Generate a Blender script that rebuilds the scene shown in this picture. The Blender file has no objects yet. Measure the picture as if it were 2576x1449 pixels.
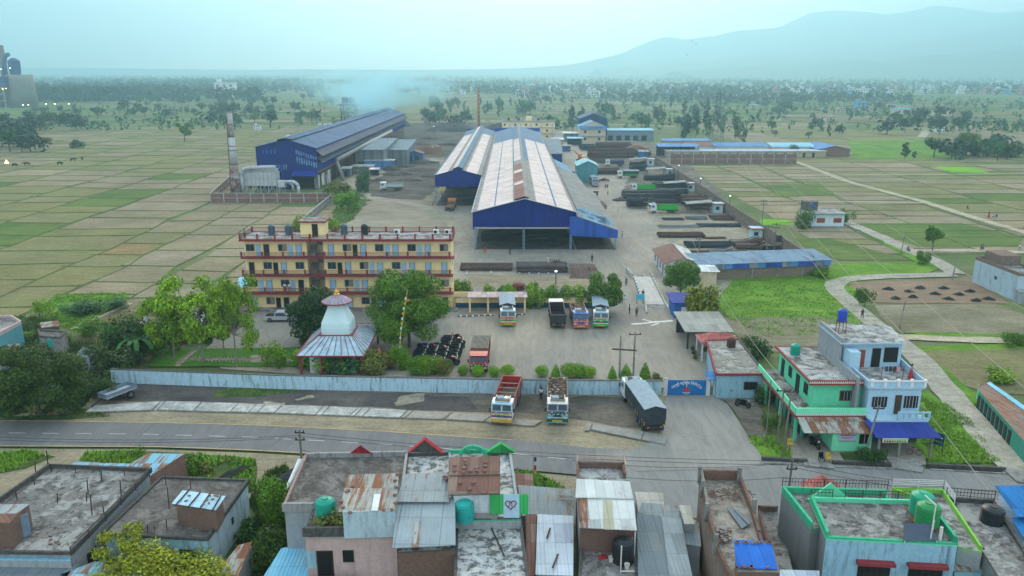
import bpy, bmesh, math, random
from math import radians as R, sin, cos, tan, atan, atan2, pi, sqrt, hypot
from mathutils import Vector, Matrix, noise as mnoise
random.seed(7)
SC = bpy.context.scene
COL = SC.collection
# ---------------------------------------------------------------- camera
CAMH, FPX, W2, H2 = 40.0, 2003.0, 1288.0, 724.5
PITCH = R(15.25)
cam = bpy.data.cameras.new('camera'); cam.sensor_width = 36; cam.lens = 36*FPX/2576
cam.clip_start = 1; cam.clip_end = 60000
camo = bpy.data.objects.new('camera', cam); COL.objects.link(camo)
camo.location = (0, 0, CAMH); camo.rotation_euler = (pi/2-PITCH, 0, 0)
SC.camera = camo
SC.view_settings.view_transform = 'Standard'; SC.view_settings.look = 'None'
SC.view_settings.exposure = -0.26; SC.view_settings.gamma = 1
# ---------------------------------------------------------------- sky and sun (dusk, thin overcast, glow ahead of the camera)
SUN_EL, SUN_AZ = R(28), R(3)          # azimuth measured from +Y towards +X
wd = bpy.data.worlds.new('World'); SC.world = wd; wd.use_nodes = True
nt = wd.node_tree; nt.nodes.clear()
def wn(t): return nt.nodes.new(t)
out = wn('ShaderNodeOutputWorld'); bg = wn('ShaderNodeBackground'); sky = wn('ShaderNodeTexSky')
sky.sky_type = 'NISHITA'; sky.sun_disc = False; sky.sun_elevation = SUN_EL; sky.sun_rotation = SUN_AZ
sky.air_density = 1.5; sky.dust_density = 4; sky.ozone_density = 3
tint = wn('ShaderNodeMix'); tint.data_type = 'RGBA'; tint.blend_type = 'MIX'
tint.inputs[0].default_value = 0.80
tint.inputs[7].default_value = (12.6, 14.0, 14.8, 1)     # overcast veil in sky units
nt.links.new(sky.outputs[0], tint.inputs[6]); 
# bright patch where the low sun stands behind the cloud veil
tcw = wn('ShaderNodeTexCoord'); dt = wn('ShaderNodeVectorMath'); dt.operation = 'DOT_PRODUCT'; dt.inputs[1].default_value = (sin(R(2))*cos(R(16)), cos(R(2))*cos(R(16)), sin(R(16)))
pw_ = wn('ShaderNodeMath'); pw_.operation = 'POWER'; pw_.use_clamp = False; mx_ = wn('ShaderNodeMath'); mx_.operation = 'MAXIMUM'; mx_.inputs[1].default_value = 0; pw_.inputs[1].default_value = 9
ad = wn('ShaderNodeMix'); ad.data_type = 'RGBA'; ad.blend_type = 'ADD'; ad.clamp_result = False; ad.inputs[7].default_value = (36, 25, 17, 1)
nt.links.new(tcw.outputs['Generated'], dt.inputs[0]); nt.links.new(dt.outputs['Value'], mx_.inputs[0]); nt.links.new(mx_.outputs[0], pw_.inputs[0]); nt.links.new(pw_.outputs[0], ad.inputs[0])
nt.links.new(tint.outputs[2], ad.inputs[6]); nt.links.new(ad.outputs[2], bg.inputs[0])
bg.inputs[1].default_value = 0.15; nt.links.new(bg.outputs[0], out.inputs[0])
sl = bpy.data.lights.new('sun', 'SUN'); sl.energy = 2.4; sl.angle = R(16); sl.color = (1.0, 0.84, 0.66)
so = bpy.data.objects.new('sun', sl); COL.objects.link(so)
so.rotation_euler = Vector((sin(SUN_AZ)*cos(SUN_EL), cos(SUN_AZ)*cos(SUN_EL), sin(SUN_EL))).to_track_quat('Z', 'Y').to_euler()
so.location = (0, 50, 200)
SC.cycles.volume_bounces = 2; SC.cycles.max_bounces = 6; SC.cycles.diffuse_bounces = 2; SC.cycles.glossy_bounces = 2
SC.cycles.transparent_max_bounces = 8; SC.cycles.use_denoising = True
SC.cycles.volume_max_steps = 64
# ---------------------------------------------------------------- reference mapping (photo pixel at 2576 wide -> point)
def ray(u, v):
    t = (v-H2)/FPX
    return (u-W2)/FPX, cos(PITCH)-t*sin(PITCH), sin(PITCH)+t*cos(PITCH)
def G(u, v, z=0.0):
    x, y, d = ray(u, v); k = (CAMH-z)/d
    return (x*k, y*k)
def ZY(u, v, Y):
    x, y, d = ray(u, v); k = Y/y
    return CAMH-d*k
def XY(u, v, Y):
    x, y, d = ray(u, v); return x*Y/y
# ---------------------------------------------------------------- mesh builder
class MB:
    def __init__(s): s.v = []; s.f = []; s.m = []; s.mats = []
    def mi(s, m):
        if m not in s.mats: s.mats.append(m)
        return s.mats.index(m)
    def add(s, vs, fs, m):
        b = len(s.v); s.v += [tuple(p) for p in vs]; k = s.mi(m)
        for f in fs: s.f.append(tuple(b+i for i in f)); s.m.append(k)
        return s
    def box(s, x0, x1, y0, y1, z0, z1, m):
        return s.add([(x0,y0,z0),(x1,y0,z0),(x1,y1,z0),(x0,y1,z0),(x0,y0,z1),(x1,y0,z1),(x1,y1,z1),(x0,y1,z1)],
              [(3,2,1,0),(4,5,6,7),(0,1,5,4),(1,2,6,5),(2,3,7,6),(3,0,4,7)], m)
    def cbox(s, c, sz, m, rz=0, rx=0, ry=0):
        x, y, z = (q/2 for q in sz); M = Matrix.Rotation(rz,3,'Z') @ Matrix.Rotation(rx,3,'X') @ Matrix.Rotation(ry,3,'Y'); c = Vector(c)
        vs = [c + M @ Vector(p) for p in [(-x,-y,-z),(x,-y,-z),(x,y,-z),(-x,y,-z),(-x,-y,z),(x,-y,z),(x,y,z),(-x,y,z)]]
        return s.add(vs, [(3,2,1,0),(4,5,6,7),(0,1,5,4),(1,2,6,5),(2,3,7,6),(3,0,4,7)], m)
    def bar(s, p, q, w, m, h=None):
        p = Vector(p); q = Vector(q); d = (q-p)
        if d.length < 1e-6: return s
        d.normalize(); a = d.cross(Vector((0,0,1)))
        if a.length < .01: a = Vector((1,0,0))
        a.normalize(); b = a.cross(d); h = h or w; a *= w/2; b *= h/2
        vs = [p-a-b, p+a-b, p+a+b, p-a+b, q-a-b, q+a-b, q+a+b, q-a+b]
        return s.add(vs, [(3,2,1,0),(4,5,6,7),(0,1,5,4),(1,2,6,5),(2,3,7,6),(3,0,4,7)], m)
    def tube(s, p, q, r0, r1, m, n=8, cap=True):
        p = Vector(p); q = Vector(q); d = (q-p).normalized(); a = d.cross(Vector((0,0,1)))
        if a.length < .01: a = Vector((1,0,0))
        a.normalize(); b = d.cross(a)
        vs = []
        for c, r in ((p,r0),(q,r1)):
            for i in range(n):
                t = 2*pi*i/n; vs.append(c + a*cos(t)*r + b*sin(t)*r)
        fs = [(i, (i+1)%n, n+(i+1)%n, n+i) for i in range(n)]
        if cap: fs += [tuple(range(n-1,-1,-1)), tuple(range(n, 2*n))]
        return s.add(vs, fs, m)
    def path(s, pts, r, m, n=6):
        for i in range(len(pts)-1):
            ra = r[i] if isinstance(r, (list,tuple)) else r; rb = r[i+1] if isinstance(r, (list,tuple)) else r
            s.tube(pts[i], pts[i+1], ra, rb, m, n)
        return s
    def lathe(s, prof, m, c=(0,0,0), n=16):
        vs = []; fs = []
        for r, z in prof:
            for i in range(n):
                t = 2*pi*i/n; vs.append((c[0]+cos(t)*r, c[1]+sin(t)*r, c[2]+z))
        for k in range(len(prof)-1):
            for i in range(n): fs.append((k*n+i, k*n+(i+1)%n, (k+1)*n+(i+1)%n, (k+1)*n+i))
        fs.append(tuple(range(n-1,-1,-1))); K = (len(prof)-1)*n; fs.append(tuple(range(K, K+n)))
        return s.add(vs, fs, m)
    def prism(s, pts, z0, z1, m, side=None):
        n = len(pts)
        a = sum(pts[i][0]*pts[(i+1)%n][1]-pts[(i+1)%n][0]*pts[i][1] for i in range(n))
        if a < 0: pts = pts[::-1]
        vs = [(p[0],p[1],z0) for p in pts]+[(p[0],p[1],z1) for p in pts]
        s.add(vs, [tuple(range(n-1,-1,-1)), tuple(range(n,2*n))], m)
        return s.add(vs, [(i,(i+1)%n,n+(i+1)%n,n+i) for i in range(n)], side or m)
    def panel(s, q, th, m):
        q = [Vector(p) for p in q]; n = (q[1]-q[0]).cross(q[-1]-q[0]).normalized()
        if n.z < -1e-4: q = q[::-1]; n = -n
        k = len(q); vs = q + [p-n*th for p in q]
        return s.add(vs, [tuple(range(k)), tuple(range(2*k-1,k-1,-1))]+[(i,k+i,k+(i+1)%k,(i+1)%k) for i in range(k)], m)
    def xprof(s, prof, x0, x1, m):      # extrude a (y,z) outline along x
        n = len(prof); vs = [(x0,a,b) for a,b in prof]+[(x1,a,b) for a,b in prof]
        return s.add(vs, [tuple(range(n-1,-1,-1)), tuple(range(n,2*n))]+[(i,(i+1)%n,n+(i+1)%n,n+i) for i in range(n)], m)
    def yprof(s, prof, y0, y1, m):      # extrude an (x,z) outline along y
        n = len(prof); vs = [(a,y0,b) for a,b in prof]+[(a,y1,b) for a,b in prof]
        return s.add(vs, [tuple(range(n)), tuple(range(2*n-1,n-1,-1))]+[((i+1)%n,i,n+i,n+(i+1)%n) for i in range(n)], m)
    def build(s, name, parent=None, smooth=False, loc=None, rz=0, fix=True):
        me = bpy.data.meshes.new(name); me.from_pydata(s.v, [], s.f)
        for m in s.mats: me.materials.append(MT(m))
        me.polygons.foreach_set('material_index', s.m)
        if smooth: me.polygons.foreach_set('use_smooth', [True]*len(s.f))
        me.update()
        o = bpy.data.objects.new(name, me); COL.objects.link(o)
        if parent: o.parent = parent
        if loc: o.location = loc
        o.rotation_euler = (0,0,rz)
        return o
def tag(o, label=None, cat=None, group=None, kind=None):
    if label: o['label'] = label
    if cat: o['category'] = cat
    if group: o['group'] = group
    if kind: o['kind'] = kind
    return o
def empty(name, loc=(0,0,0), rz=0, label=None, cat=None, group=None):
    o = bpy.data.objects.new(name, None); COL.objects.link(o); o.location = loc; o.rotation_euler = (0,0,rz)
    o.empty_display_size = .3
    return tag(o, label, cat, group)
def copy_tree(o, parent=None):
    c = o.copy(); COL.objects.link(c); c.parent = parent
    for ch in list(o.children): copy_tree(ch, c)
    return c
def clone(o, loc, rz=0, label=None, sc=None, group=None):
    c = copy_tree(o); c.location = loc; c.rotation_euler = (0,0,rz)
    if sc: c.scale = (sc,sc,sc) if not isinstance(sc, tuple) else sc
    if label: c['label'] = label
    if group: c['group'] = group
    return c
def trash(o):
    for c in list(o.children): trash(c)
    bpy.data.objects.remove(o)
# ---------------------------------------------------------------- materials
MATS = {}; MDEF = {}
def MT(k):
    if k in MATS: return MATS[k]
    m = bpy.data.materials.new(k); m.use_nodes = True; MATS[k] = m; return m   # nodes are filled in by finish_materials()
def finish_materials():
    for k, m in MATS.items():
        if k in MDEF: fn, a = MDEF[k]; fn(NT(m), **a)
class NT:
    def __init__(s, m): s.t = m.node_tree; s.b = s.t.nodes['Principled BSDF']; s.o = s.t.nodes['Material Output']; s._c = {}
    def n(s, t, **k):
        x = s.t.nodes.new(t)
        for a, b in k.items():
            if a in x.bl_rna.properties: setattr(x, a, b)
        return x
    def l(s, a, b): s.t.links.new(a, b)
    def co(s):
        if 'c' not in s._c:
            g = s.n('ShaderNodeNewGeometry'); s._c['c'] = g.outputs['Position']
        return s._c['c']
    def oc(s):
        if 'o' not in s._c: s._c['o'] = s.n('ShaderNodeTexCoord').outputs['Object']
        return s._c['o']
    def noise(s, scale, det=4, rough=.6, v=None, dist=0, stretch=None):
        x = s.n('ShaderNodeTexNoise'); x.inputs['Scale'].default_value = scale; x.inputs['Detail'].default_value = det
        x.inputs['Roughness'].default_value = rough; x.inputs['Distortion'].default_value = dist
        v = v or s.co()
        if stretch:
            mp = s.n('ShaderNodeMapping'); mp.inputs['Scale'].default_value = stretch; s.l(v, mp.inputs[0]); v = mp.outputs[0]
        s.l(v, x.inputs['Vector']); return x.outputs['Fac']
    def ramp(s, f, stops, interp='LINEAR'):
        x = s.n('ShaderNodeValToRGB'); cr = x.color_ramp; cr.interpolation = interp
        while len(cr.elements) < len(stops): cr.elements.new(.5)
        for e, (p, c) in zip(cr.elements, stops):
            e.position = p; e.color = (*c, 1) if isinstance(c, (tuple,list)) else (c,c,c,1)
        s.l(f, x.inputs[0]); return x.outputs[0]
    def mix(s, f, a, b, mode='MIX'):
        x = s.n('ShaderNodeMix'); x.data_type = 'RGBA'; x.blend_type = mode
        for i, q in ((0,f),(6,a),(7,b)):
            if hasattr(q, 'is_linked') or hasattr(q, 'links'): s.l(q, x.inputs[i])
            elif isinstance(q, (tuple,list)): x.inputs[i].default_value = (*q,1)
            else: x.inputs[i].default_value = q
        return x.outputs[2]
    def math(s, op, a, b=None, cl=False):
        x = s.n('ShaderNodeMath'); x.operation = op; x.use_clamp = cl
        for i, q in ((0,a),(1,b)):
            if q is None: continue
            if hasattr(q, 'links'): s.l(q, x.inputs[i])
            else: x.inputs[i].default_value = q
        return x.outputs[0]
    def fin(s, col, rough=.85, bump=None, bs=.3, bd=.05, spec=.25, metal=0):
        if isinstance(col, (tuple,list)): s.b.inputs[0].default_value = (*col,1)
        else: s.l(col, s.b.inputs[0])
        s.b.inputs['Roughness'].default_value = rough; s.b.inputs['Metallic'].default_value = metal
        s.b.inputs['Specular IOR Level'].default_value = spec
        if bump is not None:
            x = s.n('ShaderNodeBump'); x.inputs['Strength'].default_value = bs; x.inputs['Distance'].default_value = bd
            s.l(bump, x.inputs['Height']); s.l(x.outputs[0], s.b.inputs['Normal'])
def mul(c, k): return tuple(min(1,x*k) for x in c)
def m_plain(n, c, rough=.8, var=.18, sc=1.5, spec=.25, metal=0, **k):
    f = n.noise(sc, 5, .65); n.fin(n.ramp(f, [(.3, mul(c,1-var)), (.7, mul(c,1+var))]), rough, spec=spec, metal=metal)
def m_flat(n, c, rough=.6, spec=.3, metal=0): n.fin(c, rough, spec=spec, metal=metal)
def m_conc(n, c, d=.35, sc=.5, dirt=(.05,.05,.045), lo=.46, hi=.62, big=.22, light=None, edge=.0):
    a = n.noise(sc*1.9, 12, .8, dist=.2); b = n.noise(sc*9, 8, .75); e = n.noise(big*2.6, 10, .76, dist=.4)
    col = n.ramp(b, [(.25, mul(c,.72)), (.75, mul(c,1.25))])
    f = n.ramp(a, [(lo+.01, 0.0), (hi-.05, 1.0)]); f = n.math('MULTIPLY', f, d*1.9, True)
    col = n.mix(f, col, dirt)
    if light: col = n.mix(n.math('MULTIPLY', n.ramp(e, [(.51,0.0),(.57,1.0)]), .7), col, light)
    n.fin(col, .9, b, .25, .03, spec=.2)
def m_wall(n, c, stain=(.06,.065,.06), amt=.6, sc=.9):          # painted plaster with rain streaks and blotches
    a = n.noise(1.0, 7, .7, stretch=(sc*2.2, sc*2.2, sc*.32)); b = n.noise(3.5, 6, .7); d = n.noise(.25, 3, .5)
    col = n.ramp(b, [(.3, mul(c,.86)), (.7, mul(c,1.1))])
    f = n.math('MULTIPLY', n.ramp(a, [(.5, 0.0), (.74, 1.0)]), n.ramp(d, [(.3,amt*.5),(.7,amt*1.4)]), True)
    n.fin(n.mix(f, col, stain), .85, b, .15, .02, spec=.2)
def m_tin(n, c, rust=.3, c2=None, ax='x', wid=.9, rc=(.20,.085,.045), per=.22, spec=.35):   # corrugated sheets, ridges run across ax
    X = n.n('ShaderNodeSeparateXYZ'); n.l(n.oc(), X.inputs[0]); u = X.outputs[0 if ax == 'x' else 1]; w = X.outputs[1 if ax == 'x' else 0]
    h = n.math('SINE', n.math('MULTIPLY', u, 2*pi/per))
    sid = n.math('FLOOR', n.math('DIVIDE', u, wid)); rid = n.math('FLOOR', n.math('DIVIDE', w, 2.7))
    wn_ = n.n('ShaderNodeTexWhiteNoise'); wn_.noise_dimensions = '2D'; cb = n.n('ShaderNodeCombineXYZ'); n.l(sid, cb.inputs[0]); n.l(rid, cb.inputs[1]); n.l(cb.outputs[0], wn_.inputs['Vector'])
    rnd = wn_.outputs['Value']; c2 = c2 or mul(c,.8)
    col = n.ramp(rnd, [(0, mul(c,1.08)), (.55, c), (.8, c2), (1, mul(c2,.85))])
    st = (3,.35,3) if ax == 'x' else (.35,3,3)
    a = n.noise(1, 7, .7, v=n.oc(), stretch=st); b = n.noise(.3, 3, .5, v=n.oc())
    s2 = n.math('ADD', n.math('MULTIPLY', rnd, .16), n.math('ADD', n.math('MULTIPLY', b, .35), a))
    t = 1.02-rust*.42
    f = n.ramp(n.math('MULTIPLY', s2, .7), [(t*.7-.045, 0.0), (t*.7+.045, 1.0)])
    col = n.mix(f, col, n.ramp(a, [(.3, mul(rc,.7)), (.7, mul(rc,1.3))]))
    seam = n.ramp(n.math('FRACT', n.math('DIVIDE', u, wid)), [(0,.55),(.07,1.0)])
    col = n.mix(1.0, col, seam, 'MULTIPLY'); col = n.mix(1.0, col, n.ramp(n.math('FRACT', n.math('DIVIDE', w, 2.7)), [(0,.68),(.05,1.0)]), 'MULTIPLY'); col = n.mix(1.0, col, n.ramp(n.noise(.25, 6, .7), [(.3,.82),(.7,1.15)]), 'MULTIPLY')
    n.fin(col, .72, h, .45, .04, spec=spec*.35)
def m_brick(n, c=(.17,.085,.062), mortar=(.20,.185,.165), sc=1.0, dirt=.35):
    g = n.n('ShaderNodeNewGeometry'); S = n.n('ShaderNodeSeparateXYZ'); n.l(g.outputs['Position'], S.inputs[0])
    cb = n.n('ShaderNodeCombineXYZ'); n.l(n.math('ADD', S.outputs[0], S.outputs[1]), cb.inputs[0]); n.l(S.outputs[2], cb.inputs[1])
    b = n.n('ShaderNodeTexBrick'); n.l(cb.outputs[0], b.inputs['Vector']); b.inputs['Scale'].default_value = 1
    b.inputs['Brick Width'].default_value = .25*sc; b.inputs['Row Height'].default_value = .085*sc; b.inputs['Mortar Size'].default_value = .009*sc
    b.inputs['Color1'].default_value = (*mul(c,1.15),1); b.inputs['Color2'].default_value = (*mul(c,.7),1); b.inputs['Mortar'].default_value = (*mortar,1)
    a = n.noise(.7, 8, .7)
    n.fin(n.mix(n.math('MULTIPLY', n.ramp(a,[(.45,0.0),(.65,1.0)]), dirt), b.outputs['Color'], (.10,.09,.08)), .9, b.outputs['Fac'], -.3, .02, spec=.15)
def m_leaf(n, c, var=.5, tr=.25):
    oi = n.n('ShaderNodeObjectInfo'); g = n.n('ShaderNodeNewGeometry')
    a = n.noise(.55, 3, .6, v=n.co()); r = g.outputs['Random Per Island']
    col = n.ramp(r, [(0, mul(c,1-var)), (.5, c), (1, (min(1,c[0]*(1+var*1.3)), min(1,c[1]*(1+var)), c[2]*(1+var*.4)))])
    col = n.mix(1.0, col, n.ramp(a, [(.3, .7), (.7, 1.3)]), 'MULTIPLY')
    col = n.mix(1.0, col, n.ramp(oi.outputs['Random'], [(0, .78), (1, 1.22)]), 'MULTIPLY')
    n.fin(col, .65, spec=.2)
def m_emit(n, c, s):
    n.b.inputs['Emission Color'].default_value = (*c,1); n.b.inputs['Emission Strength'].default_value = s
def m_glass(n, c=(.03,.04,.05)): n.fin(c, .12, spec=.6)
def D(k, fn, **a): MDEF[k] = (fn, a)
# ---------------------------------------------------------------- material library
def m_soil(n, a, b, sc=.12, fine=2.2, clod=.0, cdark=(.05,.055,.04), green=None, gl=(.55,.68), row=None):
    x = n.noise(sc, 7, .65, dist=.5); y = n.noise(fine, 8, .75); z = n.noise(sc*.35, 4, .6)
    col = n.mix(n.ramp(x, [(.38, 0.0), (.62, 1.0)]), a, b)
    q = n.noise(.035, 6, .7, dist=1); col = n.mix(1.0, col, n.ramp(q, [(.3, .80), (.7, 1.2)]), 'MULTIPLY'); col = n.mix(1.0, col, n.ramp(n.noise(.5, 7, .75, stretch=(.35,1.6,1)), [(.3, .76), (.7, 1.24)]), 'MULTIPLY')
    col = n.mix(1.0, col, n.ramp(y, [(.25, .62), (.75, 1.36)]), 'MULTIPLY')
    if clod: col = n.mix(n.math('MULTIPLY', n.ramp(n.noise(.9, 9, .8, stretch=(1,2.2,1)), [(.5,0.0),(.66,1.0)]), clod), col, cdark)
    if green: col = n.mix(n.math('MULTIPLY', n.ramp(z, [(gl[0],0.0),(gl[1],1.0)]), .8), col, green)
    n.fin(col, .95, y, .5, .12, spec=.08)
TAN=(.20,.175,.125); GRY=(.17,.16,.125)
D('ground', m_soil, a=(.085,.13,.04), b=(.15,.16,.08), sc=.02, clod=.3, green=(.06,.10,.035))
D('far_land', m_soil, a=(.06,.13,.03), b=(.12,.155,.055), sc=.006, fine=.03, green=(.045,.075,.035))
for k,(a,b) in enumerate([((.235,.19,.12),(.28,.23,.15)),((.205,.175,.11),(.245,.205,.13)),((.165,.17,.065),(.205,.185,.085)),((.075,.135,.03),(.12,.16,.04)),((.205,.185,.095),(.165,.17,.07)),((.25,.165,.08),(.19,.15,.07)),((.265,.22,.155),(.22,.19,.13))]):
    D('plot%d'%k, m_soil, a=a, b=b, sc=.07, clod=.55, green=((.10,.15,.05) if k not in (3,) else (.11,.13,.05)), gl=(.60,.78))
D('bund', m_soil, a=(.075,.105,.035), b=(.11,.14,.05), sc=.3)
D('bund_lush', m_soil, a=(.05,.14,.02), b=(.09,.21,.025), sc=.3)
D('lush', m_soil, a=(.075,.19,.018), b=(.14,.25,.03), sc=.12, clod=.5, cdark=(.03,.07,.015))
D('rice', m_soil, a=(.14,.34,.015), b=(.17,.38,.02), sc=.3, clod=.15)
D('scrub', m_soil, a=(.035,.07,.02), b=(.09,.12,.035), sc=.2, clod=.6, cdark=(.02,.035,.012))
D('lawn', m_soil, a=(.055,.16,.02), b=(.075,.19,.025), sc=.3, fine=4)
D('plowed', m_soil, a=(.19,.14,.10), b=(.225,.165,.115), sc=.05, fine=3)
D('pale_soil', m_soil, a=(.24,.215,.155), b=(.15,.14,.085), sc=.06, clod=.3, green=(.09,.12,.04))
D('straw', m_soil, a=(.19,.17,.10), b=(.11,.12,.05), sc=.3, clod=.7)
D('dirt', m_soil, a=(.29,.25,.17), b=(.21,.18,.13), sc=.09, clod=.25)
D('dirt_yard', m_soil, a=(.30,.27,.21), b=(.20,.175,.135), sc=.05, clod=.25, cdark=(.08,.07,.06), green=(.13,.12,.09), gl=(.56,.66))
D('dark_dirt', m_soil, a=(.055,.05,.048), b=(.12,.105,.09), sc=.10, clod=.5, cdark=(.03,.028,.03))
D('coal', m_soil, a=(.06,.056,.058), b=(.11,.10,.09), sc=.12, green=(.12,.11,.09), gl=(.60,.70))
D('oil_dirt', m_soil, a=(.085,.078,.07), b=(.18,.16,.13), sc=.16, clod=.3)
D('sand', m_soil, a=(.31,.285,.22), b=(.22,.20,.16), sc=.5)
D('lane', m_soil, a=(.36,.34,.29), b=(.28,.265,.22), sc=.4)
D('track', m_soil, a=(.42,.38,.28), b=(.33,.30,.21), sc=.4)
def m_road(n, c, c2, sc=.1, lines=.0, crack=0):
    x = n.noise(sc, 6, .6, dist=.8); y = n.noise(5, 6, .7); z = n.noise(.9, 8, .7, stretch=(.9,.13,1), dist=1.5)
    col = n.mix(n.ramp(x, [(.35,0.0),(.65,1.0)]), c, c2)
    col = n.mix(1.0, col, n.ramp(z, [(.3,.80),(.7,1.16)]), 'MULTIPLY'); col = n.mix(1.0, col, n.ramp(y, [(.3,.88),(.7,1.1)]), 'MULTIPLY')
    if crack:
        v = n.n('ShaderNodeTexVoronoi'); v.feature = 'DISTANCE_TO_EDGE'; v.inputs['Scale'].default_value = crack; 
        w = n.n('ShaderNodeVectorMath'); w.operation = 'ADD'; nn = n.n('ShaderNodeTexNoise'); nn.inputs['Scale'].default_value = .5; n.l(n.co(), nn.inputs['Vector'])
        n.l(n.co(), w.inputs[0]); n.l(nn.outputs['Color'], w.inputs[1]); n.l(w.outputs[0], v.inputs['Vector'])
        col = n.mix(n.ramp(v.outputs['Distance'], [(0,.28),(.008,0.0)]), col, (.07,.07,.065))
    n.fin(col, .88, y, .2, .02, spec=.15)
D('asphalt', m_road, c=(.14,.143,.15), c2=(.17,.17,.172))
D('conc_road', m_road, c=(.225,.23,.225), c2=(.17,.175,.175), sc=.07, crack=.09)
D('yard', m_road, c=(.30,.27,.22), c2=(.20,.19,.175), sc=.045, crack=.11)
D('yard_drive', m_road, c=(.28,.255,.21), c2=(.20,.19,.17), sc=.05, crack=.06)
D('apron', m_road, c=(.255,.25,.235), c2=(.20,.20,.19), sc=.06, crack=.13)
D('paint_white', m_plain, c=(.50,.50,.48), var=.25, sc=3)
D('paint_yellow', m_plain, c=(.48,.36,.12), var=.3, sc=1)
D('spill', m_plain, c=(.62,.60,.56), var=.2, sc=1)
# ---------------------------------------------------------------- ground
def nz(x, y, s=.2, o=0): return mnoise.noise(Vector((x*s+o, y*s-o, o*.7)))
def rough_poly(pts, jit, step=2.0):
    o = []; n = len(pts)
    for i in range(n):
        a, b = pts[i], pts[(i+1)%n]; L = hypot(b[0]-a[0], b[1]-a[1]); k = max(1, int(L/step))
        for j in range(k):
            t = j/k; x = a[0]+(b[0]-a[0])*t; y = a[1]+(b[1]-a[1])*t
            o.append((x + jit*(nz(x,y,.22,3)+.6*nz(x,y,.7,9)), y + jit*(nz(x,y,.25,7)+.6*nz(x,y,.8,5))))
    return o
def sheet(name, pts, z, m, jit=0, step=2.0, world=False, kind='structure'):
    p = pts if world else [G(*q) for q in pts]
    if jit: p = rough_poly(p, jit, step)
    a = sum(p[i][0]*p[(i+1)%len(p)][1]-p[(i+1)%len(p)][0]*p[i][1] for i in range(len(p)))
    if a < 0: p = p[::-1]
    b = MB(); b.add([(x,y,z) for x,y in p], [tuple(range(len(p)))], m); o = b.build(name); tag(o, kind=kind); return o
def ribbon(name, pts, w, z, m, jit=.25, world=False, step=2.5, h=0):
    p = pts if world else [G(*q) for q in pts]
    q = [p[0]]
    for i in range(1, len(p)):
        a, b = p[i-1], p[i]; L = hypot(b[0]-a[0], b[1]-a[1]); k = max(1, int(L/step))
        for j in range(1, k+1): q.append((a[0]+(b[0]-a[0])*j/k, a[1]+(b[1]-a[1])*j/k))
    for _ in range(2): q = [q[0]]+[((q[i-1][0]+2*q[i][0]+q[i+1][0])/4, (q[i-1][1]+2*q[i][1]+q[i+1][1])/4) for i in range(1,len(q)-1)]+[q[-1]]
    vs = []
    for i, (x, y) in enumerate(q):
        a = q[max(0,i-1)]; b = q[min(len(q)-1,i+1)]; dx, dy = b[0]-a[0], b[1]-a[1]; L = hypot(dx,dy) or 1; nx, ny = -dy/L, dx/L
        wl = w/2*(1+jit*nz(x,y,.3,1)*2); wr = w/2*(1+jit*nz(x,y,.3,4)*2)
        if h: vs += [(x-nx*wr, y-ny*wr, z), (x, y, z+h*(1+.4*nz(x,y,.5,2))), (x+nx*wl, y+ny*wl, z)]
        else: vs += [(x-nx*wr, y-ny*wr, z), (x+nx*wl, y+ny*wl, z)]
    n = 3 if h else 2; fs = []
    for i in range(len(q)-1):
        for j in range(n-1): fs.append((n*i+j, n*(i+1)+j, n*(i+1)+j+1, n*i+j+1))
    if not name: return vs, fs
    o = MB().add(vs, fs, m).build(name); o['kind'] = 'structure'; return o
# base: fine grid not needed; one sheet to the horizon
b = MB(); b.add([(-9000,-300,0),(9000,-300,0),(9000,620,0),(-9000,620,0)], [(0,1,2,3)], 'ground'); b.build('ground')['kind'] = 'structure'
b = MB(); b.add([(-9000,620,0),(9000,620,0),(9000,8900,0),(-9000,8900,0)], [(0,1,2,3)], 'far_land'); b.build('far_ground')['kind'] = 'structure'
fb = MB(); bn = MB()
def plots(xs, y0, y1, dy, shear, pick, z=.02, skip=None, seed=1, bh=.2, lush=.12):
    rd = random.Random(seed)
    for i in range(len(xs)-1):
        y = y0 + rd.uniform(-4,4)*0; 
        while y < y1:
            d = min(dy*rd.uniform(.65,1.35)*(1+max(0,(y-150))/500), y1-y+.01)
            f = lambda x, yy: (x + shear*(yy-y0)*(yy-y0)*.001 + 2.6*nz(yy,x*3,.05,i), yy + 2.6*nz(x,yy,.04,3))
            q = [f(xs[i],y), f(xs[i+1],y), f(xs[i+1],y+d), f(xs[i],y+d)]
            cx = sum(p[0] for p in q)/4; cy = sum(p[1] for p in q)/4
            if not (skip and skip(cx, cy)):
                m = pick(cx, cy, rd); zz = .004 + .00018*len(fb.f)
                fb.add([(a,b_,zz) for a,b_ in q], [(0,1,2,3)], m)
                for e in ((0,1),(1,2)):
                    v_, f_ = ribbon(None, [q[e[0]], q[e[1]]], .5+max(0,cy-150)*.0010, .02, '', .5, True, 6, bh)
                    bn.add(v_, f_, 'bund_lush' if rd.random() < lush and e == (1,2) else 'bund')
            y += d
def pk_left(x, y, rd):
    if y > 330: return rd.choice(['plot4','plot4','plot1','plot1','plot4','plot2'])
    if x < -112 and y < 280: return rd.choice(['plot3','plot2','plot4','plot3','plot2'])
    if -112 < x < -86 and y < 205: return rd.choice(['plot5','plot2','plot4','plot2'])
    if x < -110: return rd.choice(['plot4','plot3','plot1','plot4','plot0','plot1','plot1'])
    return rd.choice(['plot0','plot1','plot6','plot1','plot0'])
def sk_left(x, y):
    return (x > -58 and y > 245) or (x > -98 and y > 250 and y < 560) or x > -46 or (x > -97 and 246 < y < 640) or (x>-60 and y>520)
plots([-330,-298,-262,-232,-205,-181,-157,-138,-118.5,-94.5,-82,-70,-57,-45], 126, 610, 12.5, -.05, pk_left, skip=sk_left, seed=4)
plots([-120,-90,-60,-35], 700, 1050, 40, 0, pk_left, seed=5)
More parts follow.
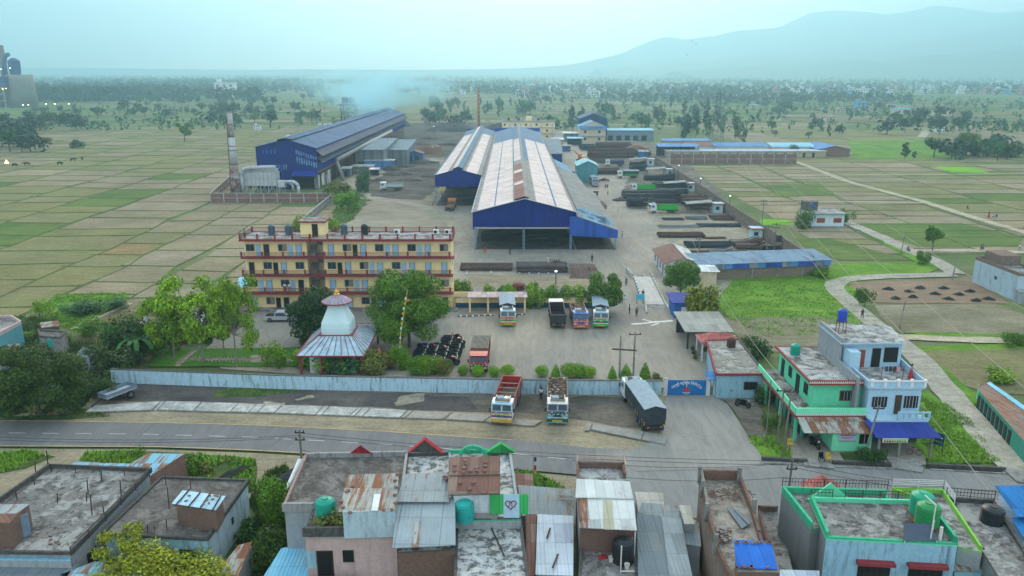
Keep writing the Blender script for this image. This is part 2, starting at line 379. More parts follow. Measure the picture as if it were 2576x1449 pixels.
def pk_right(x, y, rd):
    if y < 360 and x < 130: return rd.choice(['plot0','plot6','plot1','plot6','plot4','plot0'])
    return rd.choice(['plot1','plot4','plot1','plot2','plot0','plot6','plot4','plot0','plot3'])
plots([73.5,90,107,127], 176, 352, 8, .0, pk_right, seed=8)
plots([128,150,175,200,228,262,300], 195, 420, 11, .12, pk_right, seed=9)
plots([132,165,200,240,280,330,390,450], 425, 640, 26, .1, pk_right, seed=10)
fb.build('field')['kind'] = 'structure'; bn.build('field_bank')['kind'] = 'structure'
# far fields beyond the factory, each band of open plots between the tree belts
ff = MB(); rd = random.Random(3)
for i in range(700):
    y = 640*(1+rd.random()**1.6*3.2); x = rd.uniform(-.62,.62)*y; w = rd.uniform(25,90)*(y/900)**.5; d = rd.uniform(6,26)*(y/700)
    ff.add([(x,y,.02+i*.001),(x+w,y,.02+i*.001),(x+w*.93,y+d,.02+i*.001),(x-w*.07,y+d,.02+i*.001)], [(0,1,2,3)], rd.choice(['plot4','plot2','plot4','plot1','plot3','plot0']))
ff.build('far_field')['kind'] = 'structure'
# hand-placed plots on the right
for i,(pts, m, j) in enumerate([
  ([(1792,705),(2190,690),(2140,720),(2200,800),(2215,830),(1930,850),(1830,800),(1790,760)], 'lush', .8),
  ([(1800,802),(2060,797),(2180,822),(2230,850),(2100,900),(1900,880)], 'pale_soil', .8),
  ([(2128,712),(2440,700),(2540,765),(2190,762)], 'plowed', .5),
  ([(2200,768),(2500,765),(2600,800),(2620,850),(2265,840),(2215,800)], 'pale_soil', .5),
  ([(2310,880),(2600,870),(2700,1000),(2480,990),(2400,960)], 'plot4', .5),
  ([(2290,872),(2600,866),(2600,878),(2320,884),(2480,1010),(2440,1020),(2300,900)], 'lush', .5),
  ([(2085,600),(2290,655),(2110,655),(2040,632),(2000,600)], 'plot3', .3),
  ([(2075,664),(2270,664),(2330,690),(2085,694)], 'plowed', .3),
  ([(2120,562),(2420,562),(2576,600),(2560,622),(2310,622),(2160,568)], 'plot3', .4),
  ([(1912,552),(1975,553),(2010,566),(1912,567)], 'rice', .2),
  ([(2346,419),(2446,421),(2490,435),(2390,434)], 'rice', .3),
  ([(1916,468),(2060,462),(2100,490),(1960,498)], 'plot3', .4),
  ([(2130,355),(2330,352),(2440,398),(2150,400)], 'lush', 2),
  ([(2320,845),(2360,850),(2576,852),(2576,843),(2270,836)], 'lush', .3),
  ([(2330,985),(2370,1010),(2440,1060),(2520,1165),(2340,1168),(2270,1100),(2290,1000)], 'lush', .4),
  ([(1830,680),(1790,705),(2080,700),(2330,690),(2380,668),(2290,640),(2170,570),(2130,560),(2300,660),(2100,664),(2080,676)], 'lush', .5),
  ]): sheet('field', pts, .075+.004*i, m, j)
sheet('field', [(0,745),(0,700),(60,700),(120,690),(60,730)], .05, 'plot4', 1)
sheet('field', [(140,742),(310,737),(330,745),(200,835),(150,820),(110,780)], .08, 'lush', 1.2)
sheet('field', [(205,835),(300,785),(420,780),(620,790),(600,830),(430,860),(330,880),(180,880)], .085, 'straw', 1.0)
sheet('field', [(-60,800),(110,800),(180,860),(330,870),(420,880),(300,925),(240,1000),(200,1035),(0,1050),(-200,1050),(-200,800)], .09, 'scrub', 1.5)
# lanes and tracks
ribbon('lane', [(2660,1290),(2480,1100),(2290,880),(2220,835),(2150,775),(2092,722),(2110,704),(2200,697),(2400,692)], 3.5, .16, 'lane', .12)
ribbon('lane', [(2405,690),(2360,660),(2290,632),(2200,590),(2120,556),(2070,535)], 3.6, .17, 'lane', .15)
ribbon('lane', [(2290,632),(2420,631),(2600,637),(2760,640)], 3.0, .175, 'track', .15)
ribbon('track', [(2262,849),(2400,856),(2700,862)], 2.6, .165, 'track', .2)
ribbon('track', [(1990,404),(2010,411),(2140,460),(2330,510),(2420,540),(2600,592),(2800,650)], 3.2, .18, 'track', .15)
ribbon('track', [(2060,508),(2200,509),(2340,512)], 2.2, .17, 'track', .2)
ribbon('track', [(2120,440),(2400,440),(2600,436)], 1.6, .17, 'track', .2)
ribbon('track', [(180,830),(260,795),(330,765)], .9, .17, 'track', .2)
ribbon('track', [(1370,318),(1500,312),(1700,318)], 6, .17, 'track', .2)
ribbon('dirt_road', [(2320,345),(2330,330),(2350,325),(2370,318)], 5, .17, 'track', .3)
# factory compound
sheet('yard_ground', [(860,505),(1130,395),(1020,330),(1250,300),(1420,330),(1560,345),(1700,380),(1715,425),(1760,470),(1850,530),(1960,590),(2050,650),(1850,700),(1620,960),(1000,960),(560,930),(590,790),(850,600)], .10, 'yard')
sheet('dirt_yard', [(560,930),(500,905),(600,780),(790,700),(860,580),(870,505),(830,470),(980,400),(1130,395),(1120,420),(1105,520),(1165,590),(1190,640),(1160,760),(1000,800),(600,800)], .12, 'dirt_yard', 1.0)
sheet('dirt_yard', [(1190,560),(1150,600),(1145,800),(1180,800),(1570,690),(1560,600),(1450,640),(1190,640)], .13, 'yard_drive', 1.0)
sheet('dirt_yard', [(1175,722),(1490,725),(1480,700),(1180,690)], .15, 'dirt', .6)
sheet('dirt_yard', [(1640,535),(1800,520),(1900,560),(2010,630),(1660,640),(1650,600)], .14, 'sand', 1.0)
sheet('dirt_yard', [(915,470),(960,440),(985,405),(1060,395),(1115,420),(1108,470),(1060,505),(980,500),(930,492)], .14, 'dark_dirt', 2.2)
sheet('dirt_yard', [(1010,330),(1060,300),(1230,300),(1260,330),(1130,395),(1040,400),(1000,395),(960,340)], .14, 'dark_dirt', 2)
sheet('dirt_yard', [(1480,370),(1620,355),(1690,380),(1800,470),(1850,540),(1700,540),(1560,500),(1590,430),(1500,420)], .145, 'oil_dirt', 1.5)
sheet('dirt_yard', [(800,468),(870,462),(930,505),(880,560),(830,575),(845,520)], .135, 'scrub', 1.5)
ribbon('dirt_road', [(905,498),(1000,508),(1090,525),(1140,560),(1170,620)], 3.5, .16, 'sand', .2)
sheet('parking_apron', [(1140,800),(1250,795),(1600,775),(1690,800),(1740,850),(1790,960),(1780,975),(1000,970),(1060,850)], .16, 'yard')
sheet('driveway', [(590,792),(750,790),(900,780),(1130,800),(1100,860),(1000,930),(780,925),(755,880),(560,882)], .165, 'yard')
sheet('weigh_drive', [(1585,690),(1640,688),(1780,850),(1800,975),(1640,980),(1600,800)], .17, 'yard_drive', .2)
# garden
sheet('lawn', [(410,882),(755,876),(780,925),(370,925)], .19, 'lawn', .2)
for gi, pts in enumerate([[(437,925),(452,925),(497,884),(485,884)], [(480,903),(640,905),(780,908),(780,914),(640,911),(476,908)], [(622,905),(635,897),(655,897),(668,906),(660,915),(632,915)]]):
    sheet('garden_path', pts, .205+.004*gi, 'sand')
# roadside north of the road
RT = [(-400,1060),(0,1060),(320,1064),(644,1071),(960,1087),(1288,1109),(1500,1132)]
RB = [(-400,1125),(0,1127),(400,1129),(644,1138),(960,1157),(1288,1183),(1500,1202)]
sheet('verge', [(230,1000),(280,958),(1240,985),(1660,990),(1700,1000),(1660,1150),(1500,1140),(1240,1110),(640,1078),(0,1066),(-200,1064),(-200,1052),(200,1036)], .10, 'dirt', 0)
sheet('verge', [(282,962),(700,972),(1000,985),(1300,998),(1640,1000),(1660,1060),(1600,1075),(1490,1064),(1300,1040),(1050,1032),(640,1020),(240,1012)], .12, 'oil_dirt', .8)
sheet('verge', [(282,966),(560,970),(760,984),(1000,990),(1180,1004),(1200,1030),(1000,1030),(640,1018),(300,1010),(250,1010)], .14, 'coal', .9)
sheet('verge', [(540,985),(600,978),(740,978),(750,990),(640,998),(545,1000)], .155, 'scrub', .6)
for p in ([(730,1005),(780,1000),(775,1010),(740,1012)], [(985,1015),(1010,1000),(1060,994),(1065,1010),(1020,1022),(990,1024)], [(660,1012),(710,1010),(712,1022),(668,1024)], [(1035,984),(1070,982),(1075,990),(1040,991)]):
    sheet('verge', p, .16, 'sand', .9, .5)
sheet('verge', [(-200,1052),(0,1052),(150,1046),(210,1030),(280,1050),(160,1058),(0,1060),(-200,1060)], .15, 'scrub', .3)
# road
road = [*RT, *RB[::-1]]
sheet('road', road, .18, 'asphalt')
sheet('road', [(1475,1130),(1490,1250),(1760,1310),(2576,1380),(3000,1410),(3000,1225),(2576,1197),(2330,1184),(2100,1172),(1915,1160),(1700,1140)], .17, 'conc_road')
sheet('road', [(1660,1095),(1675,996),(1790,996),(1830,1020),(1920,1160),(1900,1180),(1600,1190),(1540,1150),(1655,1110)], .20, 'apron')
def offs(line, t): # interpolate between road edges
    return [(a[0]+(b[0]-a[0])*t, a[1]+(b[1]-a[1])*t) for a, b in zip(RT, RB)]
for t, a, z in ((.02,None,.20),(.975,None,.20)):
    ribbon('road_marking', offs(RT,t)[:-1], .14, z, 'paint_yellow', .2)
mk = MB(); c = [G(*p) for p in offs(RT,.49)]; seg = [0]
for i in range(1,len(c)): seg.append(seg[-1]+hypot(c[i][0]-c[i-1][0], c[i][1]-c[i-1][1]))
def at(c, seg, s):
    for i in range(1,len(c)):
        if s <= seg[i]:
            t = (s-seg[i-1])/(seg[i]-seg[i-1]); return (c[i-1][0]+(c[i][0]-c[i-1][0])*t, c[i-1][1]+(c[i][1]-c[i-1][1])*t)
    return c[-1]
s = 0.0
while s < seg[-1]-4:
    a = at(c,seg,s); e = at(c,seg,s+1.9); mk.bar((a[0],a[1],.2),(e[0],e[1],.2), .1, 'paint_white', .006); s += 3.85
mk.build('lane_marking')['kind'] = 'structure'
# south of the road
sheet('verge', [(-400,1129),(0,1130),(400,1132),(644,1141),(960,1160),(1288,1186),(1480,1202),(1760,1236),(2576,1306),(3000,1340),(3000,1700),(-400,1700)], .05, 'dirt')
sheet('verge', [(0,1143),(60,1136),(140,1150),(60,1180),(0,1190),(-100,1190),(-100,1143)], .08, 'scrub', .4)
sheet('verge', [(215,1140),(350,1135),(640,1155),(640,1230),(590,1260),(440,1200),(330,1170),(200,1160)], .08, 'scrub', .5)
sheet('verge', [(655,1200),(720,1175),(740,1200),(720,1449),(620,1500),(560,1400)], .09, 'scrub', .4)
sheet('verge', [(1300,1180),(1370,1200),(1440,1240),(1300,1250)], .08, 'scrub', .4)
sheet('pavement', [(1560,1230),(1760,1243),(1760,1300),(1560,1290)], .09, 'conc_road', .3)
sheet('verge', [(1700,1000),(1830,1000),(1900,1000),(1930,1080),(1915,1150),(1830,1010)], .13, 'oil_dirt', .5)
sheet('verge', [(1880,1100),(1940,1100),(1990,1145),(1985,1165),(1915,1160)], .15, 'lush', .3)
sheet('verge', [(1985,1080),(2320,1110),(2330,1172),(1990,1160)], .13, 'yard_drive', 0)
sheet('verge', [(2110,1140),(2230,1135),(2230,1160),(2120,1160)], .16, 'scrub', .4)
sheet('verge', [(2360,990),(2600,1160),(2600,1240),(2520,1180),(2300,880)], .12, 'lane', .3)
ribbon('spilled_plaster', [(1588,818),(1612,817),(1632,816),(1655,814),(1675,811),(1692,809)], .7, .21, 'spill', .9)
ribbon('spilled_plaster', [(1616,806),(1624,809),(1634,813),(1645,815)], .5, .214, 'spill', .8)
ribbon('spilled_plaster', [(1656,815),(1646,820),(1640,823)], .5, .212, 'spill', .8)
# ---------------------------------------------------------------- factory materials
BLU=(.018,.055,.26)
D('blue_sheet', m_tin, c=(.010,.030,.26), rust=.0, c2=(.012,.034,.28), wid=1.1, per=.5, spec=.2)
D('blue_sheet_y', m_tin, c=(.010,.030,.26), rust=.0, c2=(.016,.045,.30), ax='y', wid=1.1, per=.5, spec=.2)
D('blue_bright_y', m_tin, c=(.03,.10,.36), rust=.1, c2=(.022,.05,.28), ax='y', wid=2, per=.5, spec=.2)
D('roof_slate_y', m_tin, c=(.018,.085,.20), rust=.12, c2=(.015,.065,.15), ax='y', wid=3, per=.5, rc=(.09,.08,.07))
D('roof_slate', m_tin, c=(.10,.17,.22), rust=.12, c2=(.085,.14,.19), ax='x', wid=1.5, per=.4, rc=(.14,.12,.10))
D('awning_dark', m_tin, c=(.045,.065,.11), rust=.35, c2=(.05,.07,.13), ax='y', wid=5, per=.5, rc=(.10,.09,.09))
D('roof_pink_y', m_tin, c=(.58,.49,.47), rust=.2, c2=(.50,.43,.42), ax='y', wid=.95, per=.5, rc=(.30,.24,.20), spec=.3)
D('roof_blue_y', m_tin, c=(.055,.15,.26), rust=.06, c2=(.045,.12,.21), ax='y', wid=.95, per=.5, rc=(.2,.2,.2))
D('roof_grey_y', m_tin, c=(.20,.205,.20), rust=.14, c2=(.165,.175,.175), ax='y', wid=.95, per=.5, rc=(.22,.17,.13))
D('roof_brown_y', m_tin, c=(.20,.085,.075), rust=.05, c2=(.17,.075,.07), ax='y', wid=2.6, per=.5)
D('roof_sky_y', m_tin, c=(.10,.28,.44), rust=.03, c2=(.16,.26,.34), ax='y', wid=3, per=.5)
D('steel_dark', m_plain, c=(.035,.035,.04), var=.3)
D('steel_blue', m_plain, c=(.16,.22,.29), var=.25)
D('steel_rust', m_plain, c=(.16,.07,.045), var=.4, sc=.8)
D('rust_white', m_soil, a=(.20,.09,.075), b=(.42,.42,.43), sc=.28, fine=2)
D('silver', m_plain, c=(.45,.48,.50), var=.15, sc=.6, metal=.0)
D('duct_grey', m_plain, c=(.30,.29,.27), var=.3, sc=.5)
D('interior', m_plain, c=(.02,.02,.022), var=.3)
D('orange_stack', m_plain, c=(.33,.10,.05), var=.35, sc=.5)
D('white_wall', m_wall, c=(.62,.63,.62), amt=.3)
D('cyan_wall', m_wall, c=(.40,.62,.70), amt=.45)
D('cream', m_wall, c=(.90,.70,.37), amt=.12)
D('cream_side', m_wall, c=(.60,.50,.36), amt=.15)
D('brick', m_brick); D('brick_grey', m_brick, c=(.20,.13,.10), mortar=(.26,.25,.23), dirt=.5); D('brick_red', m_brick, c=(.24,.11,.09), sc=1.6)
D('concrete', m_conc, c=(.25,.25,.24)); D('concrete_pale', m_conc, c=(.42,.42,.40), d=.25)
D('roof_conc', m_conc, c=(.20,.19,.185), d=.5, sc=.35, dirt=(.055,.05,.05), light=(.38,.38,.37))
D('roof_conc_light', m_conc, c=(.30,.31,.31), d=.6, sc=.35, dirt=(.09,.085,.08), light=(.46,.48,.48))
D('dark_opening', m_flat, c=(.012,.012,.014), rough=.5)
D('glass', m_glass)
D('pale_blue_paint', m_plain, c=(.30,.50,.66), var=.1)
D('maroon', m_plain, c=(.23,.035,.045), var=.15)
D('tan_wall', m_wall, c=(.40,.34,.24), amt=.4)
D('tin_blue', m_tin, c=(.07,.22,.48), rust=.03, c2=(.05,.17,.40)); D('tin_blue_y', m_tin, c=(.09,.25,.50), rust=.06, c2=(.07,.20,.42), ax='y')
D('tin_sky', m_tin, c=(.20,.50,.68), rust=.03, c2=(.30,.52,.62)); D('tin_white', m_tin, c=(.60,.64,.66), rust=.05, c2=(.42,.47,.50))
D('tin_grey', m_tin, c=(.24,.27,.28), rust=.12, c2=(.19,.22,.24)); D('tin_grey_y', m_tin, c=(.24,.27,.28), rust=.12, c2=(.19,.22,.24), ax='y')
D('tin_strip', m_tin, c=(.34,.42,.50), rust=.05, c2=(.30,.38,.46)); D('tin_brown', m_tin, c=(.17,.085,.075), rust=.3)
# ---------------------------------------------------------------- furnace shed (left, dark blue)
def louvre_front(mb, x0, x1, y, zf, m): pass
fs = empty('furnace_shed', (-78,278,0), label='long dark blue smoking factory shed with raised ridge and slanting side awnings', cat='factory shed')
L = 234
def yq(xa, za, xb, zb, y0, y1, th, m, mb):    # roof strip between two profile points, running along y
    mb.panel([(xa,y0,za),(xb,y0,zb),(xb,y1,zb),(xa,y1,za)], th, m)
r = MB(); yq(-11,14.7,-3,16.6,-1,L,.15,'roof_slate_y',r); yq(2.2,16.9,10.8,14.3,-1,L,.15,'roof_slate_y',r); r.build('roof', fs)
r = MB(); yq(-3,17.2,-.2,17.9,-.6,L,.12,'roof_slate_y',r); yq(-.2,17.9,2.4,17.3,-.6,L,.12,'roof_slate_y',r)
r.box(-2.9,-2.8,-.4,L,16.4,17.1,'steel_dark'); r.box(2.2,2.3,-.4,L,16.4,17.2,'steel_dark'); r.build('ridge_vent', fs)
w = MB(); w.yprof([(-10.6,5.4),(2.0,5.4),(2.0,6.0),(10.4,2.4+3.6),(10.4,14.2),(2.2,16.6),(-3,16.4),(-10.6,14.5)][0:1]+[(10.4,5.4),(10.4,14.3),(2.2,16.7),(-3,16.5),(-10.6,14.6)], 0, .25, 'blue_sheet')
w.box(-10.6,1.5,0,.25,.3,5.4,'blue_sheet'); w.box(9.0,10.4,0,.25,.3,5.4,'concrete'); w.build('front_wall', fs)
w = MB(); w.box(10.2,10.4,.25,L,6.3,14.0,'blue_sheet_y'); w.box(-10.6,-10.4,.25,L,2,14.6,'blue_sheet_y'); w.box(-10.6,10.4,L,L+.2,6,14.5,'blue_sheet'); w.build('side_wall', fs)
w = MB()
rd = random.Random(5)
def ls_(x0,x1,z0,z1,m): MB().box(x0,x1,-.04,-.004,z0,z1,m).build('light_sheet', fs)
for i in range(9): x = 3.2+i*.82; z = 13.6-.28*i; ls_(x,x+.45,z-1.6*rd.uniform(.6,1),z,'pale_win'); ls_(x+.1,x+.55,z-3.6-rd.uniform(0,.8),z-2.1,'pale_win')
for i in range(12): x = -10+i*.85; h = rd.uniform(1.8,3.4); ls_(x,x+.4,8.6-h*.8,8.6,'pale_win' if i%3 else 'blue_bright_y')
for i in range(4): x = -8.4+i*1.4; ls_(x,x+.5,12.4,13.8,'blue_bright_y')
D('pale_win', m_plain, c=(.12,.22,.40), var=.5, sc=.7)
a = MB(); yq(10.2,14.0,12.6,11.6,-1,L-1,.1,'awning_dark',a); a.build('awning', fs)
a = MB(); yq(10.3,11.2,12.3,9.3,0,L-1,.1,'awning_dark',a); a.build('awning', fs)
g = MB(); g.box(9.9,10.3,.3,L,5.4,6.3,'steel_rust')
for i in range(27):
    y = 4+i*8.6; g.box(10.0,10.35,y,y+.4,0,5.5,'steel_rust'); g.bar((10.2,y,3),(10.2,y+4,5.6),.15,'steel_rust')
g.build('side_frame', fs)
g = MB()
for i in range(4): y = 2+i*5.2; g.box(9.75,9.95,y,y+3.8,0,4.6,'white_wall')
g.build('infill_panel', fs)
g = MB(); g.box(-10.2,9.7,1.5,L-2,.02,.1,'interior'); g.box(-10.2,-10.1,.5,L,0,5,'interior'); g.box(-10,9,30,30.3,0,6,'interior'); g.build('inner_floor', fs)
g = MB(); g.panel([(1.6,-2.6,4.9),(10.2,-2.6,4.9),(10.2,0,6.3),(1.6,0,6.3)], .08, 'blue_sheet'); g.bar((1.8,-2.4,0),(1.8,-2.4,4.9),.2,'steel_dark'); g.build('entrance_canopy', fs)
# filter house beside it
fh = empty('dust_filter', (-86,268,0), label='silver bag filter house on legs with bent pipes in front of the blue shed', cat='filter')
b = MB(); b.box(-4.6,6.8,0,4,2.6,7.2,'silver'); 
for i in range(9): b.box(-4.6+i*1.4,-4.5+i*1.4,-.08,0,2.6,7.2,'duct_grey')
b.box(-4.7,6.9,-.1,4.1,4.9,5.0,'duct_grey'); b.build('housing', fh)
b = MB(); b.box(-4.4,6.6,.3,3.6,7.3,8.1,'silver'); b.path([(-4.9,-.3,8.4),(7.2,-.3,8.4)],.04,'silver',4); b.path([(-4.9,-.3,8.0),(7.2,-.3,8.0)],.04,'silver',4)
for i in range(10): b.bar((-4.9+i*1.34,-.3,7.2),(-4.9+i*1.34,-.3,8.4),.06,'silver')
b.build('walkway', fh)
for i in range(5):
    b = MB(); x = -4.3+i*2.7; b.box(x,x+.2,.1,.3,0,2.6,'silver'); b.bar((x,.2,0),(x+1.35,.2,2.6),.12,'silver'); b.bar((x+2.3,.2,0),(x+1.35,.2,2.6),.12,'silver'); b.box(x,x+.2,3.6,3.8,0,2.6,'silver'); b.box(x+.02,x+.18,.3,3.6,2.3,2.5,'silver'); b.build('support_frame', fh)
for i in range(4):
    b = MB(); x = -3+i*2.7; b.lathe([(.15,0),(1.2,1.4)],'duct_grey',(x,2,1.2),4); b.build('hopper', fh)
b = MB(); b.path([(-4.6,-.9,.2),(-4.7,-.9,6.4),(-4.3,-.9,7.8),(-3.2,-.9,8.6),(-1.5,-.6,8.8),(6.6,.5,8.9)], .62, 'silver', 12); b.build('pipe', fh, True)
b = MB(); b.box(7.2,9.6,-.6,1.6,2.2,4.4,'silver'); b.bar((7.4,0,0),(7.4,0,2.3),.15,'silver'); b.bar((9.4,0,0),(9.4,0,2.3),.15,'silver'); b.build('fan_box', fh)
b = MB(); b.path([(9.6,0,4.0),(12.4,-.4,4.1),(13.6,-.6,3.6),(14.1,-.6,2.6),(14.2,-.6,0)], .55, 'silver', 12); b.path([(9.6,.9,3.6),(10.8,.9,3.4),(11.8,.9,2.8),(12,.9,1.0)], .42, 'silver', 10); b.build('pipe', fh, True)
ch = empty('tall_chimney', (-92.4,266,0), label='tall tapering steel chimney with rusty red and silver bands', cat='chimney')
b = MB(); b.lathe([(1.75,0),(1.55,4),(1.3,9.5),(1.2,10)],'rust_white',n=14); b.lathe([(1.2,9.9),(1.0,19)],'silver',n=14); b.lathe([(1.0,18.9),(.9,27)],'rust_white',n=14); b.build('shaft', ch, True)
for z,rr in ((5,1.6),(10,1.35),(14.6,1.2),(16,1.15),(19,1.1),(23,1.05),(26.7,1.0)):
    b = MB(); b.lathe([(rr,z),(rr,z+.22)],'steel_rust',n=14); b.build('ring', ch)
b = MB(); b.path([(-1.6,-.9,0),(-.85,-.6,26)],.06,'steel_rust',4); b.path([(-1.4,-1.1,0),(-.65,-.8,26)],.06,'steel_rust',4); b.build('ladder', ch)
def framed_wall(name, a, c, h, label, bay=4.2, m='brick_red', cat='wall', post='concrete_pale', rails=(.0,.5,1.0), th=.22):
    d = Vector((c[0]-a[0], c[1]-a[1], 0)); Ln = d.length; e = empty(name, (a[0],a[1],0), atan2(d.y,d.x), label, cat)
    b = MB(); b.box(0,Ln,-th/2,th/2,0,h,m); b.build('brick_panel', e)
    k = max(1, round(Ln/bay)); n0 = 0
    for i in range(k+1):
        b = MB(); x = Ln*i/k; b.box(x-.14,x+.14,-th/2-.05,th/2+.05,0,h+.1,post); b.build('post', e)
    b = MB()
    for q in rails: b.box(.01,Ln-.01,-th/2-.03,th/2+.03,max(.02,h*q-.1),h*q+.06,post)
    b.build('rail', e); return e
framed_wall('boundary_wall', (-94.8,249), (-57,249), 3.0, 'red brick wall with white concrete frame in front of the tall chimney')
framed_wall('boundary_wall', (-94.8,249), (-103,291), 3.0, 'red framed brick wall running back beside the chimney base')
framed_wall('boundary_wall', (-57,249), (-55,195), 2.4, 'pale grey wall slanting down towards the yellow block roof', m='concrete')
framed_wall('boundary_wall', (70.5,357.6), (127,357.6), 4.4, 'long framed brick wall below the white strip roof', m='brick_red', bay=5.2)
# big duct
dk = empty('exhaust_duct', (-64.5,300,0), label='long pale grey duct climbing along the furnace shed side', cat='duct')
b = MB(); b.path([(1.2,0,.2),(-1.2,0,7.6)], .62, 'duct_grey', 10); b.build('down_pipe', dk, True)
b = MB(); b.path([(-1.2,0,7.6),(-.4,0.6,8.3),(2.0,120,9.9)], .72, 'duct_grey', 10); b.build('duct_run', dk, True)
for i in range(5): b = MB(); b.bar((.2+i*.4,22+i*22,0),(.2+i*.4,22+i*22,8),.3,'steel_rust'); b.build('support', dk)
# ---------------------------------------------------------------- rolling mill sheds (centre)
ms = empty('rolling_shed', (2.9,180,0), label='largest blue fronted shed with pink roof bands and brown ridge strip', cat='factory shed')
L2 = 246; zr = 12.1; ze = 9.0
def zm(x): return zr-(zr-ze)*abs(x)/11.8
def band(mb, xa, xb, y0, y1, m, dz=0): yq(xa, zm(xa)+dz, xb, zm(xb)+dz, y0, y1, .06, m, mb)
b = MB()
LB = [(-12.2,-10.9,'roof_grey_y'),(-10.9,-7.0,'roof_pink_y'),(-7.0,-6.7,'roof_blue_y'),(-6.7,-2.6,'roof_pink_y'),(-2.6,-.1,'roof_grey_y'),(.1,2.6,'roof_grey_y'),(2.6,6.9,'roof_pink_y'),(6.9,7.35,'roof_blue_y'),(7.35,11.2,'roof_pink_y'),(11.2,12.2,'roof_grey_y')]
for xa,xb,m in LB:
    if m == 'roof_pink_y':
        band(b,xa,xb,-.5,172,m); band(b,xa,xb,172,L2,'roof_blue_y')
    elif m == 'roof_grey_y' and abs(xa+xb) < 6: band(b,xa,xb,-.5,60 if xa<0 else 85,m); band(b,xa,xb,60 if xa<0 else 85,L2,'roof_blue_y')
    else: band(b,xa,xb,-.5,L2,m)
b.build('roof', ms)
b = MB()
for i,(y0,y1,m) in enumerate([(-.6,22,'roof_brown_y'),(22,27,'roof_pink_y'),(27,46,'roof_brown_y'),(46,52,'roof_pink_y'),(52,66,'roof_brown_y'),(66,78,'roof_grey_y'),(78,160,'roof_pink_y'),(160,L2,'roof_blue_y')]):
    yq(-2.3,zm(2.3)+.45,-.05,zr+.55,y0,y1,.08,m,b)
yq(-.05,zr+.55,.9,zr+.3,-.6,L2,.08,'roof_grey_y',b); b.box(-2.2,-2.1,-.3,L2,zm(2.2)-.1,zm(2.2)+.4,'steel_dark'); b.box(.7,.8,-.3,L2,zm(.8)-.1,zr+.25,'steel_dark')
b.build('ridge_vent', ms)
b = MB(); b.yprof([(-11.9,5.5),(11.7,5.5),(11.7,ze),(0,zr-.05),(-11.9,ze)], 0, .2, 'blue_sheet'); b.build('front_gable', ms)
b = MB(); b.box(-12.2,-11.9,-.6,0,ze-.15,ze+.05,'silver')
for s in (-1,1): yq(s*12.25,zm(12.25)+.03,s*11.9,zm(11.9)+.03,-.6,L2,.1,'concrete_pale' if s<0 else 'steel_dark',b)
b.bar((-12.1,-.62,ze-.05),(0,-.62,zr),.16,'silver'); b.bar((12.1,-.62,ze-.05),(0,-.62,zr),.16,'silver'); b.build('roof_edge', ms)
b = MB(); b.box(-11.9,-11.7,.3,L2,4.8,9,'blue_sheet_y'); b.box(11.6,11.8,.3,L2,4.5,8.9,'blue_sheet_y'); b.box(-11.9,11.8,L2,L2+.2,0,11,'blue_sheet'); b.build('side_wall', ms)
def lattice(mb, x, y, z0, z1, m, w=.42):
    for s in (-1,1): mb.bar((x+s*w/2,y,z0),(x+s*w/2,y,z1),.1,m)
    k = int((z1-z0)/.55)
    for i in range(k): zz = z0+(z1-z0)*i/k; mb.bar((x-w/2,y,zz),(x+w/2,y,zz+(z1-z0)/k),.08,m); mb.bar((x-w/2,y,zz),(x+w/2,y,zz),.12,m)
for x in (-11.3,-.2,10.6): b = MB(); lattice(b,x,.1,0,5.5,'steel_blue'); b.build('column', ms)
for i in range(1,12):
    for x in (-11.6,11.4): b = MB(); b.box(x-.2,x+.2,i*20-.2,i*20+.2,0,8.5,'steel_blue'); b.build('column', ms)
b = MB(); b.box(-11.5,10.8,.25,.45,5.0,5.3,'silver'); b.build('crane_rail', ms)
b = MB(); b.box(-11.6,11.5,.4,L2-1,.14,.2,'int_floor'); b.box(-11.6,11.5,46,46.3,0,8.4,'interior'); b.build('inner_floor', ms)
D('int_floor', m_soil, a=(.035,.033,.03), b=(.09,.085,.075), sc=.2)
def bars_heap(mb, x0, x1, y0, y1, h, ms_, n=60, sd=0, along='x', spread=.25, r=.045):
    rd = random.Random(sd)
    for i in range(n):
        t = rd.random(); zz = rd.random()**.7*h
        if along == 'x':
            y = y0+(y1-y0)*t; k = 1-zz/h*spread; yc = (y0+y1)/2; y = yc+(y-yc)*k; a = x0+rd.uniform(0,.6); c = x1-rd.uniform(0,.6)
            mb.tube((a,y,zz+.08),(c,y+rd.uniform(-.25,.25),zz+.08+rd.uniform(-.05,.05)), r, r, rd.choice(ms_), 4, True)
        else:
            x = x0+(x1-x0)*t; a = y0+rd.uniform(0,.6); c = y1-rd.uniform(0,.6)
            mb.tube((x,a,zz+.08),(x+rd.uniform(-.3,.3),c,zz+.08), r, r, rd.choice(ms_), 4, True)
D('bar_dark', m_plain, c=(.045,.048,.058), var=.35, sc=1.2); D('bar_grey', m_plain, c=(.12,.13,.155), var=.3, sc=1.2); D('bar_black', m_plain, c=(.022,.024,.032), var=.4)
D('bar_rust', m_plain, c=(.11,.05,.035), var=.4, sc=.8); D('bar_brown', m_plain, c=(.16,.10,.075), var=.3, sc=.8); D('bar_light', m_plain, c=(.30,.29,.27), var=.2)
for i,(x0,x1,y0,y1,h,mm,lab) in enumerate([(-7.5,-2,188,194,1.8,['bar_black','bar_dark'],'dark heap of bars stored at the left inside the blue fronted shed'),(4,9,187,193,2.2,['bar_black','bar_dark'],'dark heap of bars stored at the right inside the blue fronted shed')]):
    b = MB(); bars_heap(b,x0,x1,y0,y1,h,mm,80,i,r=.09); tag(b.build('steel_bar_heap'), lab, 'steel bars', 'steel bars in the sheds')
ls = empty('side_shed', (-16.4,242,0), label='narrower blue gabled shed left of the largest one, lorry at its mouth', cat='factory shed')
L3 = 184
def zl(x): return 11.5-(11.5-9.6)*abs(x)/7.0
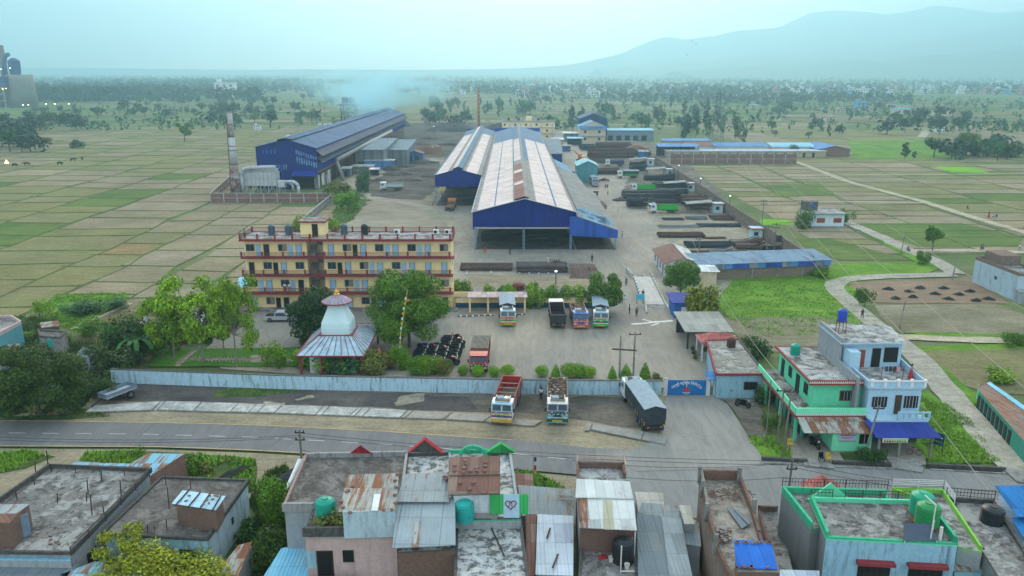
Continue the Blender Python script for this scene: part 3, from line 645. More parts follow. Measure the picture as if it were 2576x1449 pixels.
b = MB()
for xa,xb,m in [(-7.3,-6.6,'roof_blue_y'),(-6.6,-3.0,'roof_pink_y'),(-3.0,-1.4,'roof_grey_y'),(1.4,2.5,'roof_grey_y'),(2.5,5.9,'roof_pink_y'),(5.9,7.2,'roof_grey_y')]:
    yq(xa,zl(xa),xb,zl(xb),-.5,148,.06,m,b); yq(xa,zl(xa),xb,zl(xb),148,L3,.06,'roof_blue_y',b)
b.build('roof', ls)
b = MB(); yq(-1.5,zl(1.5)+.5,0,12.2,-.6,L3,.08,'roof_pink_y',b); yq(0,12.2,1.6,zl(1.6)+.5,-.6,L3,.08,'roof_blue_y',b)
b.box(-1.4,-1.3,-.3,L3,zl(1.4)-.1,zl(1.4)+.45,'steel_dark'); b.box(1.4,1.5,-.3,L3,zl(1.4)-.1,zl(1.4)+.45,'steel_dark'); b.build('ridge_vent', ls)
b = MB(); b.yprof([(-7,6.0),(6.9,6.0),(6.9,9.55),(0,11.45),(-7,9.6)], 0, .2, 'blue_sheet'); b.build('front_gable', ls)
b = MB(); b.box(-7,-6.8,.3,L3,6,9.5,'blue_sheet_y'); b.box(-7,7,L3,L3+.2,0,10.5,'blue_sheet'); b.build('side_wall', ls)
for i in range(0,10):
    b = MB(); y = .2+i*19; b.box(-6.9,-6.5,y,y+.35,0,6.2,'steel_blue'); b.bar((-6.9,y,3),(-8.2,y,0),.15,'steel_dark') if i == 0 else 0; b.build('column', ls)
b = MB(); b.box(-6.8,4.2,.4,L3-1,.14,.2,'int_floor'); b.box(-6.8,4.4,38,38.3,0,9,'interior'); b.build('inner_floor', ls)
b = MB(); b.box(-5.6,-4.4,-.15,-.02,4.9,5.8,'yellow_paint'); b.build('yellow_sign_board', ls)
D('yellow_paint', m_plain, c=(.55,.42,.03), var=.1)
lt = empty('lean_to_shed', (14.8,180,0), label='low blue fronted lean-to against the right side of the largest shed', cat='lean-to')
b = MB(); rd = random.Random(9)
b.panel([(0,-.4,8.0),(9.8,-.4,4.75),(9.8,66,4.75),(0,66,8.0)], .08, 'roof_grey_y')
for i in range(34):
    x = rd.uniform(0,6.8); y = rd.uniform(-.2,10)**1.0+rd.choice([0,0,6]); w_ = rd.uniform(1.2,3); z0 = 8-3.25*x/9.8+.03; z1 = 8-3.25*(x+w_)/9.8+.03
    b.panel([(x,y,z0),(x+w_,y,z1),(x+w_,y+3,z1),(x,y+3,z0)], .03, 'roof_sky_y')
b.build('roof', lt)
b = MB(); b.yprof([(-1.6,3.5),(9.5,2.9),(9.5,4.7),(0,7.9),(-1.6,7.9)], -.35, -.2, 'blue_bright'); b.build('front_fascia', lt)
D('blue_bright', m_tin, c=(.03,.09,.38), rust=.02, per=.5)
for x,y in ((-1.2,-.1),(9.0,-.1),(9.1,14),(9.1,28),(9.1,42),(9.1,56)): b = MB(); (lattice(b,x,y,0,4.6,'steel_blue',.35)); b.build('column', lt)
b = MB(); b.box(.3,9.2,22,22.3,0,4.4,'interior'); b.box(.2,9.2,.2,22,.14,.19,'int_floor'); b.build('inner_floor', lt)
b = MB(); bars_heap(b,15.5,22,184,190,1.3,['bar_black','bar_dark','bar_rust'],60,4,r=.08); tag(b.build('steel_bar_heap'), 'dark heap of bars under the low lean-to roof', 'steel bars', 'steel bars in the sheds')
lt2 = empty('lean_to_shed', (14.8,250,0), label='long plain grey lean-to roof farther back along the largest shed', cat='lean-to')
b = MB(); b.panel([(0,-3,7.6),(8.6,-3,4.6),(8.0,34,4.6),(0,34,7.6)], .08, 'roof_grey_y'); b.panel([(0,34,7.8),(7,34,5),(6,60,5),(0,60,7.8)], .08, 'roof_sky_y'); b.build('roof', lt2)
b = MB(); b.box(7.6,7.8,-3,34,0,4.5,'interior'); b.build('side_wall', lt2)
# ---------------------------------------------------------------- buildings by pixel-derived plan
def gable_shed(name, x0, x1, y0, y1, h, rise, wall, roof, label, ridge='y', over=.5, cat='shed', openings=(), part_roof='roof', floors=0):
    e = empty(name, ((x0+x1)/2, y0, 0), label=label, cat=cat); w = (x1-x0)/2; d = y1-y0
    b = MB()
    if ridge == 'y': b.yprof([(-w,0),(w,0),(w,h),(0,h+rise),(-w,h)], 0, d, wall)
    else: b.xprof([(0,0),(d,0),(d,h),(d/2,h+rise),(0,h)], -w, w, wall)
    b.build('wall', e); b = MB(); k = rise/w if ridge == 'y' else rise/(d/2)
    if ridge == 'y':
        for s in (-1,1): b.panel([(s*(w+over),-over,h-k*over+.08),(0,-over,h+rise+.08),(0,d+over,h+rise+.08),(s*(w+over),d+over,h-k*over+.08)], .07, roof)
    else:
        b.panel([(-w-over,-over,h-k*over+.08),(w+over,-over,h-k*over+.08),(w+over,d/2,h+rise+.08),(-w-over,d/2,h+rise+.08)], .07, roof)
        b.panel([(-w-over,d/2,h+rise+.08),(w+over,d/2,h+rise+.08),(w+over,d+over,h-k*over+.08),(-w-over,d+over,h-k*over+.08)], .07, roof)
    b.build(part_roof, e)
    for (kind, x, z, ww, hh, m) in openings:
        b = MB(); b.box(x,x+ww,-.06,-.005,z,z+hh,m); b.box(x-.08,x+ww+.08,-.09,-.06,z-.1,z,'concrete_pale'); b.build(kind, e)
    return e
def mono_shed(name, x0, x1, y0, y1, hf, hb, wall, roof, label, cat='shed', over=.5, openings=(), open_front=False, side=False):
    e = empty(name, ((x0+x1)/2, y0, 0), label=label, cat=cat); w = (x1-x0)/2; d = y1-y0; b = MB()
    if open_front:
        b.box(-w,w,d-.2,d,0,hb,wall); b.build('wall', e)
        n = max(2,int((x1-x0)/5))
        for i in range(n+1): b = MB(); x = -w+.15+(2*w-.3)*i/n; b.box(x-.12,x+.12,.1,.34,0,hf,'steel_dark'); b.build('post', e)
    else: b.xprof([(0,0),(d,0),(d,hb),(0,hf)], -w, w, wall); b.build('wall', e)
    b = MB()
    if side: b.panel([(-w-over,-over,hf+.08),(w+over,-over,hb+.08),(w+over,d+over,hb+.08),(-w-over,d+over,hf+.08)], .08, roof)
    else: b.panel([(-w-over,-over,hf+.05),(w+over,-over,hf+.05),(w+over,d+over,hb+.12),(-w-over,d+over,hb+.12)], .08, roof)
    b.build('roof', e)
    for (kind, x, z, ww, hh, m) in openings:
        b = MB(); b.box(x,x+ww,-.06,-.005,z,z+hh,m); b.build(kind, e)
    return e
mono_shed('workshop', -66,-54,338,378,8.0,9.5,'tin_grey','roof_slate','grey slate roofed workshop left of the pair beside the furnace shed', 'workshop', openings=[('opening',-5,0,3,3,'dark_opening'),('opening',1,0,3,3,'dark_opening')])
mono_shed('workshop', -54,-46,352,385,6.6,8.4,'tin_grey','roof_slate','grey slate roofed workshop right of the pair beside the furnace shed', 'workshop', openings=[('opening',-3,0,2.4,3,'dark_opening')])
b = MB(); b.box(-62,-49.5,336,341,0,3.6,'tin_blue'); b.box(-62.1,-49.4,335.9,341.1,3.6,3.9,'concrete_pale'); tag(b.build('storage_container'), 'long blue steel container with pale rim below the grey workshops', 'container')
gable_shed('brick_hut', -47.5,-40.5,362,368,4.2,1,'tin_blue','tin_brown','small blue and brown hut beside the earth mound', cat='hut', openings=[('opening',-3,0,2,3,'dark_opening'),('opening',.2,0,2,3,'dark_opening')])
mono_shed('small_shed', -67,-63.8,314,318,3,3.3,'tin_grey','tin_white','small grey shed closest to the long duct foot', openings=[('door',-.5,0,1,2,'dark_opening')])
mono_shed('small_shed', -64.6,-56,321,325,3,3.3,'concrete','tin_grey','low grey store behind the small grey shed')
mono_shed('open_shelter', -55.6,-52.6,313,316,2.8,3,'steel_dark','tin_white','tiny white topped shelter right of the low grey store', 'shelter', open_front=True)
mono_shed('low_store', -28,-12,452,456,3,3.4,'steel_rust','tin_grey','low rusty fronted store at the back of the scrap yard', openings=[('door',-6,0,3,2.4,'steel_dark'),('door',0,0,4,2.4,'orange_stack')])
# thin orange chimney and water tower
oc = empty('thin_chimney', (-24.5,600,0), label='thin orange banded chimney behind the centre sheds', cat='chimney')
b = MB(); b.lathe([(1.0,0),(.85,28)],'orange_stack',n=10); b.build('shaft', oc, True)
for z in range(3,28,3): b = MB(); b.lathe([(1.1,z),(1.1,z+.25)],'yellow_paint',n=10); b.build('ring', oc)
def tank_tower(loc, h, w, lab, n=2):
    e = empty('tank_tower', loc, label=lab, cat='tank tower')
    for sx in (-1,1):
        for sy in (-1,1): b = MB(); b.bar((sx*w,sy*w,0),(sx*w,sy*w,h),.5,'steel_dark'); b.build('leg', e)
    b = MB(); k = 4
    for i in range(k):
        z0 = h*i/k; z1 = h*(i+1)/k
        for s in (-1,1): b.bar((-w,s*w,z0),(w,s*w,z1),.25,'steel_dark'); b.bar((w,s*w,z0),(-w,s*w,z1),.25,'steel_dark'); b.bar((-w,s*w,z1),(w,s*w,z1),.3,'steel_dark'); b.bar((s*w,-w,z0),(s*w,w,z1),.25,'steel_dark')
    b.build('bracing', e)
    b = MB(); b.box(-w*1.5,w*1.3,-w*1.3,w*1.3,h,h+.4,'steel_dark'); b.build('platform', e)
    for i in range(n):
        b = MB(); x = (i-(n-1)/2)*w*1.05; b.lathe([(w*.5,0),(w*.5,w*.9),(w*.3,w*1.1)],'steel_blue',(x,0,h+.4),12); b.build('tank', e)
    return e
tank_tower((-104,520,0), 19, 4.2, 'tall dark lattice water tower behind the furnace shed in the smoke')
def tank_row(loc, n, lab):
    e = empty('tank_rack', loc, label=lab, cat='tank rack'); b = MB()
    for i in range(n+1):
        for y in (-1.8,1.8): b.bar((i*3-n*1.5,y,0),(i*3-n*1.5,y,8),.35,'steel_rust')
    b.box(-n*1.5-2,n*1.5+2,-2.4,2.4,8,8.5,'steel_rust'); b.build('frame', e)
    for i in range(n): b = MB(); b.lathe([(1.3,0),(1.3,2.6),(.8,3.1)],'silver',(i*3-n*1.5+1.5,0,8.5),12); b.build('tank', e)
tank_row((-100,372,0), 3, 'rusty rack with three silver tanks left of the blue roof')
tank_row((-102,456,0), 5, 'rusty rack with five silver tanks farther behind the blue roof')
# far yellow block
def block(name, x0, x1, y0, d, floors, fh, wall, label, cat='building', cols=8, roof='roof_conc', trim='concrete_pale', fh0=0, doors=True, win='glass'):
    e = empty(name, ((x0+x1)/2, y0, 0), label=label, cat=cat); w = (x1-x0)/2; H = floors*fh+fh0
    b = MB(); b.box(-w,w,0,d,0,H,wall); b.build('wall', e)
    b = MB(); b.box(-w-.3,w+.3,-.9,d+.3,H,H+.2,trim); b.box(-w-.3,w+.3,-.9,-.75,H+.2,H+.7,trim); b.box(-w-.3,w+.3,d+.15,d+.3,H+.2,H+.7,trim); b.box(-w,w,-.7,d+.1,H+.2,H+.24,roof); b.build('roof', e)
    for f in range(1,floors): b = MB(); b.box(-w-.2,w+.2,-1.0,-.01,f*fh-.1,f*fh+.1,trim); b.build('balcony_slab', e)
    for f in range(floors):
        for i in range(cols):
            x = -w+(i+.5)*2*w/cols; b = MB()
            if doors and i%2: b.box(x-.45,x+.45,-.07,-.01,f*fh+.1,f*fh+2.1,'pale_blue_paint'); b.build('door', e)
            else: b.box(x-.6,x+.6,-.07,-.01,f*fh+1,f*fh+2.2,win); b.build('window', e)
    return e
e = block('apartment_block', -6,26,490,9,3,3.5,'cream','distant yellow three storey block behind the centre sheds','apartment block',10)
for i in range(5):
    b = MB(); b.lathe([(.7,0),(.7,1.5),(.4,1.8)],'steel_dark',(-12+i*6,4,10.8),8); b.build('water_tank', e)
b = MB(); b.box(-1.5,2,2,6,10.7,13.4,'cream'); b.build('stair_tower', e)
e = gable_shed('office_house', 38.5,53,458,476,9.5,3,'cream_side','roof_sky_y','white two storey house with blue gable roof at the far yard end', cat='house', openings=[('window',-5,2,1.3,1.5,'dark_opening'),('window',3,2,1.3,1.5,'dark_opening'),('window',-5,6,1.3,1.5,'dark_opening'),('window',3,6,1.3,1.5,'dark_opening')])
b = MB(); b.box(-7.6,7.6,-1.4,0,4.3,4.6,'concrete_pale'); b.panel([(-7.8,-1.6,8.6),(7.8,-1.6,8.6),(7.8,.2,10),(-7.8,.2,10)],.1,'tin_blue'); b.build('canopy', e)
gable_shed('rear_hall', 40,56,478,500,13,3,'roof_slate_y','roof_slate_y','taller slate blue hall rising behind the white two storey house', cat='hall')
mono_shed('long_store', 54,84,480,490,6,6.4,'steel_blue','tin_sky','pale blue roofed store right of the white two storey house', openings=[('opening',-12+i*5,0,3,3,'dark_opening') for i in range(5)])
mono_shed('small_shed', 30,38,470,478,5,5.4,'tin_grey','tin_white','small pale roofed shed left of the white two storey house')
mono_shed('small_shed', 31,39,446,452,4,4.3,'steel_dark','tin_sky','blue roofed shelter low in front of the white two storey house', open_front=True)
mono_shed('small_shed', 22,28,440,446,4,4.3,'tan_wall','tin_white','tiny tan hut between the yellow block and the white house')
mono_shed('small_shed', 26,30,412,416,3,3.2,'tin_blue','tin_grey','tiny blue hut at the edge of the yard road far back')
mono_shed('long_store', 80,105,425,433,4.5,5,'tan_wall','tin_blue','blue roofed brown shed end-on behind the scrap heaps')
mono_shed('storage_shed', 71,90,388,396,4.8,5.5,'steel_dark','tin_blue','blue canopy open at its front beside the scrap heaps', open_front=True)
mono_shed('small_shed', 60,64,378,382,3.4,3.6,'tin_blue','tin_grey','small pale blue booth among the scrap heaps')
for i,(x0,x1,y0,y1,lab) in enumerate([(15.5,22,352,372,'dark hut row nearest along the right flank of the largest shed'),(16,23,376,398,'dark hut with blue front in the middle along the largest shed flank'),(16,24,402,420,'farthest dark hut along the right flank of the largest shed')]):
    mono_shed('side_hut', x0,x1,y0,y1,5,6,'blue_sheet','roof_slate',lab,'hut',openings=[('opening',-1,0,2,2.5,'dark_opening')])
gable_shed('pump_house', 24.2,31.5,294,306,6.5,1.6,'tin_turq','tin_skyy','turquoise corrugated hall with pale gable roof beside the long lean-to', cat='hall')
D('tin_turq', m_tin, c=(.10,.36,.42), rust=.03, c2=(.16,.42,.46), per=.6); D('tin_skyy', m_tin, c=(.28,.52,.58), rust=.03, ax='y')
# workers' rows on the right
mono_shed('long_store', 74,150,384,390,3.0,3.3,'tan_wall','tin_strip','very long white strip roof behind the framed brick wall', openings=[('door',-36+i*4.5,0,1.2,2.2,'dark_opening') for i in range(16)])
for i,(x0,x1,y0,lab,wl,rf) in enumerate([(88,101,402,'pink roofed short row house left of the workers rows','white_wall','tin_brown'),(101,127,400,'blue roofed workers row with white wall, left one','white_wall','tin_blue_y'),(129,150,399,'blue roofed workers row with white wall, right one','white_wall','tin_sky')]):
    mono_shed('row_house', x0,x1,y0,y0+8,3.8,5,wl,rf,lab,'row house',openings=[('door' if k%2 else 'window',-(x1-x0)/2+1.5+k*2.6,.6 if not k%2 else 0,1,1.2 if not k%2 else 2,'dark_opening' if k%2==0 else 'maroon') for k in range(int((x1-x0)/2.8))])
gable_shed('row_house', 148,163,388,412,3.6,1.6,'brick_red','tin_blue','blue roofed brick hall at the right end of the workers rows', cat='row house')
# long brown boundary wall
pts = [(63.5,357),(63,300),(62.4,255),(61.8,228),(61.5,190),(61.3,158)]
for i,lab in enumerate(['farthest stretch of the tall brown yard wall','second farthest stretch of the tall brown yard wall','middle stretch of the tall brown yard wall beside the guard hut','near stretch of the tall brown yard wall by the bar stacks','nearest stretch of the tall brown yard wall by the brick warehouse']):
    framed_wall('yard_wall', pts[i+1], pts[i], 3.6, lab, m='brick_grey', bay=6, post='concrete', rails=(.5,))
# brick warehouse with blue roof
wh = empty('brick_warehouse', (37,152.3,0), atan2(4.2,26.5), label='long brick warehouse with flat blue roof at the yard edge', cat='warehouse')
b = MB(); b.box(0,27.5,0,7,0,3.0,'brick_grey'); b.build('wall', wh)
for i in range(6): b = MB(); b.box(.1+i*5.4,.4+i*5.4,-.08,0,0,3.1,'concrete'); b.build('post', wh)
b = MB(); 
for i in range(16): b.box(-.3+i*1.75,1.4+i*1.75,-.35,-.25,2.2,3.2,['blue_bright','tin_blue','tin_grey','blue_bright'][i*7%4])
b.build('fascia_sheet', wh)
b = MB(); b.panel([(-.6,-.5,3.3),(28,-.5,3.3),(28,7.4,3.9),(-.6,7.4,3.9)],.1,'tin_blue2'); b.build('roof', wh)
D('tin_blue2', m_tin, c=(.15,.24,.33), rust=.2, c2=(.12,.20,.30), rc=(.16,.17,.17))
# ---------------------------------------------------------------- yellow block (front)
yb = empty('apartment_block', (-28,131.4,0), label='yellow four storey flats with maroon balcony rails beside the temple', cat='apartment block')
W_ = 17.6; DP = 6.6; FH = 3.13
b = MB()
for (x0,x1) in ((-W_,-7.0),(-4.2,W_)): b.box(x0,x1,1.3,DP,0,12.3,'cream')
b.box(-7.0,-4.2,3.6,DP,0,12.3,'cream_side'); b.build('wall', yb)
for f in range(4):
    z = f*FH
    if f:
        b = MB(); b.box(-W_-.35,W_+(.35 if f<3 else .6),-.05,1.3,z-.12,z+.1,'maroon'); b.box(-7,-4.2,1.3,3.6,z-.12,z+.1,'concrete'); b.build('balcony_slab', yb)
        rl = MB(); n = 0
        rl.box(-W_-.3,W_+.3,.0,.05,z+.92,z+.98,'maroon'); rl.box(-W_-.3,W_+.3,.0,.05,z+.2,z+.25,'maroon')
        x = -W_-.2
        while x < W_+.3: rl.box(x,x+.035,.0,.035,z+.2,z+.95,'rail_paint'); x += .16
        rl.build('balcony_railing', yb)
        for i in range(11):
            b = MB(); x = -W_-.2+i*3.52; b.box(x-.14,x+.14,-.08,.14,z-.1,z+1.12,'maroon'); b.build('railing_post', yb)
    for i in range(13):
        x = -W_+1.0+i*2.75
        if -8.2 < x < -3.4: continue
        b = MB(); 
        if i%2 == (f+0)%2 or i in (11,): 
            o_ = rd.random() < .25; b.box(x-.42,x+.42,1.22,1.29,z+.1,z+2.15,'dark_opening' if o_ else 'pale_blue_paint'); b.box(x-.5,x-.42,1.18,1.3,z+.1,z+2.2,'steel_blue'); b.box(x+.42,x+.5,1.18,1.3,z+.1,z+2.2,'steel_blue'); b.build('door', yb)
        else:
            b.box(x-.72,x+.72,1.16,1.29,z+.98,z+2.18,'steel_blue'); d_ = b.build('window', yb)
            g = MB(); g.box(x-.64,x-.04,1.12,1.15,z+1.05,z+2.1,'glass'); g.box(x+.04,x+.64,1.12,1.15,z+1.05,z+2.1,'glass' if rd.random()<.6 else 'curtain'); g.build('pane', d_)
            x2 = x+1.35
            if x2 < W_-.6 and not(-8<x2<-3.4): g = MB(); g.box(x2-.4,x2+.4,1.22,1.29,z+.1,z+2.1,'dark_opening' if rd.random()<.45 else 'pale_blue_paint'); g.build('door', yb)
    # stair flights in the central bay
    s = MB()
    for k in range(8): s.box(-6.8,-5.7,1.5+k*.26,1.76+k*.26,z+.1+k*.19,z+.3+k*.19,'concrete'); s.box(-5.5,-4.4,3.3-k*.26,3.56-k*.26,z+1.6+k*.19,z+1.8+k*.19,'concrete')
    s.build('stair_flight', yb)
D('rail_paint', m_flat, c=(.16,.10,.09)); D('curtain', m_flat, c=(.25,.20,.15))
b = MB(); b.box(-W_-.4,W_+.4,-.1,DP+.2,12.3,12.5,'maroon'); b.box(-W_-.2,W_+.2,.1,DP,12.5,12.56,'roof_conc_light'); b.build('roof', yb)
for y,lab in ((-.02,0),(DP+.05,1)):
    b = MB(); b.box(-W_-.3,W_+.3,y,y+.05,13.35,13.42,'maroon'); x = -W_-.2
    while x < W_+.3: b.box(x,x+.035,y,y+.03,12.5,13.36,'rail_paint'); x += .2
    b.box(-W_-.3,W_+.3,y-.03,y+.08,12.5,12.7,'maroon'); b.build('roof_railing', yb)
    for i in range(13): b = MB(); x = -W_-.2+i*2.95; b.box(x-.14,x+.14,y-.08,y+.14,12.4,13.6,'maroon'); b.build('railing_post', yb)
for x in (-W_-.33,W_+.28):
    b = MB(); b.box(x,x+.05,0,DP,13.35,13.42,'maroon'); yy = .1
    while yy < DP: b.box(x,x+.03,yy,yy+.035,12.5,13.36,'rail_paint'); yy += .2
    b.build('roof_railing', yb)
s_ = MB(); s_.box(-8.2,-4.2,2.6,6,12.56,15.1,'cream'); st = s_.build('stair_tower', yb)
g = MB(); g.box(-8.6,-3.7,2.1,6.4,15.1,15.3,'maroon'); g.box(-8.4,-3.9,2.3,6.2,15.3,15.34,'roof_conc'); g.build('roof', st)
g = MB(); g.box(-6.2,-5.2,2.52,2.59,12.6,14.8,'dark_opening'); g.build('door', st)
b = MB()
for i in range(3): b.box(W_-.02,W_+.06,3,3.8,1.2+i*3.13,2.6+i*3.13,'steel_blue')
b.build('side_window', yb)
b = MB(); b.box(-W_-.5,W_+1,-.6,1.3,0,.35,'roof_conc'); b.build('plinth', yb)
def water_tank(loc, r, h, m, lab, group='rooftop water tanks', legs=0, rz=0):
    e = empty('water_tank', loc, rz, lab, 'water tank', group)
    b = MB(); z = legs; prof = [(r,z)]; k = 6
    for i in range(k): a = z+h*.78*i/k; prof += [(r,a+.02),(r*1.0,a+h*.78/k*.7),(r*.965,a+h*.78/k*.8),(r*.965,a+h*.78/k*.95)]
    prof += [(r*.93,z+h*.84),(r*.6,z+h*.93),(r*.3,z+h*.97)]
    b.lathe(prof, m, n=20); b.build('tank_body', e)
    b = MB(); b.lathe([(r*.34,z+h*.95),(r*.34,z+h)], m, n=14); b.build('lid', e)
    if legs:
        for sx in (-1,1):
            for sy in (-1,1): b = MB(); b.bar((sx*r*.8,sy*r*.8,0),(sx*r*.7,sy*r*.7,legs),.07,'steel_rust'); b.build('leg', e)
        b = MB(); b.box(-r,r,-r,r,legs-.08,legs-.01,'steel_rust'); b.build('stand', e)
    return e
D('tank_black', m_plain, c=(.018,.02,.025), var=.2, rough=.4); D('tank_grey', m_plain, c=(.06,.09,.13), var=.2, rough=.4); D('tank_green', m_plain, c=(.01,.28,.20), var=.12, rough=.4); D('tank_dgreen', m_plain, c=(.02,.22,.07), var=.12, rough=.4); D('tank_blue', m_plain, c=(.02,.06,.40), var=.1, rough=.4)
for x,y,m,lab in ((-41.6,135.5,'tank_grey','grey water tank leftmost on the yellow block roof'),(-38.6,135.6,'tank_grey','short grey water tank left of the yellow roof stair hut'),(-29.2,136.2,'tank_grey','blue grey water tank just right of the roof stair hut'),(-25.6,136.0,'tank_black','tall black water tank farthest right on the yellow roof')):
    water_tank((x,y,12.56), .62, 1.9 if '138.6' not in str(x) else 1.5, m, lab)
D('ac_white', m_plain, c=(.62,.62,.60), var=.05)
for i,(x,lab) in enumerate(((-20.0,'white cooler unit leftmost of three on the yellow roof'),(-13.2,'white cooler unit middle of three on the yellow roof'),(-11.2,'white cooler unit at the right corner of the yellow roof'))):
    e = empty('air_conditioner', (x,136.2,12.56), label=lab, cat='air conditioner', group='air conditioners on the roof'); b = MB(); b.box(-.5,.5,-.2,.2,.1,.85,'ac_white'); b.build('casing', e)
    b = MB(); b.tube((-.12,-.22,.47),(-.12,-.2,.47),.28,.28,'dark_opening',14); b.build('fan', e)
# ---------------------------------------------------------------- houses near the road
def V3(p, z): return Vector((p[0], p[1], z))
class House:
    def __init__(s, name, label, cat, pix, z, wall, roof, par=0, parm=None, part=.22, z0=0, world=False, slab=0, slabm=None):
        pts = [tuple(p) for p in pix] if world else [G(u, v, z) for u, v in pix]
        s.c = (sum(p[0] for p in pts)/len(pts), sum(p[1] for p in pts)/len(pts))
        s.e = empty(name, (s.c[0], s.c[1], 0), label=label, cat=cat); s.z = z
        a = sum(pts[i][0]*pts[(i+1)%len(pts)][1]-pts[(i+1)%len(pts)][0]*pts[i][1] for i in range(len(pts)))
        s.cw = a < 0; s.p = [(x-s.c[0], y-s.c[1]) for x, y in pts]; n = len(pts)
        walls = wall if isinstance(wall, list) else [wall]*n
        b = MB(); o = s.p
        for i in range(n):
            p, q = o[i], o[(i+1)%n]; f = (0,1,2,3) if not s.cw else (3,2,1,0)
            b.add([(p[0],p[1],z0),(q[0],q[1],z0),(q[0],q[1],z),(p[0],p[1],z)], [f], walls[i])
        s.wall = b.build('wall', s.e)
        b = MB(); sl = s.grow(slab); b.prism(sl, z, z+.12, roof, slabm or ((parm[0] if isinstance(parm, list) else parm) or walls[0])); s.roof = b.build('roof', s.e)
        s.out = s.grow(slab)
        hs = par if isinstance(par, list) else [par]*n
        b = MB(); k = 0; inn = s.grow(slab-part)
        for i in range(n):
            if hs[i] <= 0: continue
            m = parm[i] if isinstance(parm, list) else (parm or walls[i]); k = 1
            P, Q, p, q = s.out[i], s.out[(i+1)%n], inn[i], inn[(i+1)%n]; h = hs[i]; z1 = z+.12
            vs = [(P[0],P[1],z1),(Q[0],Q[1],z1),(q[0],q[1],z1),(p[0],p[1],z1),(P[0],P[1],z1+h),(Q[0],Q[1],z1+h),(q[0],q[1],z1+h),(p[0],p[1],z1+h)]
            b.add(vs, [(3,2,1,0),(4,5,6,7),(0,1,5,4),(1,2,6,5),(2,3,7,6),(3,0,4,7)], m)
        if k: b.build('parapet', s.e)
    def grow(s, d):
        if d == 0: return list(s.p)
        n = len(s.p); sg = -1 if s.cw else 1; r = []
        for i in range(n):
            a, b, c = s.p[i-1], s.p[i], s.p[(i+1)%n]
            u = Vector((b[0]-a[0], b[1]-a[1])).normalized(); w = Vector((c[0]-b[0], c[1]-b[1])).normalized()
            n1 = Vector((u.y,-u.x))*sg; n2 = Vector((w.y,-w.x))*sg; m = n1+n2; k = m.dot(n1)
            m = m/k if abs(k) > .25 else n1; r.append((b[0]+m.x*d, b[1]+m.y*d))
        return r
    def feat(s, i, t0, t1, z0, z1, m, kind='window', out=.04, th=.06, frame=None, bars=None):
        n = len(s.p); a, c = s.p[i], s.p[(i+1)%n]; sg = -1 if s.cw else 1
        d = Vector((c[0]-a[0], c[1]-a[1])); L = d.length; u = d/L; nr = Vector((u.y,-u.x))*sg
        def bx(mb, x0, x1, za, zb, o0, o1, mm):
            P = [Vector(a)+u*x0+nr*o0, Vector(a)+u*x1+nr*o0, Vector(a)+u*x1+nr*o1, Vector(a)+u*x0+nr*o1]
            mb.prism([(p.x,p.y) for p in P], za, zb, mm)
        x0, x1 = t0*L, t1*L; b = MB()
        if frame:
            bx(b, x0-.08, x1+.08, z0-.08, z1+.08, .003, out, frame); bx(b, x0, x1, z0, z1, out+.003, out+.02, m)
        else: bx(b, x0, x1, z0, z1, .003, out+th*.3, m)
        o = b.build(kind, s.e)
        if bars:
            g = MB(); k = max(2, int((x1-x0)/.45))
            for j in range(1, k): xx = x0+(x1-x0)*j/k; bx(g, xx-.02, xx+.02, z0, z1, out+.03, out+.05, bars)
            bx(g, x0, x1, (z0+z1)/2-.02, (z0+z1)/2+.02, out+.055, out+.07, bars); g.build('grille', o)
        return o
    def loc(s, u, v, z): p = G(u, v, z); return (p[0]-s.c[0], p[1]-s.c[1])
    def tin(s, q, m, th=.05, kind='tin_roof', parent=None):   # q: list of (u,v,z)
        b = MB(); b.panel([V3(s.loc(u,v,z), z) for u,v,z in q], th, m); return b.build(kind, parent or s.e)
    def room(s, pix, z, h, wall, kind='roof_room'):
        b = MB(); b.prism([s.loc(u,v,z+h) for u,v in pix], z, z+h, wall); return b.build(kind, s.e)
    def rail(s, q, z, h, m, gap=1.5, mid=2, kind='railing', w=.04, bal=0, zr=None):
        b = MB(); P = [s.loc(u,v,zr or z+h) for u,v in q]
        for i in range(len(P)-1):
            a, c = P[i], P[i+1]; L = hypot(c[0]-a[0], c[1]-a[1]); k = max(1, round(L/gap))
            for j in range(mid): zz = z+h*(1-j/mid*.8); b.bar((a[0],a[1],zz),(c[0],c[1],zz),w,m)
            for j in range(k+1): t = j/k; b.bar((a[0]+(c[0]-a[0])*t,a[1]+(c[1]-a[1])*t,z),(a[0]+(c[0]-a[0])*t,a[1]+(c[1]-a[1])*t,z+h+.05),w*1.2,m)
            if bal:
                k = int(L/bal)
                for j in range(k): t = j/k; b.bar((a[0]+(c[0]-a[0])*t,a[1]+(c[1]-a[1])*t,z+h*.15),(a[0]+(c[0]-a[0])*t,a[1]+(c[1]-a[1])*t,z+h),w*.6,m)
        return b.build(kind, s.e)
D('wall_grey', m_wall, c=(.30,.33,.35), amt=.5); D('wall_white', m_wall, c=(.50,.56,.60), amt=.7); D('wall_pink', m_wall, c=(.50,.37,.36), amt=.35)
D('wall_sky', m_wall, c=(.28,.50,.62), amt=.6); D('wall_sky_dirty', m_wall, c=(.26,.46,.60), amt=.9, sc=1.1); D('wall_blue_white', m_wall, c=(.40,.52,.60), amt=.8, sc=.7); D('wall_darkgrey', m_wall, c=(.19,.205,.21), amt=.4)
D('mint', m_wall, c=(.13,.62,.38), amt=.12); D('mint_dirty', m_wall, c=(.04,.40,.22), amt=.7, sc=1.5); D('par_old', m_wall, c=(.30,.30,.30), amt=1.2, sc=2); D('par_old2', m_wall, c=(.30,.20,.19), amt=.9, sc=2); D('lime', m_wall, c=(.22,.50,.08), amt=.2); D('sky_house', m_wall, c=(.38,.58,.72), amt=.12)
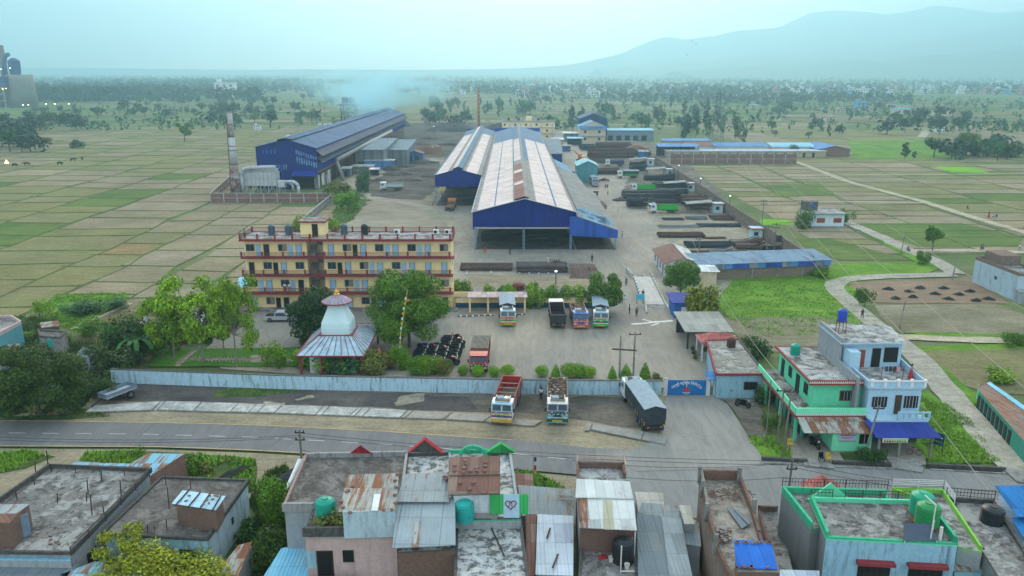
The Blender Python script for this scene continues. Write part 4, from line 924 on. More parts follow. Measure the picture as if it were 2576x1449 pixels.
D('rust_roof', m_tin, c=(.145,.075,.06), rust=.3, c2=(.22,.16,.13), wid=.8, per=.3); D('rusty_grey', m_tin, c=(.30,.32,.30), rust=.62, c2=(.26,.27,.26), wid=.85, per=.3)
D('tin_pale', m_tin, c=(.50,.54,.54), rust=.2, c2=(.33,.37,.38), wid=.8, per=.3); D('tin_mid', m_tin, c=(.28,.32,.33), rust=.36, c2=(.24,.28,.30), wid=.85, per=.3)
D('tin_shiny', m_tin, c=(.44,.52,.60), rust=.14, c2=(.38,.46,.56), wid=.85, per=.3); D('tin_cyan', m_tin, c=(.20,.50,.70), rust=.10, c2=(.25,.52,.66), wid=.85, per=.3); D('tin_cyan_rust', m_tin, c=(.18,.42,.56), rust=.5, c2=(.26,.36,.38), wid=.85, per=.3)
D('tin_slate', m_tin, c=(.13,.17,.20), rust=.12, c2=(.16,.20,.22), wid=.9, per=.3); D('tin_patch', m_tin, c=(.33,.36,.34), rust=.62, c2=(.25,.12,.09), wid=.8, per=.3)
D('tarp_blue', m_tin, c=(.02,.13,.50), rust=.0, per=.3); D('tin_violet', m_tin, c=(.03,.05,.27), rust=.0, c2=(.035,.055,.30), wid=1, per=.3)
D('red_tile', m_tin, c=(.42,.035,.05), rust=0, per=.25); D('green_tile', m_tin, c=(.05,.42,.12), rust=0, per=.25); D('red_tile_pale', m_tin, c=(.40,.12,.11), rust=.0, per=.3)
D('roof_dark', m_conc, c=(.115,.105,.10), d=.5, sc=.5, dirt=(.055,.05,.045), light=(.20,.19,.18)); D('roof_white', m_conc, c=(.40,.42,.42), d=.75, sc=.8, dirt=(.09,.09,.085), light=(.52,.54,.54))
D('roof_stain', m_conc, c=(.17,.165,.16), d=.6, sc=.5, dirt=(.05,.048,.045), light=(.33,.34,.34), lo=.47, hi=.64)
D('stone_black', m_conc, c=(.09,.09,.09), d=.6, sc=1.5); D('wood_dark', m_plain, c=(.06,.035,.025), var=.3); D('wood_door', m_plain, c=(.28,.07,.04), var=.2); D('rod', m_flat, c=(.04,.03,.03))
D('rail_white', m_flat, c=(.55,.56,.56)); D('pvc', m_flat, c=(.6,.62,.6))
# A: flat roofed house at lower left
A = House('flat_roof_house','long flat roofed house at the lower left with a rail and grey stained terrace','house',[(128,1181),(374,1190),(179,1392),(-170,1388)],4.1,['wall_grey','wall_grey','wall_grey','wall_grey'],'roof_stain',par=[.35,.35,.15,.45],parm='stone_black',slab=.25)
A.rail([(-60,1316),(126,1168),(374,1181),(176,1377)], 4.3, .75, 'rod', 2.6, 2, w=.05)
for t in (.1,.32,.52,.76): A.feat(1,t,t+.09,1.1,2.7,'dark_opening',frame='wood_dark',bars='rod')
r = A.room([(-25,1266),(72,1265),(24,1315),(-80,1316)],4.2,2.3,'brick'); A.tin([(-40,1270,6.6),(74,1267,6.6),(10,1317,6.4),(-100,1318,6.4)],'tin_mid',parent=r)
b = MB(); p = A.loc(50,1322,5.2); b.cbox((p[0]+.35,p[1]-.1,5.2),(.9,.12,1.9),'steel_blue',rz=.9); b.build('door', r)
for u,v,h in ((122,1180,1.9),(222,1245,1.5),(305,1250,1.6),(232,1297,2.0),(90,1190,1.2),(256,1210,1.1),(218,1262,.9),(145,1265,.9)):
    b = MB(); p = A.loc(u,v,4.2); b.bar((p[0],p[1],4.2),(p[0]+.1,p[1],4.2+h),.07,'rod'); b.build('rebar_stub', A.e)
b = MB(); p = A.loc(262,1295,4.2); b.lathe([(.05,0),(.5,.25)],'rod',(p[0],p[1],5.0),12); b.bar((p[0],p[1],4.2),(p[0],p[1],5.0),.06,'rod'); b.build('dish', A.e)
for i in range(9):
    b = MB(); rd = random.Random(i); p = A.loc(120+rd.random()*30,1345+rd.random()*25,4.25); b.cbox((p[0],p[1],4.3),(.24,.12,.1),'brick_red',rz=rd.random()*3); tag(b.build('loose_brick'), 'broken brick lying on the grey terrace of the lower left house', 'brick', 'bricks on the grey terrace'); bpy.data.objects[-1] if 0 else None
for o in [o for o in COL.objects if o.name.startswith('loose_brick') and o.location.length == 0]: o.location = (A.c[0],A.c[1],0)
e_ = House('lean_to_roof','blue tin lean-to below the stained terrace at the bottom left','lean-to',[(-30,1392),(180,1402),(178,1415),(-40,1412)],3.6,'wall_grey','tin_cyan')
e_ = House('lean_to_roof','slate grey streaked tin roof in the bottom left corner','lean-to',[(-30,1412),(198,1414),(150,1480),(-60,1480)],3.0,'wall_grey','tin_slate')
e_ = House('lean_to_roof','cyan and rust tin roof at the bottom behind the yellow green tree','lean-to',[(240,1415),(372,1427),(330,1500),(150,1450)],3.0,'wall_grey','tin_cyan_rust')
# L-shaped blue tin store
S = House('tin_store','blue tin roofed store with lattice brick side behind the railed terrace','store',[(373,1143),(465,1144),(377,1200),(325,1182),(165,1180),(190,1165),(328,1169)],3.2,['brick_grey','brick_red','wall_grey','wall_grey','wall_grey','wall_grey','wall_grey'],'tin_cyan_rust')
# B
B = House('flat_roof_house','flat roofed house with blue white side wall and a brick hut on top','house',[(409,1207),(622,1215),(521,1358),(264,1345)],3.6,['wall_grey','wall_blue_white','wall_sky','wall_grey'],'roof_dark',par=[.2,.3,.12,.2],parm='stone_black',slab=.2)
for t in (.12,.34,.62): B.feat(2,t,t+.16,.6,2.6,'dark_opening')
B.feat(1,.42,.46,1.9,2.5,'dark_opening')
r = B.room([(452,1262),(560,1278),(543,1292),(443,1279)],3.7,2.0,'brick'); r2 = None
bpy.data.objects.remove(r); r = B.room([(462,1240),(560,1254),(542,1287),(443,1270)],3.7,1.9,'brick')
B.tin([(460,1233,5.9),(567,1248,5.9),(543,1283,5.7),(432,1266,5.7)],'tin_blue_white',parent=r)
D('tin_blue_white', m_tin, c=(.38,.60,.74), rust=.05, c2=(.45,.66,.78), wid=.9, per=.4)
for (a,c) in (((477,1232),(440,1268)),((504,1240),(472,1272)),((528,1243),(500,1278)),((556,1248),(532,1282))):
    p = B.loc(*a,5.95); q = B.loc(*c,5.95); b = MB(); b.bar((p[0],p[1],6.0),(q[0],q[1],5.8),.09,'wood_dark'); b.build('batten', r)
for i,(u,v) in enumerate([(476,1249),(468,1262),(529,1248),(541,1249),(520,1261),(526,1268),(547,1250),(535,1258),(512,1270)]):
    p = G(u,v,5.95); b = MB(); b.cbox((0,0,0),(.24,.14,.1),'brick_red'); tag(b.build('loose_brick',loc=(p[0],p[1],6.02),rz=i), 'brick weighing down the pale blue tin on the brick hut', 'brick', 'bricks on the pale blue hut roof')
for u,v,h in ((426,1280,2.0),(372,1340,.7),(420,1335,1.0),(418,1222,1.2),(480,1230,1.0)):
    b = MB(); p = B.loc(u,v,3.7); b.bar((p[0],p[1],3.7),(p[0],p[1]+.1,3.7+h),.06,'rod'); b.build('rebar_stub', B.e)
b = MB(); p = B.loc(390,1336,3.7); b.lathe([(.05,0),(.42,.22)],'rod',(p[0],p[1],4.2),12); b.bar((p[0],p[1],3.7),(p[0],p[1],4.2),.05,'rod'); b.build('dish', B.e)
# C: two storey house with dark terrace
C = House('terrace_house','two storey house with dark terrace, pink rear wall and rust streaked roof room','house',[(772,1155),(1022,1150),(997,1350),(768,1352),(792,1285),(716,1285)],6.6,['wall_grey','wall_grey','wall_pink','wall_grey','wall_grey','wall_grey'],'roof_dark',par=[.45,.3,.75,.1,.6,.35],parm=['par_old','par_old','stone_black','stone_black','par_old','par_old2'],slab=.15)
r = C.room([(873,1215),(996,1212),(993,1284),(862,1288)],6.7,2.2,'wall_blue_white')
C.tin([(876,1194,9.3),(1003,1190,9.3),(996,1284,8.9),(851,1287,8.9)],'rusty_grey',parent=r)
C.tin([(941,1243,9.17),(958,1243,9.17),(950,1284,8.98),(934,1284,8.98)],'tin_white',.02,parent=r)
C.feat(2,.72,.88,3.4,5.4,'dark_opening','door',frame='wood_dark'); C.feat(2,.48,.6,4.5,5.5,'dark_opening'); C.feat(2,.9,.99,4.0,5.4,'wall_sky','wash_panel')
b = MB(); y = C.loc(880,1352,6.6)[1]; b.box(-6.2,3.0,y-1.6,y-.02,3.1,3.3,'stone_black'); b.box(-6.2,3.0,y-1.75,y-1.6,3.1,3.9,'stone_black'); b.build('balcony', C.e)
b = MB(); b.yprof([(-.95,0),(.95,0),(0,.75)],0,.12,'red_tile'); g = b.build('gable_crest', C.e); p = C.loc(906,1143,7.2); g.location = (p[0],p[1]+.2,7.2)
for (u,v) in ((656,0),): pass
for i,(u,v) in enumerate([(1000,1198),(994,1213),(996,1227),(993,1245),(995,1262),(985,1278),(876,1235),(872,1237),(887,1225),(858,1260),(862,1272),(965,1278),(880,1284)]):
    p = G(u,v,9.15); b = MB(); b.cbox((0,0,0),(.26,.2,.14),'brick_red'); tag(b.build('loose_brick',loc=(p[0],p[1],9.3-.4*max(0,(v-1194))/90+.08),rz=i), 'brick weighing down the rust streaked grey tin beside the dark terrace', 'brick', 'bricks on the rust streaked roof')
# C2
C2 = House('tin_roof_house','house with long grey blue tin roofs over brick walls and a red gable crest','house',[(1022,1150),(1140,1146),(1145,1385),(1000,1392)],6.4,['wall_grey','brick_grey','brick','wall_grey'],'roof_white',par=[.3,.2,.0,.2],parm='stone_black')
C2.tin([(1018,1193,8.9),(1129,1187,8.9),(1130,1262,8.5),(996,1262,8.5)],'tin_mid'); C2.tin([(999,1256,8.35),(1145,1255,8.35),(1146,1371,7.4),(987,1379,7.4)],'tin_mid2')
D('tin_mid2', m_tin, c=(.27,.33,.36), rust=.18, c2=(.24,.30,.33), wid=1.6, per=.3)
C2.tin([(1043,1312,7.95),(1059,1312,7.95),(1053,1376,7.45),(1036,1377,7.45)],'tin_patch',.02)
b = MB(); b.yprof([(-1.3,0),(1.3,0),(0,1.1)],0,.15,'stone_black'); b.panel([(-1.55,-.1,-.05),(0,-.1,1.27),(0,.5,1.27),(-1.55,.5,-.05)],.08,'red_tile'); b.panel([(1.55,-.1,-.05),(0,-.1,1.27),(0,.5,1.27),(1.55,.5,-.05)],.08,'red_tile')
g = b.build('gable_crest', C2.e); p = C2.loc(1069,1140,6.9); g.location = (p[0],p[1]+.2,6.9)
C2.feat(2,.05,.3,1.6,2.9,'dark_opening'); b = MB(); y = C2.loc(1070,1390,6.4)[1]; b.box(-3.2,3.2,y-.35,y-.05,3.3,3.5,'concrete'); b.build('ledge', C2.e)
for i,(u,v) in enumerate([(1120,1205),(1123,1207),(1118,1203)]):
    p = G(u,v,8.9); b = MB(); b.cbox((0,0,0),(.3,.24,.2),'brick_red'); tag(b.build('loose_brick',loc=(p[0],p[1],8.98),rz=i), 'brick at the right edge of the long grey blue tin roof', 'brick', 'bricks on the long grey blue roof')
# C3
C3 = House('white_terrace_house','house with white blotched terrace, brown tin hut and heart painted on it','house',[(1128,1142),(1285,1140),(1296,1218),(1310,1310),(1146,1312)],6.7,'wall_grey','roof_white',par=[.35,.3,.3,.12,.1],parm=['mint_dirty','wall_grey','wall_grey','stone_black','wall_grey'])
r = C3.room([(1142,1215),(1256,1212),(1256,1240),(1142,1242)],6.8,2.2,'wall_white')
C3.tin([(1131,1150,9.5),(1258,1147,9.5),(1258,1240,9.1),(1126,1242,9.1)],'rust_roof',parent=r)
yy = C3.loc(1200,1242,9.0)[1]
b = MB(); b.box(.15,3.1,yy-.08,yy-.04,7.3,9.0,'green_tile'); b.build('painted_wall', r)
b = MB(); b.box(1.2,2.4,yy-.11,yy-.085,7.0,9.0,'sky_house'); b.build('painted_wall', r)
hb = MB(); hp = [(16*sin(t)**3/16*.42, (13*cos(t)-5*cos(2*t)-2*cos(3*t)-cos(4*t))/16*.42) for t in [i*2*pi/24 for i in range(25)]]
for i in range(24): hb.bar((1.75+hp[i][0],yy-.13,8.15+hp[i][1]),(1.75+hp[i+1][0],yy-.13,8.15+hp[i+1][1]),.06,'maroon')
hb.bar((1.6,yy-.13,7.95),(1.7,yy-.13,8.4),.05,'maroon'); hb.bar((1.85,yy-.13,7.95),(1.8,yy-.13,8.4),.05,'maroon'); hb.build('heart_drawing', r)
for k in (1,2): 
    b = MB(); p = C3.loc(1130,1150+k*45,9.4); q = C3.loc(1258,1147+k*45,9.4); b.bar((p[0],p[1],9.5-.15*k),(q[0],q[1],9.5-.15*k),.06,'rod'); b.build('batten', r)
for i,(u,v) in enumerate([(1144,1172),(1144,1184),(1170,1162),(1172,1169),(1168,1178),(1166,1188),(1183,1185),(1199,1178),(1200,1184),(1221,1166),(1221,1174),(1220,1184),(1157,1211),(1191,1211),(1182,1225),(1216,1233)]):
    p = G(u,v,9.4); b = MB(); b.cbox((0,0,0),(.28,.2,.14),'brick_red'); tag(b.build('loose_brick',loc=(p[0],p[1],9.5-.4*(v-1148)/92+.07),rz=i), 'brick lying on the brown corrugated hut roof', 'brick', 'bricks on the brown hut roof')
b = MB(); b.yprof([(-1.3,0),(1.3,0),(0,.9)],0,.5,'green_tile'); g = b.build('gable_crest', C3.e); p = C3.loc(1260,1136,7.3); g.location = (p[0],p[1]+.1,7.1)
b = MB()
for i in range(10): t0 = pi*i/10; t1 = pi*(i+1)/10; b.bar((cos(t0)*1.1,0,sin(t0)*.85),(cos(t1)*1.1,0,sin(t1)*.85),.3,'mint_dirty')
g = b.build('arch_crest', C3.e); p = C3.loc(1190,1142,7.2); g.location = (p[0],p[1]+.1,7.0)
C4 = House('lower_terrace','lower white blotched terrace with a loose pole at the bottom centre','terrace',[(1147,1313),(1312,1313),(1336,1500),(1140,1500)],5.9,'wall_grey','roof_white',par=[0,.15,0,.1],parm='stone_black')
b = MB(); p = C4.loc(1230,1318,6.0); q = C4.loc(1268,1400,6.0); b.bar((p[0],p[1],6.1),(q[0],q[1],6.1),.09,'rod'); b.build('loose_pole', C4.e)
p = G(1169,1308,6.8); water_tank((p[0],p[1],6.85),.72,1.75,'tank_turq','turquoise water tank beside the brown tin hut')
D('tank_turq', m_plain, c=(.02,.33,.30), var=.12, rough=.4)
b = MB(); b.box(-.95,.95,-.45,.45,0,.12,'concrete'); 
for s in (-1,1): b.box(s*.95-.06,s*.95+.06,-.5,.5,.12,.5,'concrete'); b.box(-.9,.9,s*.45-.05,s*.45+.05,.12,.5,'concrete')
p = G(1219,1300,6.8); tag(b.build('wash_basin',loc=(p[0],p[1],6.84)),'open concrete wash tub under the heart painting','wash tub')
p = G(822,1325,6.8); water_tank((G(821,1308,6.7)[0],G(821,1308,6.7)[1],6.75),.78,1.9,'tank_green','dark green domed tank on the pink house terrace')
# small tin roofs between
def tin_hut(name, label, q, h, m, wall='wall_grey', cat='shed', d=.25):
    P = [G(u,v,h) for u,v in q]; c = (sum(p[0] for p in P)/4, sum(p[1] for p in P)/4); e = empty(name, (c[0],c[1],0), label=label, cat=cat)
    L_ = [(x-c[0],y-c[1]) for x,y in P]; b = MB(); b.prism([(x*.93,y*.93) for x,y in L_], 0, h-.12, wall); b.build('wall', e)
    b = MB(); b.panel([(L_[i][0],L_[i][1],h+(d if i < 2 else 0)) for i in range(4)], .06, m); b.build('roof', e); return e
tin_hut('small_shed','brown rusty tin hut by the prayer flag pole',[(1298,1196),(1340,1198),(1342,1226),(1296,1226)],2.8,'rust_roof')
tin_hut('tin_shed','grey patched tin roof with planks on it next to the white terrace',[(1303,1226),(1445,1237),(1448,1300),(1313,1297)],3.2,'tin_mid3')
D('tin_mid3', m_tin, c=(.22,.27,.29), rust=.3, c2=(.26,.30,.31), wid=.8, per=.3)
tin_hut('tin_shed','shiny bluish corrugated roof at the bottom, narrow one with a stick on it',[(1352,1300),(1443,1304),(1442,1448),(1347,1445)],3.4,'tin_shiny')
tin_hut('tin_shed','narrow rusty tin strip roof along the shiny bluish one',[(1322,1300),(1350,1300),(1345,1448),(1325,1446)],3.1,'rust_roof')
for i,(pts,lab,m,z) in enumerate([([(1405,1247),(1440,1249)],'plank lying highest on the grey patched roof','wood_pale',3.5),([(1408,1256),(1442,1260)],'plank lying lower on the grey patched roof','wood_pale',3.5),([(1384,1330),(1376,1355)],'short wooden stick on the shiny roof','wood_dark',3.7),([(1404,1395),(1390,1430)],'long thin stick low on the shiny roof','wood_dark',3.6)]):
    a = G(*pts[0],z); c = G(*pts[1],z); b = MB(); b.bar((0,0,0),(c[0]-a[0],c[1]-a[1],0),.14,m,.06); tag(b.build('plank',loc=(a[0],a[1],z+.05)),lab,'plank')
D('wood_pale', m_plain, c=(.28,.22,.15), var=.3)
# E: white tin house with patio
E_ = House('white_tin_house','house with white and rusty tin roofs above a brick wall and patio','house',[(1450,1178),(1570,1180),(1575,1206),(1585,1211),(1592,1330),(1458,1326)],5.2,['wall_grey','wall_grey','wall_grey','wall_grey','brick','wall_grey'],'roof_conc_light',par=[.6,.5,0,0,0,.5],parm=['brick','brick','brick','brick','brick','brick'])
E_.tin([(1450,1204,6.3),(1584,1211,6.3),(1593,1254,6.1),(1448,1252,6.1)],'tin_pale'); E_.tin([(1457,1252,6.0),(1594,1258,6.0),(1602,1334,5.6),(1458,1327,5.6)],'tin_pale')
E_.tin([(1516,1258,6.0),(1540,1258,6.0),(1545,1332,5.64),(1520,1332,5.64)],'tin_buff',.02); E_.tin([(1457,1253,6.02),(1478,1254,6.02),(1480,1327,5.64),(1459,1326,5.64)],'rusty_grey',.02)
D('tin_buff', m_tin, c=(.36,.36,.27), rust=.1, per=.3)
E_.rail([(1451,1202),(1451,1179),(1569,1181),(1573,1204)],5.9,.75,'rail_rusty',2.4,3,zr=5.2); D('rail_rusty', m_flat, c=(.42,.30,.22))
PT = House('patio_house','low terrace with buckets, crates and a black tank below white tin house','terrace',[(1462,1330),(1600,1335),(1606,1500),(1452,1500)],2.9,'wall_grey','roof_conc',par=[0,.25,0,.3],parm='stone_black')
p = G(1567,1408,3.1); water_tank((p[0],p[1],3.05),.85,2.0,'tank_black','large black ribbed water tank on the patio')
for (u,v,m,lab,cat,s) in ((1520,1375,'tank_grey','dark crate stacked on bricks beside the patio wall','crate',(.9,.6,.5)),(1516,1402,'red_tile','red plastic tray lying on the patio floor','tray',(.7,.45,.1))):
    p = G(u,v,3.05); b = MB(); b.box(-s[0]/2,s[0]/2,-s[1]/2,s[1]/2,0,.05,m); 
    for q in (-1,1): b.box(q*s[0]/2-.03,q*s[0]/2+.03,-s[1]/2,s[1]/2,.05,s[2],m); b.box(-s[0]/2,s[0]/2,q*s[1]/2-.03,q*s[1]/2+.03,.05,s[2],m)
    tag(b.build(cat,loc=(p[0],p[1],3.03),rz=.2),lab,cat)
for u,v,lab in ((1537,1412,'white bucket standing left on the patio'),(1577,1430,'white bucket next to the black tank foot')):
    p = G(u,v,3.05); b = MB(); b.lathe([(.16,0),(.22,.42),(.19,.42),(.14,.06)],'ac_white',n=14); tag(b.build('bucket',loc=(p[0],p[1],3.03)),lab,'bucket')
p = G(1561,1440,3.05); b = MB(); b.path([(0,0,0),(0,0,2.3)],.05,'pvc'); b.path([(0,0,.1),(1.4,0,.1)],.05,'pvc'); b.path([(1.3,1.8,.1),(1.3,1.8,2.4)],.05,'pvc'); tag(b.build('water_pipe',loc=(p[0],p[1],3.05)),'white plastic pipes rising beside the black patio tank','pipe')
# grey roofs in the middle
tin_hut('tin_shed','pale canvas coloured low roof right of the white tin house',[(1597,1243),(1668,1246),(1671,1275),(1606,1293)],2.9,'tin_pale2'); D('tin_pale2', m_tin, c=(.42,.42,.38), rust=.04, per=.6, c2=(.40,.40,.36))
tin_hut('tin_shed','grey roof crossing above the long slate roofs',[(1614,1270),(1712,1279),(1738,1320),(1602,1300)],3.2,'tin_mid3')
tin_hut('tin_shed','long dark slate corrugated roof reaching the bottom edge',[(1602,1296),(1664,1305),(1692,1500),(1606,1500)],3.5,'tin_slate')
tin_hut('tin_shed','long lighter grey roof right of the dark slate one',[(1664,1307),(1712,1312),(1752,1500),(1690,1500)],3.6,'tin_mid4'); D('tin_mid4', m_tin, c=(.23,.28,.31), rust=.04, per=.3)
tin_hut('tin_shed','small grey roof above the dark alley by brick house',[(1708,1316),(1758,1322),(1764,1375),(1718,1368)],3.0,'tin_mid3')
tin_hut('tin_shed','small buff tin awning leaning on the unfinished brick house',[(1708,1277),(1735,1278),(1748,1318),(1722,1318)],3.9,'tin_pale2')
# F: unfinished brick house
F = House('unfinished_house','unfinished brick house with open rubble strewn roof and a blue roofed room','house',[(1759,1207),(1860,1209),(1896,1300),(1912,1352),(1965,1500),(1850,1500),(1800,1392),(1775,1300)],5.6,['brick','brick','brick','brick','brick','brick_grey','brick_grey','brick_grey'],'roof_sand',par=[.9,.7,.5,.35,0,.5,.7,1.0],parm='brick')
D('roof_sand', m_conc, c=(.24,.22,.19), d=.5, sc=.6, dirt=(.10,.09,.08), light=(.33,.31,.27))
r = F.room([(1852,1378),(1948,1385),(1962,1440),(1855,1438)],5.7,1.7,'brick'); F.tin([(1846,1357,7.9),(1940,1363,7.9),(1956,1432,7.5),(1852,1428,7.5)],'tarp_blue',parent=r)
for u,v in ((1759,1205),(1858,1208),(1766,1240),(1776,1300),(1798,1380),(1895,1290)):
    b = MB(); p = F.loc(u,v+8,5.7); b.cbox((p[0],p[1],6.4),(.3,.3,1.6),'concrete'); b.build('column', F.e)
for i in range(26):
    rd = random.Random(i+50); u = 1848+rd.random()*92; v = rd.choice([1368,1420])+rd.uniform(-2,2); p = G(u,v,7.8)
    b = MB(); b.cbox((0,0,0),(.26,.14,.1),'brick_red'); tag(b.build('loose_brick',loc=(p[0],p[1],7.88 if v<1400 else 7.62),rz=rd.random()*2), 'brick in the rows holding down the blue sheet roof', 'brick', 'bricks on the blue sheet roof')
rd = random.Random(77); b = MB()
for i in range(120):
    a = rd.uniform(0,2*pi); rr = rd.random()**.6*1.6; b.cbox((cos(a)*rr*1.3,sin(a)*rr*.6,.1+rd.random()*.25*(1.7-rr)),(.3,.05,.05),'bar_brown',rz=rd.random()*3,rx=rd.random())
p = G(1838,1244,5.8); tag(b.build('wood_heap',loc=(p[0],p[1],5.73)),'ring shaped heap of brown sticks on the unfinished house roof','heap')
for i,(q,lab) in enumerate([(((1828,1278),(1842,1276),(1880,1322),(1866,1330)),'corrugated sheet lying loose, left one on the rubble roof'),(((1846,1284),(1856,1284),(1890,1316),(1882,1322)),'corrugated sheet lying loose, right one on the rubble roof')]):
    P = [G(u,v,5.9) for u,v in q]; b = MB(); b.panel([(x-P[0][0],y-P[0][1],0) for x,y in P],.03,'tin_slate'); tag(b.build('loose_sheet',loc=(P[0][0],P[0][1],5.92+i*.08)),lab,'tin sheet')
rd = random.Random(8)
for i in range(44):
    u = rd.uniform(1800,1840); v = rd.uniform(1330,1365); p = G(u,v,5.8)
    b = MB(); b.cbox((0,0,0),(.24,.14,.12),rd.choice(['brick_red','concrete'])); tag(b.build('loose_brick',loc=(p[0],p[1],5.8+rd.random()*.15),rz=rd.random()*3), 'brick in the rubble pile at the left of the unfinished roof', 'brick', 'bricks in the rubble pile')
# G: mint edged house
Gh = House('mint_edged_house','big house with light blue stained front, mint edged roof and green tanks','house',[(2036,1262),(2328,1270),(2408,1375),(2078,1358)],6.9,['wall_darkgrey','mint','wall_sky_dirty','wall_darkgrey'],'roof_stain',par=[.35,.6,.12,.5],parm=['mint','mint_dirty','mint_dirty','mint_dirty'],slab=.0)
for t0,t1 in ((.27,.52),(.66,.92)):
    Gh.feat(2,1-t1,1-t0,3.6,5.1,'dark_opening',bars='rod'); o = Gh.feat(2,1-t1-.02,1-t0+.02,5.2,5.45,'maroon','window_hood',out=.5)
Gb = House('mint_edged_annex','narrow rear part of mint edged house with iron railing and small gable','house',[(1966,1240),(2230,1248),(2235,1264),(2032,1262),(2062,1330),(2040,1334)],6.6,'wall_darkgrey','roof_stain',par=[.5,.2,0,0,0,.5],parm='mint_dirty')
Gb.rail([(1966,1240),(2230,1248)],7.2,.75,'rod',1.8,2,bal=.25,zr=6.6); Gh.rail([(2038,1263),(2092,1264)],7.37,.65,'rod',1.5,2,bal=.25,zr=6.9); Gh.rail([(2124,1265),(2300,1270)],7.37,.65,'rod',1.5,2,bal=.25,zr=6.9)
b = MB(); b.yprof([(-1.7,0),(1.7,0),(0,1.5)],0,.15,'mint'); g = b.build('gable_crest', Gb.e); p = Gb.loc(2086,1258,6.9); g.location = (p[0],p[1],6.9)
b = MB(); b.panel([(-1.6,0,0),(1.6,0,0),(0,1.4,1.0)],.1,'red_tile_pale'); b.panel([(-1.6,0,0),(0,1.4,1.0),(-1.6,1.8,0)],.1,'red_tile_pale'); b.panel([(1.6,0,0),(0,1.4,1.0),(1.6,1.8,0)],.1,'red_tile_pale'); g = b.build('porch_roof', Gb.e); p = Gb.loc(2079,1242,6.4); g.location = (p[0],p[1],6.4)
p = G(2313,1303,7.1); water_tank((p[0],p[1],7.05),.85,1.75,'tank_green2','rear one of the two big green tanks on the mint edged roof',legs=.55)
D('tank_green2', m_plain, c=(.01,.30,.17), var=.12, rough=.4)
p = G(2328,1331,7.1); water_tank((p[0],p[1],7.05),.85,1.75,'tank_dgreen','front one of the two big green tanks on the mint edged roof',legs=.55)
P = G(2318,1362,7.2); b = MB(); b.panel([(-1.3,0,.2),(-.9,1.0,1.0),(1.0,1.0,1.0),(1.2,0,.2)],.06,'solar'); s_ = b.build('solar_panel',loc=(P[0],P[1],7.05)); tag(s_,'solar panel propped at the edge of the mint roof','solar panel')
D('solar', m_flat, c=(.04,.06,.10), rough=.25, spec=.5)
b = MB(); b.bar((-1.2,0,0),(-1.2,0,.2),.06,'rail_white'); b.bar((1.1,0,0),(1.1,0,.2),.06,'rail_white'); b.bar((-.8,1,0),(-.8,1,.95),.06,'rail_white'); b.bar((.9,1,0),(.9,1,.95),.06,'rail_white'); b.build('stand', s_)
P = G(2340,1362,7.1); b = MB(); b.path([(0,0,0),(0,0,3.0),(-.5,.7,3.4)],.05,'pvc'); b.path([(.35,.5,0),(.35,.5,1.5)],.05,'pvc'); b.path([(.8,.2,0),(.8,.2,1.1)],.13,'pvc'); tag(b.build('water_pipe',loc=(P[0],P[1],7.05)),'white pipes standing beside the green tanks','pipe')
# H: right terraces
Hh = House('long_terrace_house','long pale terrace with lime parapet and steel rail right of the green tanks','house',[(2243,1240),(2372,1244),(2470,1392),(2410,1378),(2330,1268)],6.0,'wall_grey','roof_conc_light',par=[.4,.4,0,0,.3],parm='lime',part=.16)
Hh.rail([(2244,1241),(2371,1245),(2398,1283)],6.52,.8,'rail_white',2.2,4,zr=6.0)
Hd = House('dark_terrace_house','dark stained terrace with black tank and rebar tufts at the right','house',[(2376,1262),(2500,1270),(2576,1390),(2640,1500),(2540,1500),(2468,1385)],5.8,'wall_darkgrey','roof_stain',par=[.4,.3,.2,0,0,.1],parm='stone_black')
Hd.rail([(2378,1263),(2499,1271)],6.3,.8,'rod',1.8,2,bal=.25,zr=5.8)
House('low_terrace','low dark stained terrace squeezed between unfinished brick house and mint edged house','terrace',[(1906,1286),(1956,1288),(2010,1500),(1960,1500)],2.6,'wall_grey','roof_stain',par=[.5,0,0,.1],parm='brick')
p = G(2494,1310,6.0); water_tank((p[0],p[1],5.95),.85,1.35,'tank_black','squat black tank on the dark stained right terrace')
Hb = House('blue_roof_house','pinkish house with bright blue tin roof at the right edge','house',[(2512,1250),(2640,1240),(2700,1420),(2586,1420)],5.5,'wall_pink2','tin_blue2')
D('wall_pink2', m_wall, c=(.45,.42,.50), amt=.1)
Hb.tin([(2503,1222,7.6),(2640,1220,7.6),(2700,1300,7.0),(2560,1300,7.0)],'tin_blue_deep'); D('tin_blue_deep', m_tin, c=(.02,.16,.42), rust=.02, per=.35)
Hb.tin([(2545,1302,6.6),(2640,1300,6.6),(2680,1350,6.2),(2572,1350,6.2)],'tin_blue_deep')
Hr = tin_hut('tin_shed','rust streaked blue grey tin roof below the dark right terrace',[(2410,1363),(2508,1366),(2535,1440),(2398,1436)],4.6,'tin_cyan_rust2','wall_sky')
D('tin_cyan_rust2', m_tin, c=(.20,.30,.34), rust=.55, c2=(.30,.32,.28), wid=1.3, per=.3)
tin_hut('tin_shed','ribbed grey tin strip at the bottom edge right of centre',[(1962,1440),(2060,1443),(2065,1500),(1955,1500)],4.5,'tin_shiny')
tin_hut('tin_shed','bright cyan tin roof bottom edge beside the pink walled house',[(708,1386),(786,1371),(795,1500),(650,1470)],3.0,'tin_cyan')
tin_hut('tin_strip','narrow white tin strip roof left of the dark terrace',[(750,1160),(762,1160),(725,1225),(712,1240)],3.2,'tin_white')
tin_hut('scrap_shed','collapsing scrap tin roof near the bottom shrubs',[(600,1378),(636,1368),(600,1449),(545,1440)],2.2,'tin_patch')
